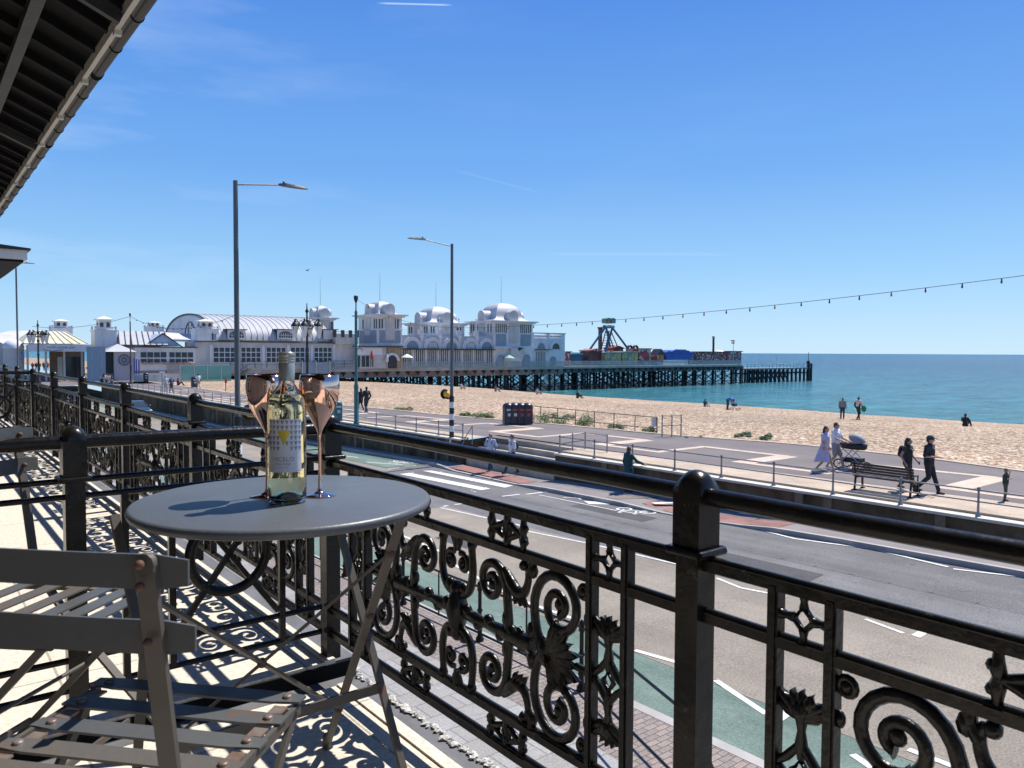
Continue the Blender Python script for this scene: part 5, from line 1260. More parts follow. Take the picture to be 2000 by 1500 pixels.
# teal glass wind screen
gs=thing('glass_windscreen','row of teal glass screens on the beach edge in front of the cafe','screen',X(400,112),112,1)
m_teal=mat('teal_glass',(.12,.42,.38),.2); m_teal.node_tree.nodes['Principled BSDF'].inputs['Alpha'].default_value=.55
for a,b in ((262,350),(352,378),(379,404),(405,431),(432,451)):
    if a<300: part('low_wall',MB().bx(X(262,112.2),X(350,112.2),112.2,112.5,.6,Zp(731,300,112)),m_pw2,gs,rel=False); continue
    o=part('glass_pane',MB().bx(X(a,112),X(b,112),112,112.06,.7,Zp(714,400,112)),m_teal,gs,rel=False)
    part('frame',MB().bx(X(a,112)-.05,X(a,112)+.05,111.95,112.1,.7,Zp(713,400,112)).bx(X(a,112)+.06,X(b,112)-.06,111.95,112.1,Zp(713.9,400,112),Zp(713,400,112)),m_rail,o,rel=False)
# ---- parasols, rides
def parasol(label,px,py,s,open_,m_):
    t=X(px,s); z=Zp(py,px,s); th=thing('parasol',label,'parasol',t,s,DK)
    part('pole',MB().tube([(t,s,DK),(t,s,z)],.05,6),m_pw,th,rel=False)
    if open_: part('canopy',MB().lathe([(1.15,-.7),(1.12,-.62),(.6,-.3),(0,0)],8,(t,s,z),sm=False),m_,th,rel=False)
    else: part('canopy',MB().lathe([(.12,-1.5),(.25,-1.35),(.2,-.5),(.04,0)],8,(t,s,z)),m_,th,rel=False)
m_pr=mat('red_canvas',(.40,.05,.05),.7); m_dr=mat('faded_dark_red',(.20,.06,.05),.7,var=.3)
parasol('open cream parasol on the pier deck beside the glazed cafe',795,691,118.2,True,mat('cream_canvas',(.72,.68,.52),.7))
parasol('closed red parasol on the deck in front of the white banner',726,684,118,False,m_pr)
parasol('open pale green parasol below the tallest domed pavilion',994,693,118.2,True,mat('green_canvas',(.28,.45,.38),.7))
parasol('furled white parasol by the tan stone porch',756,691,118,False,m_pw)
m_blu=mat('ride_blue',(.022,.10,.17),.5,var=.2); m_tea=mat('ride_teal',(.10,.38,.46),.5)
sr=124.
def P3(px,py,s=sr): t,z=PS(px,py,s); return (t,s,z)
rd=thing('swing_ride','blue A-frame swinging gondola ride rising above the pier deck','fairground ride',X(1188,sr),sr+2,DK)
g=MB(); R_=.25
for a,b in ((P3(1182,640),P3(1140,700)),(P3(1196,640),P3(1178,704))): g.tube([a,b],R_,7)
g.tube([P3(1184,640,sr+6),P3(1195,694,sr+6)],R_,7); g.tube([P3(1196,640,sr+3),P3(1233,690,sr+3)],R_,7); g.tube([P3(1180,638,sr),P3(1198,638,sr+6)],.4,7)
part('frame',g,m_blu,rd,rel=False)
g=MB()
for a,b in ((1183,1174),(1187,1200),(1190,1182),(1193,1209)): g.bar(P3(a,646,sr+3),P3(b,684,sr+3),.18,.18)
for i in range(7): y=650+i*5; k=i*1.3; g.bar(P3(1183-k*1.1,y,sr+3),P3(1190+k*1.6,y,sr+3),.12,.12)
part('swing_arm',g,mat('ride_maroon',(.14,.06,.08),.6),rd,rel=False)
c=P3(1189,627,sr+3); g=MB()
for d in (-1,1):
    g.prism([(c[0]+d*.1,c[2]-.6),(c[0]+d*1.5,c[2]-.5),(c[0]+d*1.5,c[2]+.5),(c[0]+d*.7,c[2]+.75),(c[0]+d*.1,c[2]+.5)],c[1]-.8,c[1]+.8,'y')
part('counterweight',g,mat('ride_green_grey',(.16,.24,.20),.6,var=.5,vs=2),rd,rel=False)
c=P3(1176,688,sr+3); g=MB().prism([(c[0]-3,c[2]+.4),(c[0]-2.4,c[2]-1.0),(c[0]+2.4,c[2]-1.0),(c[0]+3,c[2]+.4),(c[0]+2,c[2]-.1),(c[0]-2,c[2]-.1)],c[1]-.8,c[1]+.8,'y'); part('gondola',g,mat('ride_ochre_red',(.30,.10,.04),.6,var=.6,vs=1.5),rd,rel=False)
tw=thing('ride_column','tall rusty brown fluted column behind the swing ride','fairground ride',X(1172,sr+9),sr+9,DK)
c=X(1172,sr+9); part('shaft',MB().tube([(c,sr+9,DK),(c,sr+9,Zp(642,1172,sr+9))],.5,9),mat('column_brown',(.15,.09,.08),.7,var=.3),tw,rel=False); part('head',MB().tube([(c,sr+9,Zp(643,1172,sr+9)),(c,sr+9,Zp(639,1172,sr+9))],[.55,.8],9),m_rust,tw,rel=False)
def multicol(name,cols,sc):
    m=bpy.data.materials.new(name); m.use_nodes=True; n=m.node_tree; b=n.nodes['Principled BSDF']; b.inputs['Roughness'].default_value=.6
    tc_=n.nodes.new('ShaderNodeTexCoord'); v=n.nodes.new('ShaderNodeTexVoronoi'); v.inputs['Scale'].default_value=sc; n.links.new(tc_.outputs['Object'],v.inputs['Vector'])
    s_=n.nodes.new('ShaderNodeSeparateColor'); n.links.new(v.outputs['Color'],s_.inputs[0]); r=n.nodes.new('ShaderNodeValToRGB'); r.color_ramp.interpolation='CONSTANT'
    e=r.color_ramp.elements; e[0].color=(*cols[0],1); e[1].position=1/len(cols); e[1].color=(*cols[1],1)
    for i,c in enumerate(cols[2:],2): q=e.new(i/len(cols)); q.color=(*c,1)
    n.links.new(s_.outputs[0],r.inputs[0]); n.links.new(r.outputs[0],b.inputs['Base Color']); return m
m_c1=multicol('painted_ride_green',[(.15,.35,.12),(.5,.42,.06),(.08,.22,.30),(.4,.12,.08),(.3,.4,.3)],2.6)
m_c2=multicol('painted_stall_red',[(.40,.05,.04),(.12,.05,.05),(.6,.55,.5),(.35,.08,.06),(.08,.12,.2)],3.0)
m_c3=multicol('painted_stall_mixed',[(.05,.06,.07),(.4,.07,.06),(.5,.5,.48),(.1,.1,.12),(.12,.2,.15),(.03,.03,.04)],2.8)
def stall(label,px0,px1,y0,y1,s,dep,m_,roofm=None,gab=0):
    ta,tb=X(px0,s),X(px1,s); zt=Zp(y0,px0,s); th=thing('fairground_stall',label,'stall',(ta+tb)/2,s+dep/2,DK)
    part('booth',MB().bx(ta,tb,s,s+dep,DK,zt),m_,th,rel=False)
    c=(ta+tb)/2; g=MB().prism([(ta-.3,zt+.002),(tb+.3,zt+.002),(tb+.1,zt+.22),(c,zt+.22+gab),(ta-.1,zt+.22)],s-.3,s+dep+.2,'y'); part('roof',g,roofm or m_,th,rel=False)
    part('counter',MB().bx(ta+.2,tb-.2,s-.25,s-.01,DK+.8,DK+1.0),roofm or m_,th,rel=False)
    return th
stall('dark red stall at the end of the arched wing',1104,1114,688,705,122,3,m_c2)
stall('low blue stall between the dark red stall and the swing ride',1117,1136,692,705,123,3,m_blu,m_tea)
stall('maroon hut under the left leg of the swing ride',1151,1177,686,703,122.5,3,mat('hut_maroon',(.12,.05,.05),.7,var=.4,vs=1),m_c2,.4)
stall('green and yellow painted ride front right of the swing ride',1181,1213,689,704,121.5,2.5,m_c1,m_rail)
stall('green and yellow painted stall below the two black hoops',1215,1246,688,704,121.5,2.5,m_c1,m_rail)
stall('red roofed stall behind the green painted ride front',1197,1217,681,689,128,3,m_c2,m_dr,.5)
stall('red and white open stall right of the black hoops',1248,1271,682,704,122,4,multicol('stall_red_white',[(.35,.06,.06),(.5,.48,.46),(.15,.05,.05),(.4,.35,.33)],.9),mat('stall_dark_roof',(.12,.05,.05),.7))
stall('tiny pointed hut beside the blue tarpaulin',1284,1296,693,704,122,2,multicol('hut_orange',[(.5,.2,.06),(.6,.5,.4),(.2,.1,.08)],1.5),m_dark,1.2)
stall('low red kart shed left of the pointed hut',1272,1283,698,705,122,2,m_dr)
stall('long multicoloured stall near the seaward end of the pier',1368,1418,688,702,123,4,m_c3,m_line)
stall('red and black stall at the very end of the pier',1420,1448,687,702,123,4,m_c2,m_line)
hp=thing('ride_hoops','pair of black hoop tunnels of a small fairground track','fairground ride',X(1236,126),126,DK)
for px in (1230,1241):
    c=X(px,126); z=Zp(686,px,126); g=MB().tube([(c+1.0*math.cos(PI*i/10),126,z+1.5*math.sin(PI*i/10)-.2) for i in range(11)],.3,6); g.bx(c-1.2,c+1.2,126,127,DK,z-.1); part('hoop',g,m_dark,hp,rel=False)
tp=thing('tarpaulin_cover','bright blue tarpaulin over a ride near the end of the pier','cover',X(1326,123),124,DK)
P=lambda px,py:(X(px,122.5),Zp(py,px,122.5))
g=MB().prism([P(1303,703),P(1349,703),P(1354,692),P(1357,690),P(1354,687),P(1349,688),P(1345,684.5),P(1319,683.5),P(1311,687),P(1307,685),P(1302,688),P(1297,688),P(1299,692)],122.5,127,'y'); part('sheet',g,mat('blue_tarpaulin',(.015,.09,.36),.6,var=.2,vs=1,bump=.5,bs=2),tp,rel=False)
part('roof_panel',MB().prism([P(1318,684),P(1345,684.5),P(1342,682.5),P(1322,682)],123,127.3,'y'),m_rail,tp,rel=False)
fp=thing('flagpole','slim pole flying a red and white flag at the pier end','flagpole',X(1432,122),122,DK)
part('pole',MB().tube([(X(1432,122),122,DK),(X(1432,122),122,Zp(664,1432,122))],.07,5),m_rail,fp,rel=False)
a,b=X(1427,122),X(1434,122); za,zb_=Zp(671,1430,122),Zp(664.5,1430,122)
part('flag',MB().bx(a,b,121.93,122.0,zb_-(zb_-za)*.36,zb_).bx(a+.25,b,121.93,122.0,za,za+(zb_-za)*.36),mat('flag_red',(.6,.06,.08),.7),fp,rel=False)
dp=thing('drop_pole','tall dark slender ride pole standing above the long multicoloured stall','fairground ride',X(1393,124),124,DK)
part('shaft',MB().tube([(X(1393,124),124,DK),(X(1393,124),124,Zp(659,1393,124))],.28,7),m_rust,dp,rel=False); part('cap',MB().sph((X(1393,124),124,Zp(658.5,1393,124)),.42,8,5),m_rail,dp,rel=False)
part('tent_top',MB().lathe([(1.5,0),(.8,.35),(0,.5)],12,(X(1404,125),125,Zp(687,1404,125))),m_pw,dp,rel=False)
# sea things
def boat(label,px,py,d,h):
    t,s=GZ(px,py,-2.55); th=thing('sailing_boat',label,'boat',t,s,-2.6)
    part('hull',MB().prism([(-2.2,.1),(2.4,.1),(3.2,1.0),(-2.4,1.0)],-.6,.6,'y'),m_pw,th); part('sail',MB().prism([(.1,1.5),(2.2,1.5),(.1,h)],-.02,.02,'y').tube([(0,0,1),(0,0,h+.4)],.08,5),m_pw,th)
boat('distant white sailing boat on the horizon beyond the pier end',1473,688.8+2.4,0,14)
boat('tiny far sailing boat right of the pier on the horizon',1690,693,0,12)
bu=thing('marker_pole','thin marker pole standing in the sea beyond the landing stage','marker pole',*(lambda q:(q[0],q[1]))(GZ(1517,704,-2.6)),-2.6)
part('pole',MB().tube([(0,0,-1),(0,0,5.6)],.13,6),m_line,bu); part('float',MB().lathe([(.5,-.2),(.6,.1),(.2,.7),(0,.7)],10),m_pile,bu)
# ================================================================== STREET AND PROMENADE FURNITURE
m_pole=mat('grey_lamp_column',(.10,.115,.12),.5,var=.1,vs=3)
m_bk=mat('band_black',(.015,.015,.016),.5); m_wh=mat('band_white',(.72,.72,.70),.5)
m_yb=mat('beacon_amber',(.85,.42,.01),.3,coat=.3)
m_galv=mat('galvanised_rail',(.26,.26,.265),.5,.4,var=.25,vs=4)
def street_lamp(label,t,s,ztop,adir,alen,bands,zb=None,headl=.95):
    z0=roadz(s)+.12 if zb is None else zb
    th=thing('street_lamp',label,'street lamp',t,s,z0); H=ztop-z0
    part('column',MB().tube([(0,0,0),(0,0,1.9),(0,0,2.0),(0,0,H)],[.115,.11,.09,.07],14),m_pole,th)
    if bands:
        k=0; z=.05
        while z<3.1:
            part('band',MB().tube([(0,0,z),(0,0,z+.298)],.122,14),m_bk if k%2==0 else m_wh,th); z+=.3; k+=1
        b=MB().sph((adir*-.0+bands*.30,0,3.45),.175,14,9); part('beacon_globe',b,m_yb,th)
        part('beacon_bracket',MB().tube([(bands*.10,0,3.22),(bands*.30,0,3.22),(bands*.30,0,3.3)],.03,6).lathe([(.1,0),(.13,.05),(.08,.1)],10,(bands*.30,0,3.22)).tube([(bands*.30,.18,3.45),(bands*.30,.21,3.45)],.25,20),m_bk,th)
    part('arm',MB().tube([(0,0,H-.12),(adir*alen,0,H+.06)],[.028,.022],8),m_galv,th)
    x0=adir*alen; hz=H+.06
    g=MB(); vs=[]
    for u,w,h in ((-.05,.05,.06),(.15,.12,.09),(.45,.15,.07),(.8,.12,.045),(headl,.04,.02)):
        x=x0+adir*u
        for y,z in ((-w,0),(w,0),(w*.8,h),(-w*.8,h)): vs.append((x,y,hz+z-.02))
    g.add(vs,[(i*4+j,i*4+(j+1)%4,(i+1)*4+(j+1)%4,(i+1)*4+j) for i in range(4) for j in range(4)]+[(3,2,1,0),(16,17,18,19)])
    g.sph((x0+adir*.12,0,hz+.10),.045,8,5); o=part('lamp_head',g,m_pole,th)
    return th
t1,s1=8.25,PT(463,683,8.25)[0]; street_lamp('tallest grey street lamp on the near kerb, arm pointing right, beacon beside the goblets',t1,s1,PT(461,352,8.25)[1],1,1.45,1.45)
t2,s2=GR(882,907); street_lamp('grey street lamp with black and white banded base, arm pointing left over the crossing',t2,s2,PS(879,476,s2)[1],-1,1.6,-1)
s3,z3=PT(31,514,8.3); street_lamp('distant grey street lamp at the far left edge below the porch roof',8.3,s3,z3,1,.7,0,headl=.5)
part_=MB()
# push button post by the crossing
pb=thing('crossing_post','short dark control post next to the banded lamp at the crossing','post',GR(868,901)[0],GR(868,901)[1],roadz(31)+.13)
part('post',MB().tube([(0,0,0),(0,0,1.3)],.06,8),m_bk,pb); part('control_box',MB().bx(-.11,.11,-.09,.09,.85,1.2),m_bk,pb)
m_tp=mat('teal_painted_column',(.035,.14,.15),.45,var=.15,vs=3)
def fest_post(label,px,pyb,pyt,m_):
    t,s=GZ(px,pyb,PROM); zt=PS(px,pyt,s)[1]; th=thing('promenade_column',label,'column',t,s,PROM); H=zt-PROM
    part('lower_shaft',MB().lathe([(.17,0),(.17,.1),(.13,.16),(.13,2.1),(.15,2.2),(.10,2.35),(.085,2.5),(.08,H*.86),(.09,H*.87),(.05,H*.885)],12),m_,th)
    part('upper_shaft',MB().tube([(0,0,H*.88),(0,0,H-.35)],.035,8),m_bk,th)
    part('floodlight',MB().lathe([(.05,H-.42),(.12,H-.22),(.13,H-.05),(.07,H)],10),m_bk,th)
    return t,s,zt
fa=fest_post('teal lower column with small black floodlight, just right of the goblets',696,829,577,m_tp)
fb_=fest_post('distant thin brown column with floodlight in front of the cafe wing',256,747,612,mat('brown_column',(.10,.06,.05),.6))
# festoon string: shallow curve along the promenade
m_wire=mat('black_cable',(.02,.02,.02),.6)
TF=22.0
q=[PT(px,py,TF) for px,py in ((2000,538),(1700,574),(1500,600),(1347,611),(1226,622),(1045,636))]
tab=sorted([(s,z) for s,z in q]+[(PT(940,639.5,TF))])
s0f=tab[0][0]; a_=( -8.,tab[0][1]+ (tab[0][1]-tab[1][1])/(tab[1][0]-tab[0][0])*(tab[0][0]+8)*1.1)
# smooth parabola fit through the sampled heights
sm_=[(s,z) for s,z in tab]; n_=len(sm_)
import itertools
def fit(pts):
    S=[sum(x**k for x,_ in pts) for k in range(5)]; T=[sum(y*x**k for x,y in pts) for k in range(3)]
    M=Matrix(((S[0],S[1],S[2]),(S[1],S[2],S[3]),(S[2],S[3],S[4]))); return M.inverted()@Vector(T)
cf_=fit(sm_); zf=lambda s: cf_[0]+cf_[1]*s+cf_[2]*s*s
fs_=thing('festoon_string','long sagging string of small bulbs crossing the sky on the right','festoon lights',TF,10,6)
SE=fa[1]-.3; lastS=tab[-1][0]
def zz_(s): return zf(s) if s<lastS else zf(lastS)+(s-lastS)/(SE-lastS)*(fa[2]-.3-zf(lastS))*((s-lastS)/(SE-lastS))**1.5
pts=[(TF if s<lastS else TF+(fa[0]-TF)*(s-lastS)/(SE-lastS),s,zz_(s)) for s in srange(-6,SE,.5)]
part('cable',MB().tube(pts,.008,5),m_wire,fs_,rel=False)
m_bul=[mat('bulb_red',(.35,.03,.02),.3),mat('bulb_amber',(.45,.16,.02),.3),mat('bulb_green',(.02,.12,.06),.3),mat('bulb_blue',(.02,.05,.15),.3)]
s=-5.3;k=0
while s<SE-.6:
    t_=TF if s<lastS else TF+(fa[0]-TF)*(s-lastS)/(SE-lastS)
    part('bulb',MB().lathe([(.0,-.130),(.02,-.122),(.028,-.095),(.022,-.06),(.018,-.05),(.018,-.0)],8,(t_,s,zz_(s)-.004)),[m_bul[k%4]],fs_,rel=False); s+=.93; k+=1
f2=thing('festoon_string','faint distant festoon strung between columns above the cafe wing','festoon lights',24,108,9)
def sag(p,q_,d,n=12): return [tuple(a+(b-a)*i/n-(d*4*(i/n)*(1-i/n) if j==2 else 0) for j,(a,b) in enumerate(zip(p,q_))) for i in range(n+1)]
pp=sag((fb_[0],fb_[1],fb_[2]-.4),(24,72,8.6),1.4)+sag((fb_[0],fb_[1],fb_[2]-.4),(20.5,150,8.4),1.2)[::-1][:0]
g=MB().tube(pp,.025,4); part('cable',g,m_wire,f2,rel=False); part('cable',MB().tube(sag((fb_[0],fb_[1],fb_[2]-.4),(14,126,8.6),.7),.025,4),m_wire,f2,rel=False)
for p in pp[1:-1]: part('bulb',MB().sph((p[0],p[1],p[2]-.08),.07,6,4),m_bk,f2,rel=False)
# ornate lamps
m_lg_=mat('lantern_glass',(.62,.64,.62),.3)
def ornate(label,t,s,z0,ztop,k):
    th=thing('ornate_lamp',label,'street lamp',t,s,z0); H=ztop-z0
    part('column',MB().lathe([(.26,0),(.26,.5),(.18,.6),(.16,1.3),(.11,1.5),(.10,H*.45),(.17,H*.46),(.10,H*.48),(.09,H*.66),(.16,H*.68),(.08,H*.70),(.08,H*.78),(.16,H*.80),(.07,H*.84),(.07,H*.9),(.16,H*.92),(.06,H*.94),(.03,H)],10),m_bk,th)
    for j,a in enumerate((0,PI/2,PI,3*PI/2)):
        c,s_=math.cos(a-.62),math.sin(a-.62); r=k; g=MB(); hz=H*.80
        P=lambda u,z:(c*u*r,s_*u*r,hz+z)
        g.tube([P(.05,-.35),P(.35,-.5),P(.7,-.2),P(.8,.1),P(1.0,.32),P(1.18,.15),P(1.1,.02)],.045,6); g.tube([P(.3,-.2)]+[P(.5+.22*math.cos(x),.02+.22*math.sin(x)) for x in (3.6,2.6,1.5,.4,-.6,-1.6)],.032,5); ao=part('arm',g,m_bk,th)
        x,y=c*1.1*r,s_*1.1*r
        part('lantern_cap',MB().lathe([(.36,-.02),(.33,.10),(.2,.28),(.07,.42),(.09,.48),(0,.64)],8,(x,y,hz-.25)),m_bk,ao)
        part('lantern_glass',MB().lathe([(.06,-1.0),(.16,-.82),(.31,-.05)],8,(x,y,hz-.25)),m_lg_,ao)
        g=MB()
        for q_ in range(4): w=PI/4+q_*PI/2; g.tube([(x+.06*math.cos(w),y+.06*math.sin(w),hz-1.2),(x+.32*math.cos(w),y+.32*math.sin(w),hz-.28)],.024,4)
        part('lantern_frame',g,m_bk,ao)
    return th
s4=60.; t4=PS(600,700,s4)[0]; ornate('black ornate four-lantern lamp standing behind the wine bottle',t4,s4,PROM,PS(600,592,s4)[1],.88)
s5=108.; t5=PS(75,700,s5)[0]; ornate('distant black ornate lamp with hanging lanterns near the pier entrance',t5,s5,PROM,PS(75,625,s5)[1],.9)
# promenade railing on the coping
def rail_run(root,a,b,off=.12,h=.74):
    n=max(1,round((b-a)/2.05)); f=lambda s: wt(s)+off
    for i in range(n+1):
        s=a+(b-a)*i/n; part('post',MB().lathe([(.075,0),(.07,.03),(.035,.12),(.03,.36),(.045,.38),(.03,.42),(.028,h-.08),(.045,h-.04),(.045,h+.01),(.02,h+.05)],8,(f(s),s,1.06)),m_galv,root,rel=False)
    for z in (h-.03,.40): part('rail',MB().tube([(f(s),s,1.06+z) for s in srange(a,b,3)],.022,7),m_galv,root,rel=False)
ra=thing('promenade_railing','grey two-bar promenade railing to the right of the steps, along the sea wall coping','railing',22.3,12,1.06); rail_run(ra,-16,ST0-.15)
g=MB(); f=wt(ST0)+.12
for z in (.72,.40): part('return_rail',MB().tube([(f,ST0-.15,1.06+z),(f+1.5,ST0-.15,1.13+z),(f+1.5,ST0-1.5,1.13+z)],.022,7),m_galv,ra,rel=False)
for a,b in ((1.5,0),(.75,0),(1.5,-1.35)): part('post',MB().tube([(f+a,ST0-.15+b,PROM),(f+a,ST0-.15+b,1.9)],.03,7),m_galv,ra,rel=False)
rb=thing('promenade_railing','grey two-bar promenade railing to the left of the steps, running off towards the pier','railing',21.5,50,1.06); rail_run(rb,ST1+.15,104)
hrl=thing('step_handrail','slim handrail rising beside the promenade steps','handrail',22.5,ST1,PROM)
part('rail',MB().tube([(wt(ST1)+.3,ST1-.4,PROM+.6),(wt(ST1)-.1,ST1-.4,PROM+.1),(wt(ST1)-.35,ST1-.4,.75)],.022,7),m_galv,hrl,rel=False)
for k in (.3,-.3): part('post',MB().tube([(wt(ST1)+k,ST1-.4,PROM-.9 if k<0 else PROM-.3),(wt(ST1)+k,ST1-.4,.75 if k<0 else PROM+.6)],.022,7),m_galv,hrl,rel=False)
# guard rail at the near kerb
gr_=thing('guard_rail','black ornamental kerbside guard railing on the pavement below the balcony','railing',8.2,12,0)
GS=[(8.0,30),(7.98,27.2),(7.98,24.5),(7.98,21.8),(7.98,19.1),(7.98,16.4),(7.98,13.7),(7.98,11.0),(7.95,8.33),(6.95,5.63),(5.2,3.3)]
for t,s in GS: part('post',MB().lathe([(.075,0),(.075,.06),(.045,.1),(.042,.22),(.06,.26),(.038,.3),(.034,.52),(.055,.56),(.034,.6),(.034,.9),(.055,.94),(.042,.98),(.052,1.02),(.045,1.06),(.0,1.1)],9,(t,s,roadz(s)+.12)),m_iron,gr_,rel=False)
for z in (.98,.14): part('rail',MB().tube([(t,s,roadz(s)+.12+z) for t,s in GS],.022,6),m_iron,gr_,rel=False)
for (t,s),(t2_,s2_) in zip(GS,GS[1:]): part('baluster',MB().tube([((t+t2_)/2,(s+s2_)/2,roadz(s)+.26),((t+t2_)/2,(s+s2_)/2,roadz(s)+1.1)],.016,5),m_iron,gr_,rel=False)
# bins
m_bin=mat('navy_bin',(.012,.018,.035),.4,coat=.2); m_binr=mat('bin_red',(.45,.04,.03),.5); m_binl=mat('bin_label',(.6,.6,.55),.6)
def litter_bin(label,t,s,red,rot,grp='row of bins on the promenade edge',z=PROM,k=1.0,m_=None):
    th=thing('litter_bin',label,'bin',t,s,z,rot=rot,group=grp); w=.27*k
    g=MB(); ch=.06
    oct_=lambda w:[(-w+ch,-w),(w-ch,-w),(w,-w+ch),(w,w-ch),(w-ch,w),(-w+ch,w),(-w,w-ch),(-w,-w+ch)]
    g.prism(oct_(w),.05,1.02,'z').prism(oct_(w-.03),0,.049,'z'); part('body',g,m_ or m_bin,th)
    part('lid',MB().lathe([(w*1.22,1.022),(w*1.28,1.08),(w*1.1,1.18),(w*.6,1.26),(0,1.29)],8),m_ or m_bin,th)
    part('slot',MB().bx(-w*.6,w*.6,-w-.012,-w-.001,.82,.93),m_binr if red else m_binl,th)
    part('notice',MB().bx(-w*.35,w*.35,-w-.012,-w-.001,.5,.68),m_binl if red!=1 else m_binr,th)
    return th
for i,(px,lab_,red) in enumerate(((992,'leftmost navy bin of the row, with a white notice strip at its top',0),(1004,'second bin from the left, dark navy, of the row on the promenade edge',2),(1017,'third bin from the left, navy with a red slot and pale notice',1),(1030,'rightmost bin of the row, navy with a red slot, next to the beach fence',1))):
    t,s=GZ(px,829-.0*i,PROM); litter_bin(lab_,t,s,red,-.35)
t,s=GZ(658,822,PROM); litter_bin('teal bin at the promenade wall just right of the goblets',t,s,0,0,None,m_=m_tp)
t,s=GZ(285,747,PROM); litter_bin('small dark bin on the promenade left of the two standing walkers',t,s,0,0,None)
t,s=GZ(380,757,PROM); litter_bin('tall dark bin beside the person in white near the teal glass screen',t,s,0,0,None,k=1.2)
# beach fence and end frame
fc=thing('beach_fence','thin rusty two-bar fence on the shingle edge beside the bins','fence',30.6,30,.95)
m_fr=mat('rusty_fence',(.10,.075,.065),.7,var=.3,vs=4)
FP=[GZ(px,825+(px-1055)*.116,1.0) for px in (1040,1056,1089,1124,1161,1199,1240,1283)]
for t,s in FP: part('post',MB().tube([(t,s,.85),(t,s,2.0)],.025,6),m_fr,fc,rel=False)
for z in (1.98,1.38): part('rail',MB().tube([(t,s,z) for t,s in FP],.022,6),m_fr,fc,rel=False)
part('notice_board',MB().bx(FP[-1][0]-.35,FP[-1][0]+.1,FP[-1][1]+.05,FP[-1][1]+.07,1.5,1.98),m_binl,fc,rel=False)
t,s=GZ(1310,856,1.0); ef=thing('rail_frame','three-post galvanised rail frame on a concrete block at the end of the beach fence','railing',t,s,.9)
ptsf=[GZ(1293,853,PROM),GZ(1312,853,PROM),GZ(1330,852,PROM)]
for a,b in ptsf: part('post',MB().tube([(a,b,PROM),(a,b,2.25)],.032,7),m_galv,ef,rel=False)
for z in (2.2,1.72): part('rail',MB().tube([(a,b,z) for a,b in ptsf],.026,7),m_galv,ef,rel=False)
(a,b),(c,d)=ptsf[0],ptsf[2]; part('concrete_block',MB().bx(min(a,c)-.15,max(a,c)+.3,min(b,d)-.2,max(b,d)+.2,.6,PROM-.01),m_conc,ef,rel=False)
# bench
(t0,s0_),(t1,s1_)=GZ(1676,962,PROM),GZ(1794,982,PROM); cs=(s0_+s1_)/2+.4; ln=1.9
bn=thing('park_bench','dark slatted park bench facing the sea behind the promenade railing','bench',23.35,cs,PROM)
m_bw=mat('dark_bench_timber',(.045,.030,.028),.6,var=.3,vs=6)
for z,x in ((.50,-.02),(.585,-.04),(.67,-.06),(.755,-.08),(.84,-.10)): part('back_slat',MB().bar((x,-ln/2,z),(x,ln/2,z),.022,.072,up=(0,0,1)),m_bw,bn)
for x in (.06,.16,.26,.36,.44): part('seat_slat',MB().bar((x,-ln/2,.43),(x,ln/2,.43),.075,.025),m_bw,bn)
for y in (-ln/2+.1,ln/2-.1):
    part('leg',MB().bar((.0,y,.40),(-.12,y,.90),.05,.04,up=(0,1,0)).bar((-.06,y,.02),(.0,y,.41),.05,.05,up=(0,1,0)).bar((.44,y,.02),(.42,y,.41),.05,.05,up=(0,1,0)).bar((-.02,y,.40),(.46,y,.40),.05,.05,up=(0,1,0)).bx(-.14,.0,y-.05,y+.05,0,.03).bx(.38,.52,y-.05,y+.05,0,.03),m_iron,bn)
    part('armrest',MB().bar((-.05,y,.62),(.42,y,.62),.05,.03).bar((.42,y,.41),(.42,y,.62),.03,.03,up=(0,1,0)),m_iron,bn)
part('back_frame',MB().bar((-.03,-ln/2+.1,.46),(-.03,ln/2-.1,.46),.03,.03),m_iron,bn)
# shrubs
m_leafs=mat('shrub_leaf',(.07,.115,.035),.7,col2=(.13,.17,.05),vs=1.5); m_leafb=mat('beach_plant_leaf',(.10,.17,.07),.7,col2=(.16,.20,.10),vs=2)
def shrub(label,px,py,w,h,m_=None,seed=0,dens=520,dep=None):
    t,s=GZ(px,py,1.0); r=random.Random(seed+px); th=thing('shrub',label,'plant',t,s,.95,group='low plants growing on the shingle')
    g=MB(); cl=[(r.uniform(-.5,.5)*w,r.uniform(-.5,.5)*(dep or w*.5),r.uniform(.15,.75)*h,r.uniform(.18,.4)) for _ in range(9)]
    for i in range(dens):
        c=r.choice(cl); rr_=c[3]*h*1.4
        a,b=r.uniform(0,2*PI),math.acos(r.uniform(-1,1)); q=rr_*r.random()**.4
        p=Vector((c[0]+q*math.sin(b)*math.cos(a)*1.4,c[1]+q*math.sin(b)*math.sin(a)*1.2,max(.01,c[2]+q*math.cos(b))))
        l=r.uniform(.035,.075); d=Vector((r.uniform(-1,1),r.uniform(-1,1),r.uniform(-.2,1))).normalized(); e=d.orthogonal().normalized()*l*.4
        g.add([p-d*l,p+e,p+d*l,p-e],[(0,1,2,3)])
    part('foliage',g,m_ or m_leafs,th)
    g=MB()
    for i in range(6): c=cl[i]; g.tube([(c[0]*.3,c[1]*.3,0),(c[0]*.7,c[1]*.7,c[2]*.5),(c[0],c[1],c[2])],[.012,.008,.004],4)
    part('stem',g,m_rust,th)
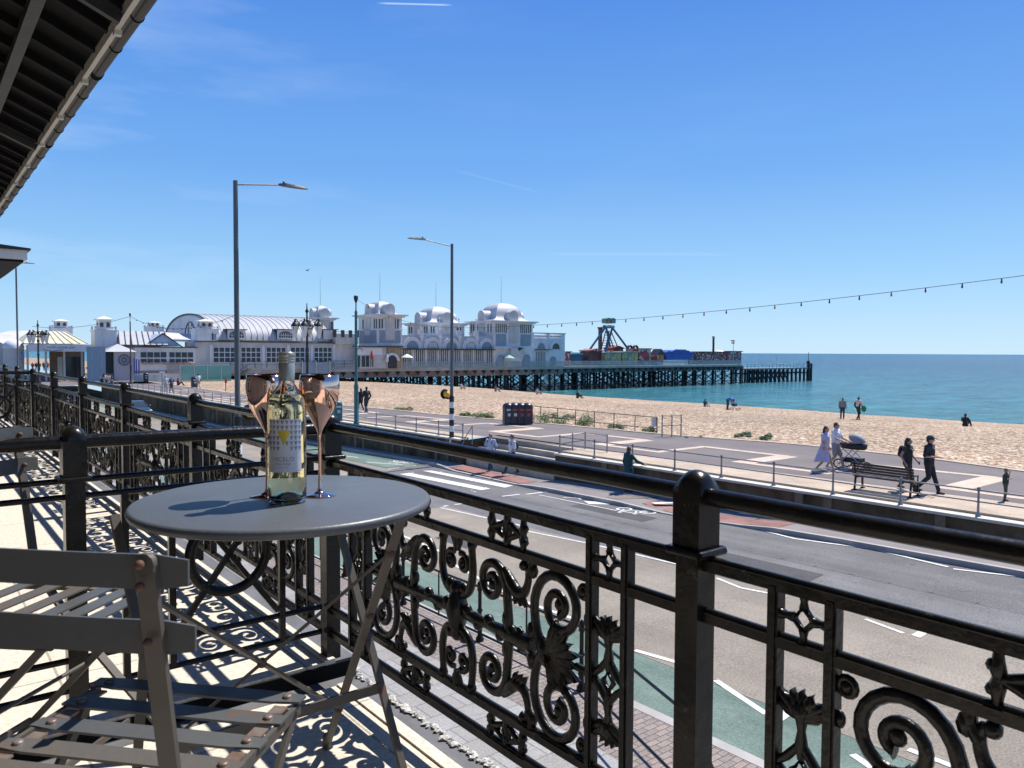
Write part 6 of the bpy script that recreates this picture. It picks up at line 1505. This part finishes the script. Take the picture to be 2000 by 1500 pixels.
L_=[('largest green shrub at the fence just right of the bins',1070,829,2.1,.75),('round green shrub by the third post of the beach fence',1134,834,1.3,.8),('small scraggly plant under the middle of the beach fence',1200,840,1.0,.4),('small plant by the notice at the fence end',1266,846,.8,.45),
 ('low green plant at the promenade edge behind the banded lamp, leftmost of its cluster',912,815,1.3,.35),('second low plant of the cluster right of the banded lamp',944,819,1.6,.5),('low green tuft left of the banded lamp, nearest the teal column',792,803,1.6,.35),('pale green mat of weeds between the fence end and the open beach',1352,860,1.1,.22),
 ('flat pale green tuft on the open shingle, left of a pair',1455,852,.9,.25),('flat wide pale green tuft on the open shingle, right of a pair',1492,857,1.2,.25),('tiny weed at the shingle edge right of the rail frame',1390,866,.6,.15),('pale weed on the shingle behind the largest shrub',1103,818,1.2,.3)]
for i,(lb,px,py,w,h) in enumerate(L_): shrub(lb,px,py,w,h,m_leafb if h<.32 else None,i,dens=int(1100*w))
# signs and posts near the entrance
def post_sign(label,px,pyb,pyt,name='sign_post',board=None,mm=None,w=.05,m_=None,z=PROM):
    t,s=GZ(px,pyb,z); zt=PS(px,pyt,s)[1]; th=thing(name,label,'sign',t,s,z)
    part('post',MB().tube([(0,0,0),(0,0,zt-z)],w,6),m_ or m_galv,th)
    if board: bw,bh,bz=board; part('board',MB().bx(-bw/2,bw/2,-w-.03,-w-.005,zt-z-bh-bz,zt-z-bz),mm,th)
    return th
m_bl=mat('sign_post_blue',(.03,.06,.28),.5)
post_sign('leftmost blue finger post by the corner booth',263,743,699,m_=m_bl,w=.09); post_sign('middle blue finger post of three by the corner booth',267,744,701,m_=m_bl,w=.09); post_sign('right blue finger post of three beside the small dark bin',272,745,702,m_=m_bl,w=.09)
post_sign('slim grey sign post left of the standing walkers',317,768,725,board=(.5,.18,0),mm=m_wh)
post_sign('red-topped lifebuoy post standing on the shingle',441,764,739,board=(.22,.5,0),mm=m_binr,m_=m_binr)
post_sign('tall grey pole in front of the blue glass screen, left one',179,745,676); post_sign('tall grey pole in front of the blue glass screen, right one',198,747,678)
t,s=GZ(160,732,PROM); ab=thing('sandwich_board','white sandwich board standing before the pier entrance','sign',t,s,PROM); part('board',MB().bx(-.45,.45,-.04,.0,.12,1.1).bar((-.4,.25,0),(-.4,0,1.05),.04,.04).bar((.4,.25,0),(.4,0,1.05),.04,.04).bar((-.4,-.02,0),(-.4,-.02,.2),.04,.04).bar((.4,-.02,0),(.4,-.02,.2),.04,.04),m_wh,ab)
part('printed_lines',MB().bx(-.3,.3,-.06,-.045,.72,.78).bx(-.3,.2,-.06,-.045,.56,.61),m_ink,ab)
t,s=GZ(311,740,PROM); nbd=thing('notice_panel','low dark grey panel between the finger posts and the walkers','panel',t,s,PROM); part('panel',MB().bx(-1,1,-.03,.03,.1,.85),m_pole,nbd); part('foot',MB().bx(-.9,-.8,-.1,.1,0,.1).bx(.8,.9,-.1,.1,0,.1),m_pole,nbd)
# cars
def car(label,t,s,col,rot=0):
    z=roadz(s)+.005; th=thing('parked_car',label,'car',t,s,z,rot=rot); mp_=mat('car_paint',col,.25,.3,coat=1); W=.88
    # side profile (y forward towards the viewer = -y), loft of half widths
    low=[(-2.05,.35),(-2.08,.55),(-2.0,.72),(-1.3,.88),(-.75,.95),(1.6,1.0),(1.95,.85),(2.0,.4)]
    g=MB(); sec=[]
    ys=[(-2.1,.30,.62,.70),(-1.95,.25,.74,.80),(-1.3,.22,.90,.86),(-.75,.22,.97,.88),(.2,.22,.99,.88),(1.4,.22,1.02,.87),(1.9,.26,.98,.82),(2.05,.35,.8,.74)]
    vs=[];m=10
    for y,zl,zt,w in ys:
        for x,q in ((-w*.86,0),(-w,.25),(-w,.7),(-w*.93,.95),(-w*.6,1.0),(w*.6,1.0),(w*.93,.95),(w,.7),(w,.25),(w*.86,0)): vs.append((x,y,zl+(zt-zl)*q))
    fs=[(i*m+j,i*m+(j+1)%m,(i+1)*m+(j+1)%m,(i+1)*m+j) for i in range(7) for j in range(m)]+[tuple(range(m-1,-1,-1)),tuple(range(7*m,8*m))]
    g.add(vs,fs,True); part('body',g,mp_,th)
    cb_=[(-.85,.96,.80),(-.15,1.40,.62),(.2,1.46,.62),(1.1,1.44,.60),(1.85,1.0,.74)]
    vs=[]
    for y,zt,w in cb_:
        vs+=[(-.82,y,.93),(-w,y,zt-.02),(-w*.8,y,zt),(w*.8,y,zt),(w,y,zt-.02),(.82,y,.93)]
    g=MB().add(vs,[(i*6+j,i*6+j+1,(i+1)*6+j+1,(i+1)*6+j) for i in range(4) for j in range(5)],True); part('cabin_glass',g,m_gls,th)
    g=MB(); vs=[]
    for y,zt,w in ((-.12,1.425,.60),(.2,1.475,.61),(1.1,1.455,.59),(1.25,1.38,.6)): vs+=[(-w,y,zt),(w,y,zt)]
    g.add(vs,[(2*i,2*i+1,2*i+3,2*i+2) for i in range(3)],True)
    for x in (-1,1): g.bar((x*.80,-.86,.96),(x*.61,-.14,1.41),.05,.04); g.bar((x*.82,.45,.97),(x*.62,.45,1.45),.06,.03)
    part('roof',g,mp_,th)
    for y in (-1.32,1.3):
        for x in (-.80,.80):
            g=MB(); g.prism([(y+.32*math.cos(2*PI*i/16),.32+.32*math.sin(2*PI*i/16)) for i in range(16)],x-.1,x+.1,'x'); w=part('wheel',g,m_bk,th)
            part('rim',MB().prism([(y+.2*math.cos(2*PI*i/12),.32+.2*math.sin(2*PI*i/12)) for i in range(12)],x-.112,x+.112,'x'),m_galv,w)
    for x in (-1,1): part('headlight',MB().sph((x*.62,-2.0,.66),.12,8,5,(1.3,.6,.7)),m_wh,th); part('mirror',MB().sph((x*.98,-.55,1.0),.09,7,5,(1.2,.7,.8)),mp_,th)
    part('number_plate',MB().bx(-.26,.26,-2.125,-2.105,.42,.53),m_wh,th)
    return th
car('dark grey-blue hatchback on the road, half hidden by the balcony railing',16.9,78,(.035,.045,.065),rot=.06)
car('small navy car farther up the road, behind the scroll railing',15.2,98,(.02,.03,.10),rot=.03)
# bird and contrail are in the sky
bd=thing('seagull','tiny gull gliding in the open sky between the two street lamps','bird',*_tsz(_ray(600,528).normalized()*90)[:2],CAMZ+_ray(600,528).normalized().z*90)
part('body',MB().sph((0,0,0),.09,7,5,(1.8,.8,.8)),m_pole,bd); part('wing',MB().add([(-.1,.05,.0),(.12,.05,0),(.02,.62,.10),(-.05,.62,.1)],[(0,1,2,3)]).add([(-.1,-.05,.0),(.12,-.05,0),(.02,-.62,.10),(-.05,-.62,.1)],[(3,2,1,0)]),m_pole,bd)
# ================================================================== PEOPLE
SK=mat('skin',(.42,.24,.17),.6,var=.08,vs=12)
_mc={}
def cm(c,r=.8):
    k=tuple(c)
    if k not in _mc: _mc[k]=mat('cloth',c,r,var=.14,vs=9,bump=.15,bs=25)
    return _mc[k]
HAIR=(.035,.022,.015)
def remesh(o,vx,sm=3):
    m=o.modifiers.new('join','REMESH'); m.mode='VOXEL'; m.voxel_size=vx; m.use_smooth_shade=True
    s=o.modifiers.new('smooth','SMOOTH'); s.iterations=sm; s.factor=.5
POSES=dict(
 stand=dict(),
 walk=dict(kneeL=(-.09,.16,.50),ankL=(-.09,.30,.09),kneeR=(.09,.06,.49),ankR=(.09,-.28,.13),elL=(-.25,-.10,1.14),wrL=(-.24,.03,.92),elR=(.25,.02,1.14),wrR=(.24,.20,.96)),
 walk2=dict(kneeR=(.09,.16,.50),ankR=(.09,.30,.09),kneeL=(-.09,.06,.49),ankL=(-.09,-.28,.13),elR=(.25,-.10,1.14),wrR=(.24,.03,.92),elL=(-.25,.02,1.14),wrL=(-.24,.20,.96)),
 push=dict(kneeL=(-.09,.16,.50),ankL=(-.09,.26,.09),kneeR=(.09,.04,.49),ankR=(.09,-.26,.13),elL=(-.22,.12,1.16),wrL=(-.16,.42,1.06),elR=(.22,.12,1.16),wrR=(.16,.42,1.06)),
 phone=dict(kneeL=(-.09,.12,.50),ankL=(-.09,.26,.09),kneeR=(.09,.04,.49),ankR=(.09,-.30,.14),elL=(-.25,-.02,1.12),wrL=(-.10,.27,1.10),elR=(.25,-.02,1.12),wrR=(.10,.30,1.12)),
 lean=dict(elR=(.24,.20,1.18),wrR=(.30,.48,1.06),elL=(-.26,-.02,1.12),wrL=(-.30,.10,.90)),
 armsup=dict(elL=(-.24,.10,1.30),wrL=(-.10,.16,1.50),elR=(.22,.05,1.16),wrR=(.12,.22,1.22)),
 sit=dict(pelvis=(0,0,.12),hipL=(-.09,0,.12),hipR=(.09,0,.12),chest=(0,-.03,.46),neck=(0,-.01,.66),head=(0,.02,.80),shL=(-.18,-.02,.58),shR=(.18,-.02,.58),kneeL=(-.12,.40,.42),ankL=(-.12,.66,.08),kneeR=(.12,.40,.42),ankR=(.12,.66,.08),elL=(-.24,.10,.36),wrL=(-.10,.32,.36),elR=(.24,.10,.36),wrR=(.10,.32,.36),belly=(0,-.01,.28)),
 chair=dict(pelvis=(0,0,.50),hipL=(-.09,0,.50),hipR=(.09,0,.50),chest=(0,-.02,.84),neck=(0,0,1.04),head=(0,.02,1.18),shL=(-.18,0,.96),shR=(.18,0,.96),kneeL=(-.1,.42,.50),ankL=(-.1,.44,.09),kneeR=(.1,.42,.50),ankR=(.1,.44,.09),elL=(-.24,.06,.76),wrL=(-.1,.32,.74),elR=(.24,.06,.76),wrR=(.1,.32,.74),belly=(0,0,.66)),
 bend=dict(chest=(0,.36,1.02),neck=(0,.52,.96),head=(0,.62,.88),shL=(-.18,.46,.98),shR=(.18,.46,.98),belly=(0,.18,.99),elL=(-.2,.50,.74),wrL=(-.14,.56,.50),elR=(.2,.50,.74),wrR=(.14,.56,.50)))
def person(label,t,s,z,face,H=1.74,pose='stand',top=(.5,.5,.5),legs=(.03,.03,.05),hair=HAIR,sleeve=.5,dress=None,shorts=False,cap=None,bag=None,longhair=False,vx=.022,shoes=(.05,.05,.05),coat=False,extra=None,skin=None):
    # face: world-space direction the person looks along (x,y)
    rot=math.atan2(-face[0],face[1])-A
    th=thing('person',label,'person',t,s,z,rot=rot); k=H/1.74
    J=dict(pelvis=(0,0,.92),belly=(0,0,1.08),chest=(0,0,1.28),neck=(0,.01,1.47),head=(0,.03,1.61),shL=(-.185,0,1.40),shR=(.185,0,1.40),elL=(-.24,-.02,1.12),elR=(.24,-.02,1.12),wrL=(-.25,.06,.88),wrR=(.25,.06,.88),hipL=(-.09,0,.90),hipR=(.09,0,.90),kneeL=(-.10,.02,.49),kneeR=(.10,.02,.49),ankL=(-.10,-.02,.09),ankR=(.10,-.02,.09))
    J.update(POSES[pose]); J={a:Vector(b)*k for a,b in J.items()}
    g=MB(); V=Vector
    def cp(a,b,r0,r1,mb=None,n=10): (mb or g).cap(J[a] if isinstance(a,str) else a,J[b] if isinstance(b,str) else b,r0*k,r1*k,n)
    hd=J['head']; nk=J['neck']
    g.sph(hd,.092*k,14,10,(.86,1.02,1.22)); cp(hd+V((0,-.01,-.05))*k,nk+V((0,-.01,-.06))*k,.052,.058)
    g.sph(hd+V((0,.03,-.06))*k,.055*k,10,7,(.95,1,.9)); g.cap(hd+V((0,.09,.01))*k,hd+V((0,.112,-.022))*k,.010*k,.014*k,6)
    for sx in (-1,1): g.sph(hd+V((sx*.082,-.005,-.005))*k,.022*k,7,5,(.4,.8,1.2))
    cp('pelvis','belly',.135,.125); cp('belly','chest',.125,.145); cp('chest','neck',.125,.055)
    for S in 'LR':
        cp('chest','sh'+S,.10,.062); cp('sh'+S,'el'+S,.050,.040); cp('el'+S,'wr'+S,.039,.026)
        cp('pelvis','hip'+S,.11,.095); cp('hip'+S,'knee'+S,.088,.056); cp('knee'+S,'ank'+S,.056,.036)
        d=(J['wr'+S]-J['el'+S]).normalized(); w=J['wr'+S]; sd=V((1 if S=='L' else -1,0,0)); sd=(sd-d*sd.dot(d)).normalized()
        e=V((0,1,0)); e=(e-d*e.dot(d)); e=e.normalized() if e.length>.2 else d.cross(sd).normalized()
        g.cap(w+d*.02*k,w+d*.075*k,.027*k,.030*k,8)
        for q in range(4): b0=w+d*.085*k+e*(q-1.5)*.019*k; l=(.062,.075,.070,.052)[q]; g.tube([b0,b0+d*l*.55*k,b0+d*l*.9*k+sd*.022*k],[.0095*k,.009*k,.007*k],6)
        g.tube([w+d*.03*k+e*.03*k,w+d*.065*k+e*.052*k,w+d*.095*k+e*.055*k],[.012*k,.010*k,.008*k],6)
        f=J['ank'+S]; g.cap(f+V((0,-.03,-.045))*k,f+V((0,.13,-.06))*k,.036*k,.030*k,8)
    o=part('body',g,skin or SK,th); remesh(o,vx*.8 if vx<.02 else vx)
    # hair
    g=MB(); g.sph(hd+V((0,-.022,.022))*k,.098*k,12,8,(.95,1.02,1.15))
    if longhair: g.cap(hd+V((0,-.06,.0))*k,hd+V((0,-.13,-.28))*k,.080*k,.045*k); g.cap(hd+V((.05,-.05,.0))*k,hd+V((.07,-.09,-.20))*k,.05*k,.03*k)
    else: g.sph(hd+V((0,-.05,-.02))*k,.078*k,10,7)
    # keep the face clear
    o=part('hair',g,cm(hair,.55),th); remesh(o,max(.014,vx),2)
    for v in ():pass
    if cap:
        g=MB().sph(hd+V((0,-.012,.045))*k,.108*k,12,8,(.95,1.08,.92)); g.prism([(x*k+hd.x,y*k+hd.y) for x,y in ((-.075,.05),(.075,.05),(.065,.17),(0,.20),(-.065,.17))],hd.z+.045*k,hd.z+.058*k); part('cap',g,cm(cap),th)
    # eyes
    g=MB()
    for sx in (-1,1): g.sph(hd+V((sx*.033,.085,.012))*k,.011*k,6,4)
    part('eyes',g,m_bk,th)
    # top
    g=MB(); f=.016
    if dress is None or True:
        tc=top
        cp('belly','chest',.125+f+.012,.145+f,g); cp('chest','neck',.130+f,.058+f,g)
        if pose not in('bend',): cp(J['belly']+V((0,0,-.10))*k,'belly',.135+f,.125+f+.01,g)
        else: cp('pelvis','belly',.135+f,.125+f,g)
        for S in 'LR':
            cp('chest','sh'+S,.105+f,.064+f,g)
            e=J['sh'+S].lerp(J['el'+S],min(1,sleeve*2)) ; cp('sh'+S,e,.052+f,.046+f,g)
            if sleeve>.5: e2=J['el'+S].lerp(J['wr'+S],(sleeve-.5)*2*.95); cp('el'+S,e2,.045+f,.036+f,g)
        if coat:
            cp(J['belly'],J['pelvis']+V((0,0,-.28))*k,.16,.21,g); g.sph(nk+V((0,-.06,-.0))*k,.09*k,10,6,(1.2,.8,.8))
        o=part('coat' if coat else 'top',g,cm(dress or top),th); remesh(o,vx)
    if dress:
        g=MB(); n=18; vs=[]
        for i,(z_,r) in enumerate(((1.10,.14),(.98,.165),(.80,.20),(.60,.25),(.38,.31))):
            for j in range(n):
                w=2*PI*j/n; rr_=r*(1+.07*math.sin(5*w+i)*i/4); vs.append((rr_*k*math.cos(w),(rr_*math.sin(w)-.05*i*.6)*k,(z_+.015*math.sin(3*w)*(i==4))*k))
        g.add(vs,[(i*n+j,i*n+(j+1)%n,(i+1)*n+(j+1)%n,(i+1)*n+j) for i in range(4) for j in range(n)],True); part('skirt',g,cm(dress),th)
    else:
        g=MB(); f=.013
        cp('pelvis','belly',.137+f,.11,g) if pose!='bend' else None
        for S in 'LR':
            cp('pelvis','hip'+S,.112+f,.097+f,g)
            e='knee'+S
            if shorts: cp('hip'+S,J['hip'+S].lerp(J[e],.85),.09+f,.07+f*1.6,g)
            else: cp('hip'+S,e,.09+f,.058+f,g); cp(e,J[e].lerp(J['ank'+S],.93),.058+f,.040+f*1.5,g)
        o=part('trousers' if not shorts else 'shorts',g,cm(legs),th); remesh(o,vx)
    for S in 'LR':
        f=J['ank'+S]; part('shoe',MB().cap(f+V((0,-.035,-.048))*k,f+V((0,.14,-.062))*k,.043*k,.034*k,8),cm(shoes),th)
    if bag:
        bt_,bc=bag
        if bt_=='back':
            c=J['chest']+V((0,-.20,-.03))*k; g=MB().sph(c,.16*k,10,8,(.95,.62,1.35)); g.sph(c+V((0,-.06,-.08))*k,.10*k,8,6,(1,.6,.9))
            for sx in (-1,1): g.tube([c+V((sx*.09,.06,.17))*k,J['chest']+V((sx*.12,.0,.20))*k,J['chest']+V((sx*.12,.155,.05))*k,c+V((sx*.12,.10,-.15))*k],.016*k,6)
            part('backpack',g,cm(bc),th)
        elif bt_=='side':
            c=J['wrR']+V((.05,-.02,-.02))*k; part('bag',MB().sph(c,.17*k,9,7,(.45,.9,1.0)).tube([c+V((0,-.07,.12))*k,J['shR']+V((.03,-.04,.05))*k,c+V((0,.07,.12))*k],.012,5),cm(bc),th)
        elif bt_=='shawl':
            g=MB().cap(J['shL']+V((0,-.05,.02))*k,J['shR']+V((0,-.05,.02))*k,.10*k,.10*k).cap(J['shR']+V((.03,-.03,-.02))*k,J['elR']+V((.03,0,0))*k,.09*k,.07*k).cap(J['chest']+V((0,-.08,.05))*k,J['belly']+V((0,-.08,.02))*k,.15*k,.12*k); o=part('shawl',g,cm(bc),th); remesh(o,.025)
    return th
R_=(1,0); 
def dirst(dt,ds): v=L(dt,ds,0); return (v.x,v.y)
TOW=dirst(0,-1)    # walking towards the right of the picture, along the promenade
AWY=dirst(0,1)
def PM_(px,py,z=PROM): return GZ(px,py,z)
v=.015
t,s=PM_(1611,921); person('woman in a long lilac dress walking beside the pram',t,s,PROM,TOW,1.66,'walk',dress=(.46,.42,.56),longhair=True,sleeve=.3,vx=v,shoes=(.4,.3,.22))
t,s=PM_(1631,916); person('man in white shirt and grey shorts pushing the grey pram',t,s,PROM,TOW,1.74,'push',top=(.66,.66,.68),legs=(.25,.23,.22),shorts=True,sleeve=.4,vx=v,hair=(.06,.035,.02),shoes=(.5,.45,.4))
t,s=PM_(1771,957); person('woman with loose brown hair and dark backpack walking behind the bench',t,s,PROM,TOW,1.66,'walk2',top=(.035,.035,.03),legs=(.03,.028,.026),longhair=True,bag=('back',(.03,.03,.035)),sleeve=.15,vx=v)
t,s=PM_(1813,963); person('man in black with a cap looking at a phone in his hands',t,s,PROM,TOW,1.78,'phone',top=(.02,.02,.024),legs=(.015,.016,.02),cap=(.03,.035,.05),sleeve=.45,vx=v,hair=(.02,.015,.01))
t,s=PM_(1963,978); person('toddler in dark top standing alone at the right edge of the promenade',t,s,PROM,dirst(.2,-1),.96,'armsup',top=(.02,.03,.03),legs=(.06,.065,.05),hair=(.16,.09,.05),sleeve=.5,vx=v)
t,s=GR(1294,957); person('person in a dark green hooded coat leaning on the promenade rail',min(t,wt(s)-.35),s,roadz(s)+.14,dirst(1,-.15),1.76,'lean',top=(.012,.06,.06),legs=(.012,.03,.06),coat=True,sleeve=1.0,vx=v,hair=(.09,.05,.03))
t=21.15; s=PT(959,700,t)[0]; person('grey-haired man in pale blue shirt with dark shoulder bag at the foot of the steps',t,s,roadz(s)+.14,dirst(-1,-.4),1.74,'walk',top=(.42,.48,.60),legs=(.03,.05,.10),hair=(.25,.2,.17),bag=('back',(.03,.03,.06)),vx=v)
t=21.3; s=PT(1001,700,t)[0]; person('man in white tee with a rucksack and stick by the steps',t,s,roadz(s)+.14,dirst(-1,.1),1.78,'walk2',top=(.62,.62,.64),legs=(.03,.05,.09),hair=(.08,.05,.03),bag=('back',(.03,.04,.09)),vx=v)
t,s=PM_(705,802); person('slim person in black walking away, left one of the pair by the teal column',t,s,PROM,AWY,1.62,'walk',top=(.015,.015,.018),legs=(.012,.014,.02),longhair=True,sleeve=1)
t,s=PM_(716,805); person('man in black jacket and jeans walking away, right one of the pair',t,s,PROM,AWY,1.8,'walk2',top=(.02,.018,.02),legs=(.02,.03,.07),sleeve=1)
def PB(px,py): return GB(px,py)
t,s,z=PB(1645,819); person('fair-haired woman in grey top standing on the shingle facing the sea',t,s,z,dirst(1,.3),1.7,'stand',top=(.20,.22,.24),legs=(.03,.04,.06),hair=(.30,.22,.15),sleeve=1,longhair=True)
t,s,z=PB(1676,820); person('dark-haired person with pale shawl and green bag on the beach',t,s,z,dirst(1,-.1),1.76,'walk',top=(.02,.02,.022),legs=(.03,.045,.04),bag=('shawl',(.62,.55,.48)),sleeve=1)
t2,s2=t,s; gb_=MB().sph((0,0,0),.2,10,7,(.5,1,1.2)); bgz=thing('shopping_bag','bright green bag hanging beside the person with the pale shawl','bag',t2+.02,s2-.42,z+.86); part('bag_body',gb_,cm((.01,.22,.08)),bgz); part('handle',MB().tube([(0,-.1,.2),(0,0,.45),(0,.1,.2)],.015,5),cm((.01,.22,.08)),bgz)
t,s,z=PB(1885,833); person('person in black sitting on the shingle looking out to sea',t,s,z,dirst(1,0),1.78,'sit',top=(.012,.012,.014),legs=(.03,.03,.05),sleeve=1,vx=.018)
t,s,z=PB(1421,800); person('person in blue top bending over a pushchair at the water edge',t,s,z,dirst(.2,-1),1.7,'bend',top=(.08,.18,.50),legs=(.06,.07,.09),sleeve=.6)
t,s,z=PB(968,765); person('sunbather in pale clothes sitting near the pier piles',t,s,z,dirst(1,0),1.7,'sit',top=(.30,.12,.10),legs=(.3,.3,.3),sleeve=.2)
t,s,z=PB(901,760); person('distant person with bare shoulders sitting on the beach right of the banded lamp',t,s,z,dirst(1,.2),1.7,'sit',top=(.6,.55,.5),legs=(.3,.25,.2),sleeve=.1)
t,s,z=PB(1049,770); person('distant pale figure standing at the waterline left of the bins fence',t,s,z,dirst(1,0),1.6,'sit',top=(.5,.42,.35),legs=(.2,.2,.25),sleeve=.3)
t,s,z=PB(1128,778); person('tiny dark seated figure at the waterline above the beach fence',t,s,z,dirst(1,0),1.7,'sit',top=(.03,.03,.04),legs=(.03,.03,.03),sleeve=1)
t,s,z=PB(1377,795); person('tiny reclining figure at the waterline left of the bending person',t,s,z,dirst(1,0),1.5,'sit',top=(.05,.05,.06),legs=(.6,.6,.6),sleeve=1)
t,s=PM_(324,767); person('walker in pale blue shirt on the far promenade, left of a pair',t,s,PROM,AWY,1.74,'stand',top=(.45,.5,.56),legs=(.35,.36,.38),sleeve=.4,hair=(.3,.28,.26))
t,s=PM_(335,768); person('walker in dark blue on the far promenade, right of a pair',t,s,PROM,AWY,1.66,'walk',top=(.05,.07,.14),legs=(.05,.05,.06),sleeve=.4,hair=(.3,.28,.26))
t,s=PM_(388,759); person('person in white with shoulder bag near the tall dark bin',t,s,PROM,AWY,1.7,'walk',top=(.6,.6,.6),legs=(.3,.28,.26),bag=('side',(.05,.05,.06)),sleeve=.4)
t,s=PM_(348,753); person('person in red and black sitting on the promenade kerb near the screen',t,s,PROM,dirst(1,0),1.7,'sit',top=(.10,.03,.03),legs=(.03,.03,.03),sleeve=1)
t,s=PM_(141,737); person('person in white shirt walking towards the pier entrance',t,s,PROM,AWY,1.72,'walk',top=(.6,.62,.62),legs=(.05,.06,.07),hair=(.5,.48,.45),sleeve=.5)
t,s=PM_(130,727); person('person in a yellow top standing in the pier entrance',t,s,PROM,AWY,1.7,'stand',top=(.5,.45,.12),legs=(.2,.16,.1),sleeve=.5)
t,s=PM_(226,733); person('person in dark clothes leaning at the booth doorway',t,s,PROM,TOW,1.74,'stand',top=(.03,.03,.04),legs=(.02,.02,.03),sleeve=.4)
t,s=PM_(237,734); person('dark crouched figure beside the booth with the emblem',t,s,PROM,TOW,1.7,'sit',top=(.02,.02,.03),legs=(.02,.02,.02),sleeve=1)
cols=[((.02,.02,.03),'dark jacket'),((.6,.6,.62),'white shirt'),((.45,.42,.40),'pale grey top'),((.55,.45,.44),'pale pink top'),((.05,.06,.09),'navy top')]
wc=thing('bench_group_seat','low timber bench under the seated group before the blue glass screen','bench',*PM_(210,749),PROM)
part('seat',MB().bx(-.3,.1,-3.4,3.4,.42,.47),m_bw,wc)
for y in (-3,0,3): part('leg',MB().bx(-.25,.05,y-.05,y+.05,0,.419),m_bw,wc)
for i,(c,nm) in enumerate(cols):
    t,s=PM_(210,749); ordn=('first','second','third','fourth','fifth')[i]
    person(f'{ordn} from the left on the long promenade bench, seated in {nm}',t+.0,s+2.6-i*1.3,PROM,dirst(-1,0),1.7,'chair',top=c,legs=((.03,.03,.04) if i%2 else (.3,.3,.3)),sleeve=.5,longhair=i%2==0,bag=None)
for i,(px,c,nm) in enumerate(((64,(.25,.03,.03),'red'),(71,(.03,.03,.03),'black'),(77,(.05,.02,.02),'maroon'),(86,(.03,.04,.05),'charcoal'),(93,(.22,.06,.04),'rust'))):
    t,s=PM_(px,724); person(f'figure in {nm} among the small crowd at the pier entrance lamp',t,s,PROM,AWY if i%2 else TOW,1.7+.03*i,'stand',top=c,legs=(.03,.03,.04),sleeve=1)
# stick of the man at the steps
t=21.2; s=PT(1010,700,t)[0]; sk_=thing('walking_stick','thin walking stick held by the man in the white tee','stick',t,s,roadz(s)+.14); part('shaft',MB().tube([(0,0,0),(.05,.02,.86),(-.03,.0,.9)],.012,6),m_bk,sk_)
# phone
# pram
t,s=PM_(1664,916); pr=thing('pram','black and chrome pram with raised grey hood pushed along the promenade','pram',t,s,PROM,rot=math.pi)   # local +y = forward (towards -s)
m_hood=mat('grey_pram_hood',(.24,.26,.27),.7,var=.05); m_prb=mat('pram_black',(.02,.02,.024),.6); m_chr=mat('pram_chrome',(.5,.5,.5),.3,.8)
g=MB(); n=10; vs=[]
for i in range(n+1):      # hood: quarter fan of hoops
    a=PI*.04+PI*.62*i/n
    for j in range(13):
        w=PI*j/12; x=.19*math.cos(w); r=.30*math.sin(w)**.8*1.0+.02
        vs.append((x,.06+r*math.cos(a),.86+r*math.sin(a)))
g.add(vs,[(i*13+j,i*13+j+1,(i+1)*13+j+1,(i+1)*13+j) for i in range(n) for j in range(12)],True); g.add([v for v in vs[:13]],[tuple(range(13))]); part('hood',g,m_hood,pr)
g=MB(); vs=[]
for z_,k in ((.66,.8),(.72,.95),(.86,1.0)):
    for j in range(16): w=2*PI*j/16; vs.append((.2*k*math.cos(w),.02+.42*k*math.sin(w),z_))
g.add(vs,[(i*16+j,i*16+(j+1)%16,(i+1)*16+(j+1)%16,(i+1)*16+j) for i in range(2) for j in range(16)]+[tuple(range(15,-1,-1)),tuple(range(32,48))],True); part('carrycot',g,m_prb,pr)
g=MB()
for x in (-.22,.22): g.tube([(x,-.62,1.04),(x,-.5,1.02),(x,-.35,.82),(x,.36,.2)],.014,6); g.tube([(x,-.28,.16),(x,.1,.66)],.014,6)
g.tube([(-.22,-.62,1.04),(.22,-.62,1.04)],.02,7); g.tube([(-.24,-.28,.16),(.24,-.28,.16)],.012,6); g.tube([(-.2,.36,.14),(.2,.36,.14)],.012,6); part('frame',g,m_chr,pr)
part('basket',MB().bx(-.2,.2,-.2,.28,.24,.38),m_prb,pr)
for x,y,r in ((-.26,-.28,.17),(.26,-.28,.17),(-.2,.36,.13),(.2,.36,.13)):
    w=part('wheel',MB().tube([(x,y+r*.85*math.cos(2*PI*i/18),r+r*.85*math.sin(2*PI*i/18)) for i in range(18)],.024,6,closed=True),m_prb,pr)
    g=MB()
    for i in range(3): a=PI*i/3; g.tube([(x,y-r*.8*math.cos(a),r-r*.8*math.sin(a)),(x,y+r*.8*math.cos(a),r+r*.8*math.sin(a))],.008,4)
    part('spokes',g,m_chr,w)
pr.scale=(1.15,1.3,1.12)
# pushchair at the water
t,s,z=PB(1434,801); pc=thing('pushchair','folded dark pushchair at the water edge by the bending person','pushchair',t,s,z,rot=math.pi)
g=MB()
for x in (-.2,.2): g.tube([(x,-.45,.95),(x,.4,.1)],.018,5); g.tube([(x,-.3,.1),(x,.15,.7)],.018,5)
g.tube([(-.2,-.45,.95),(.2,-.45,.95)],.02,5); part('frame',g,m_prb,pc); part('seat',MB().bx(-.2,.2,-.15,.15,.35,.6),cm((.05,.08,.2)),pc)
for x in (-.22,.22):
    for y in (-.3,.4): part('wheel',MB().tube([(x,y+.09*math.cos(2*PI*i/12),.1+.09*math.sin(2*PI*i/12)) for i in range(12)],.02,5,closed=True),m_prb,pc)
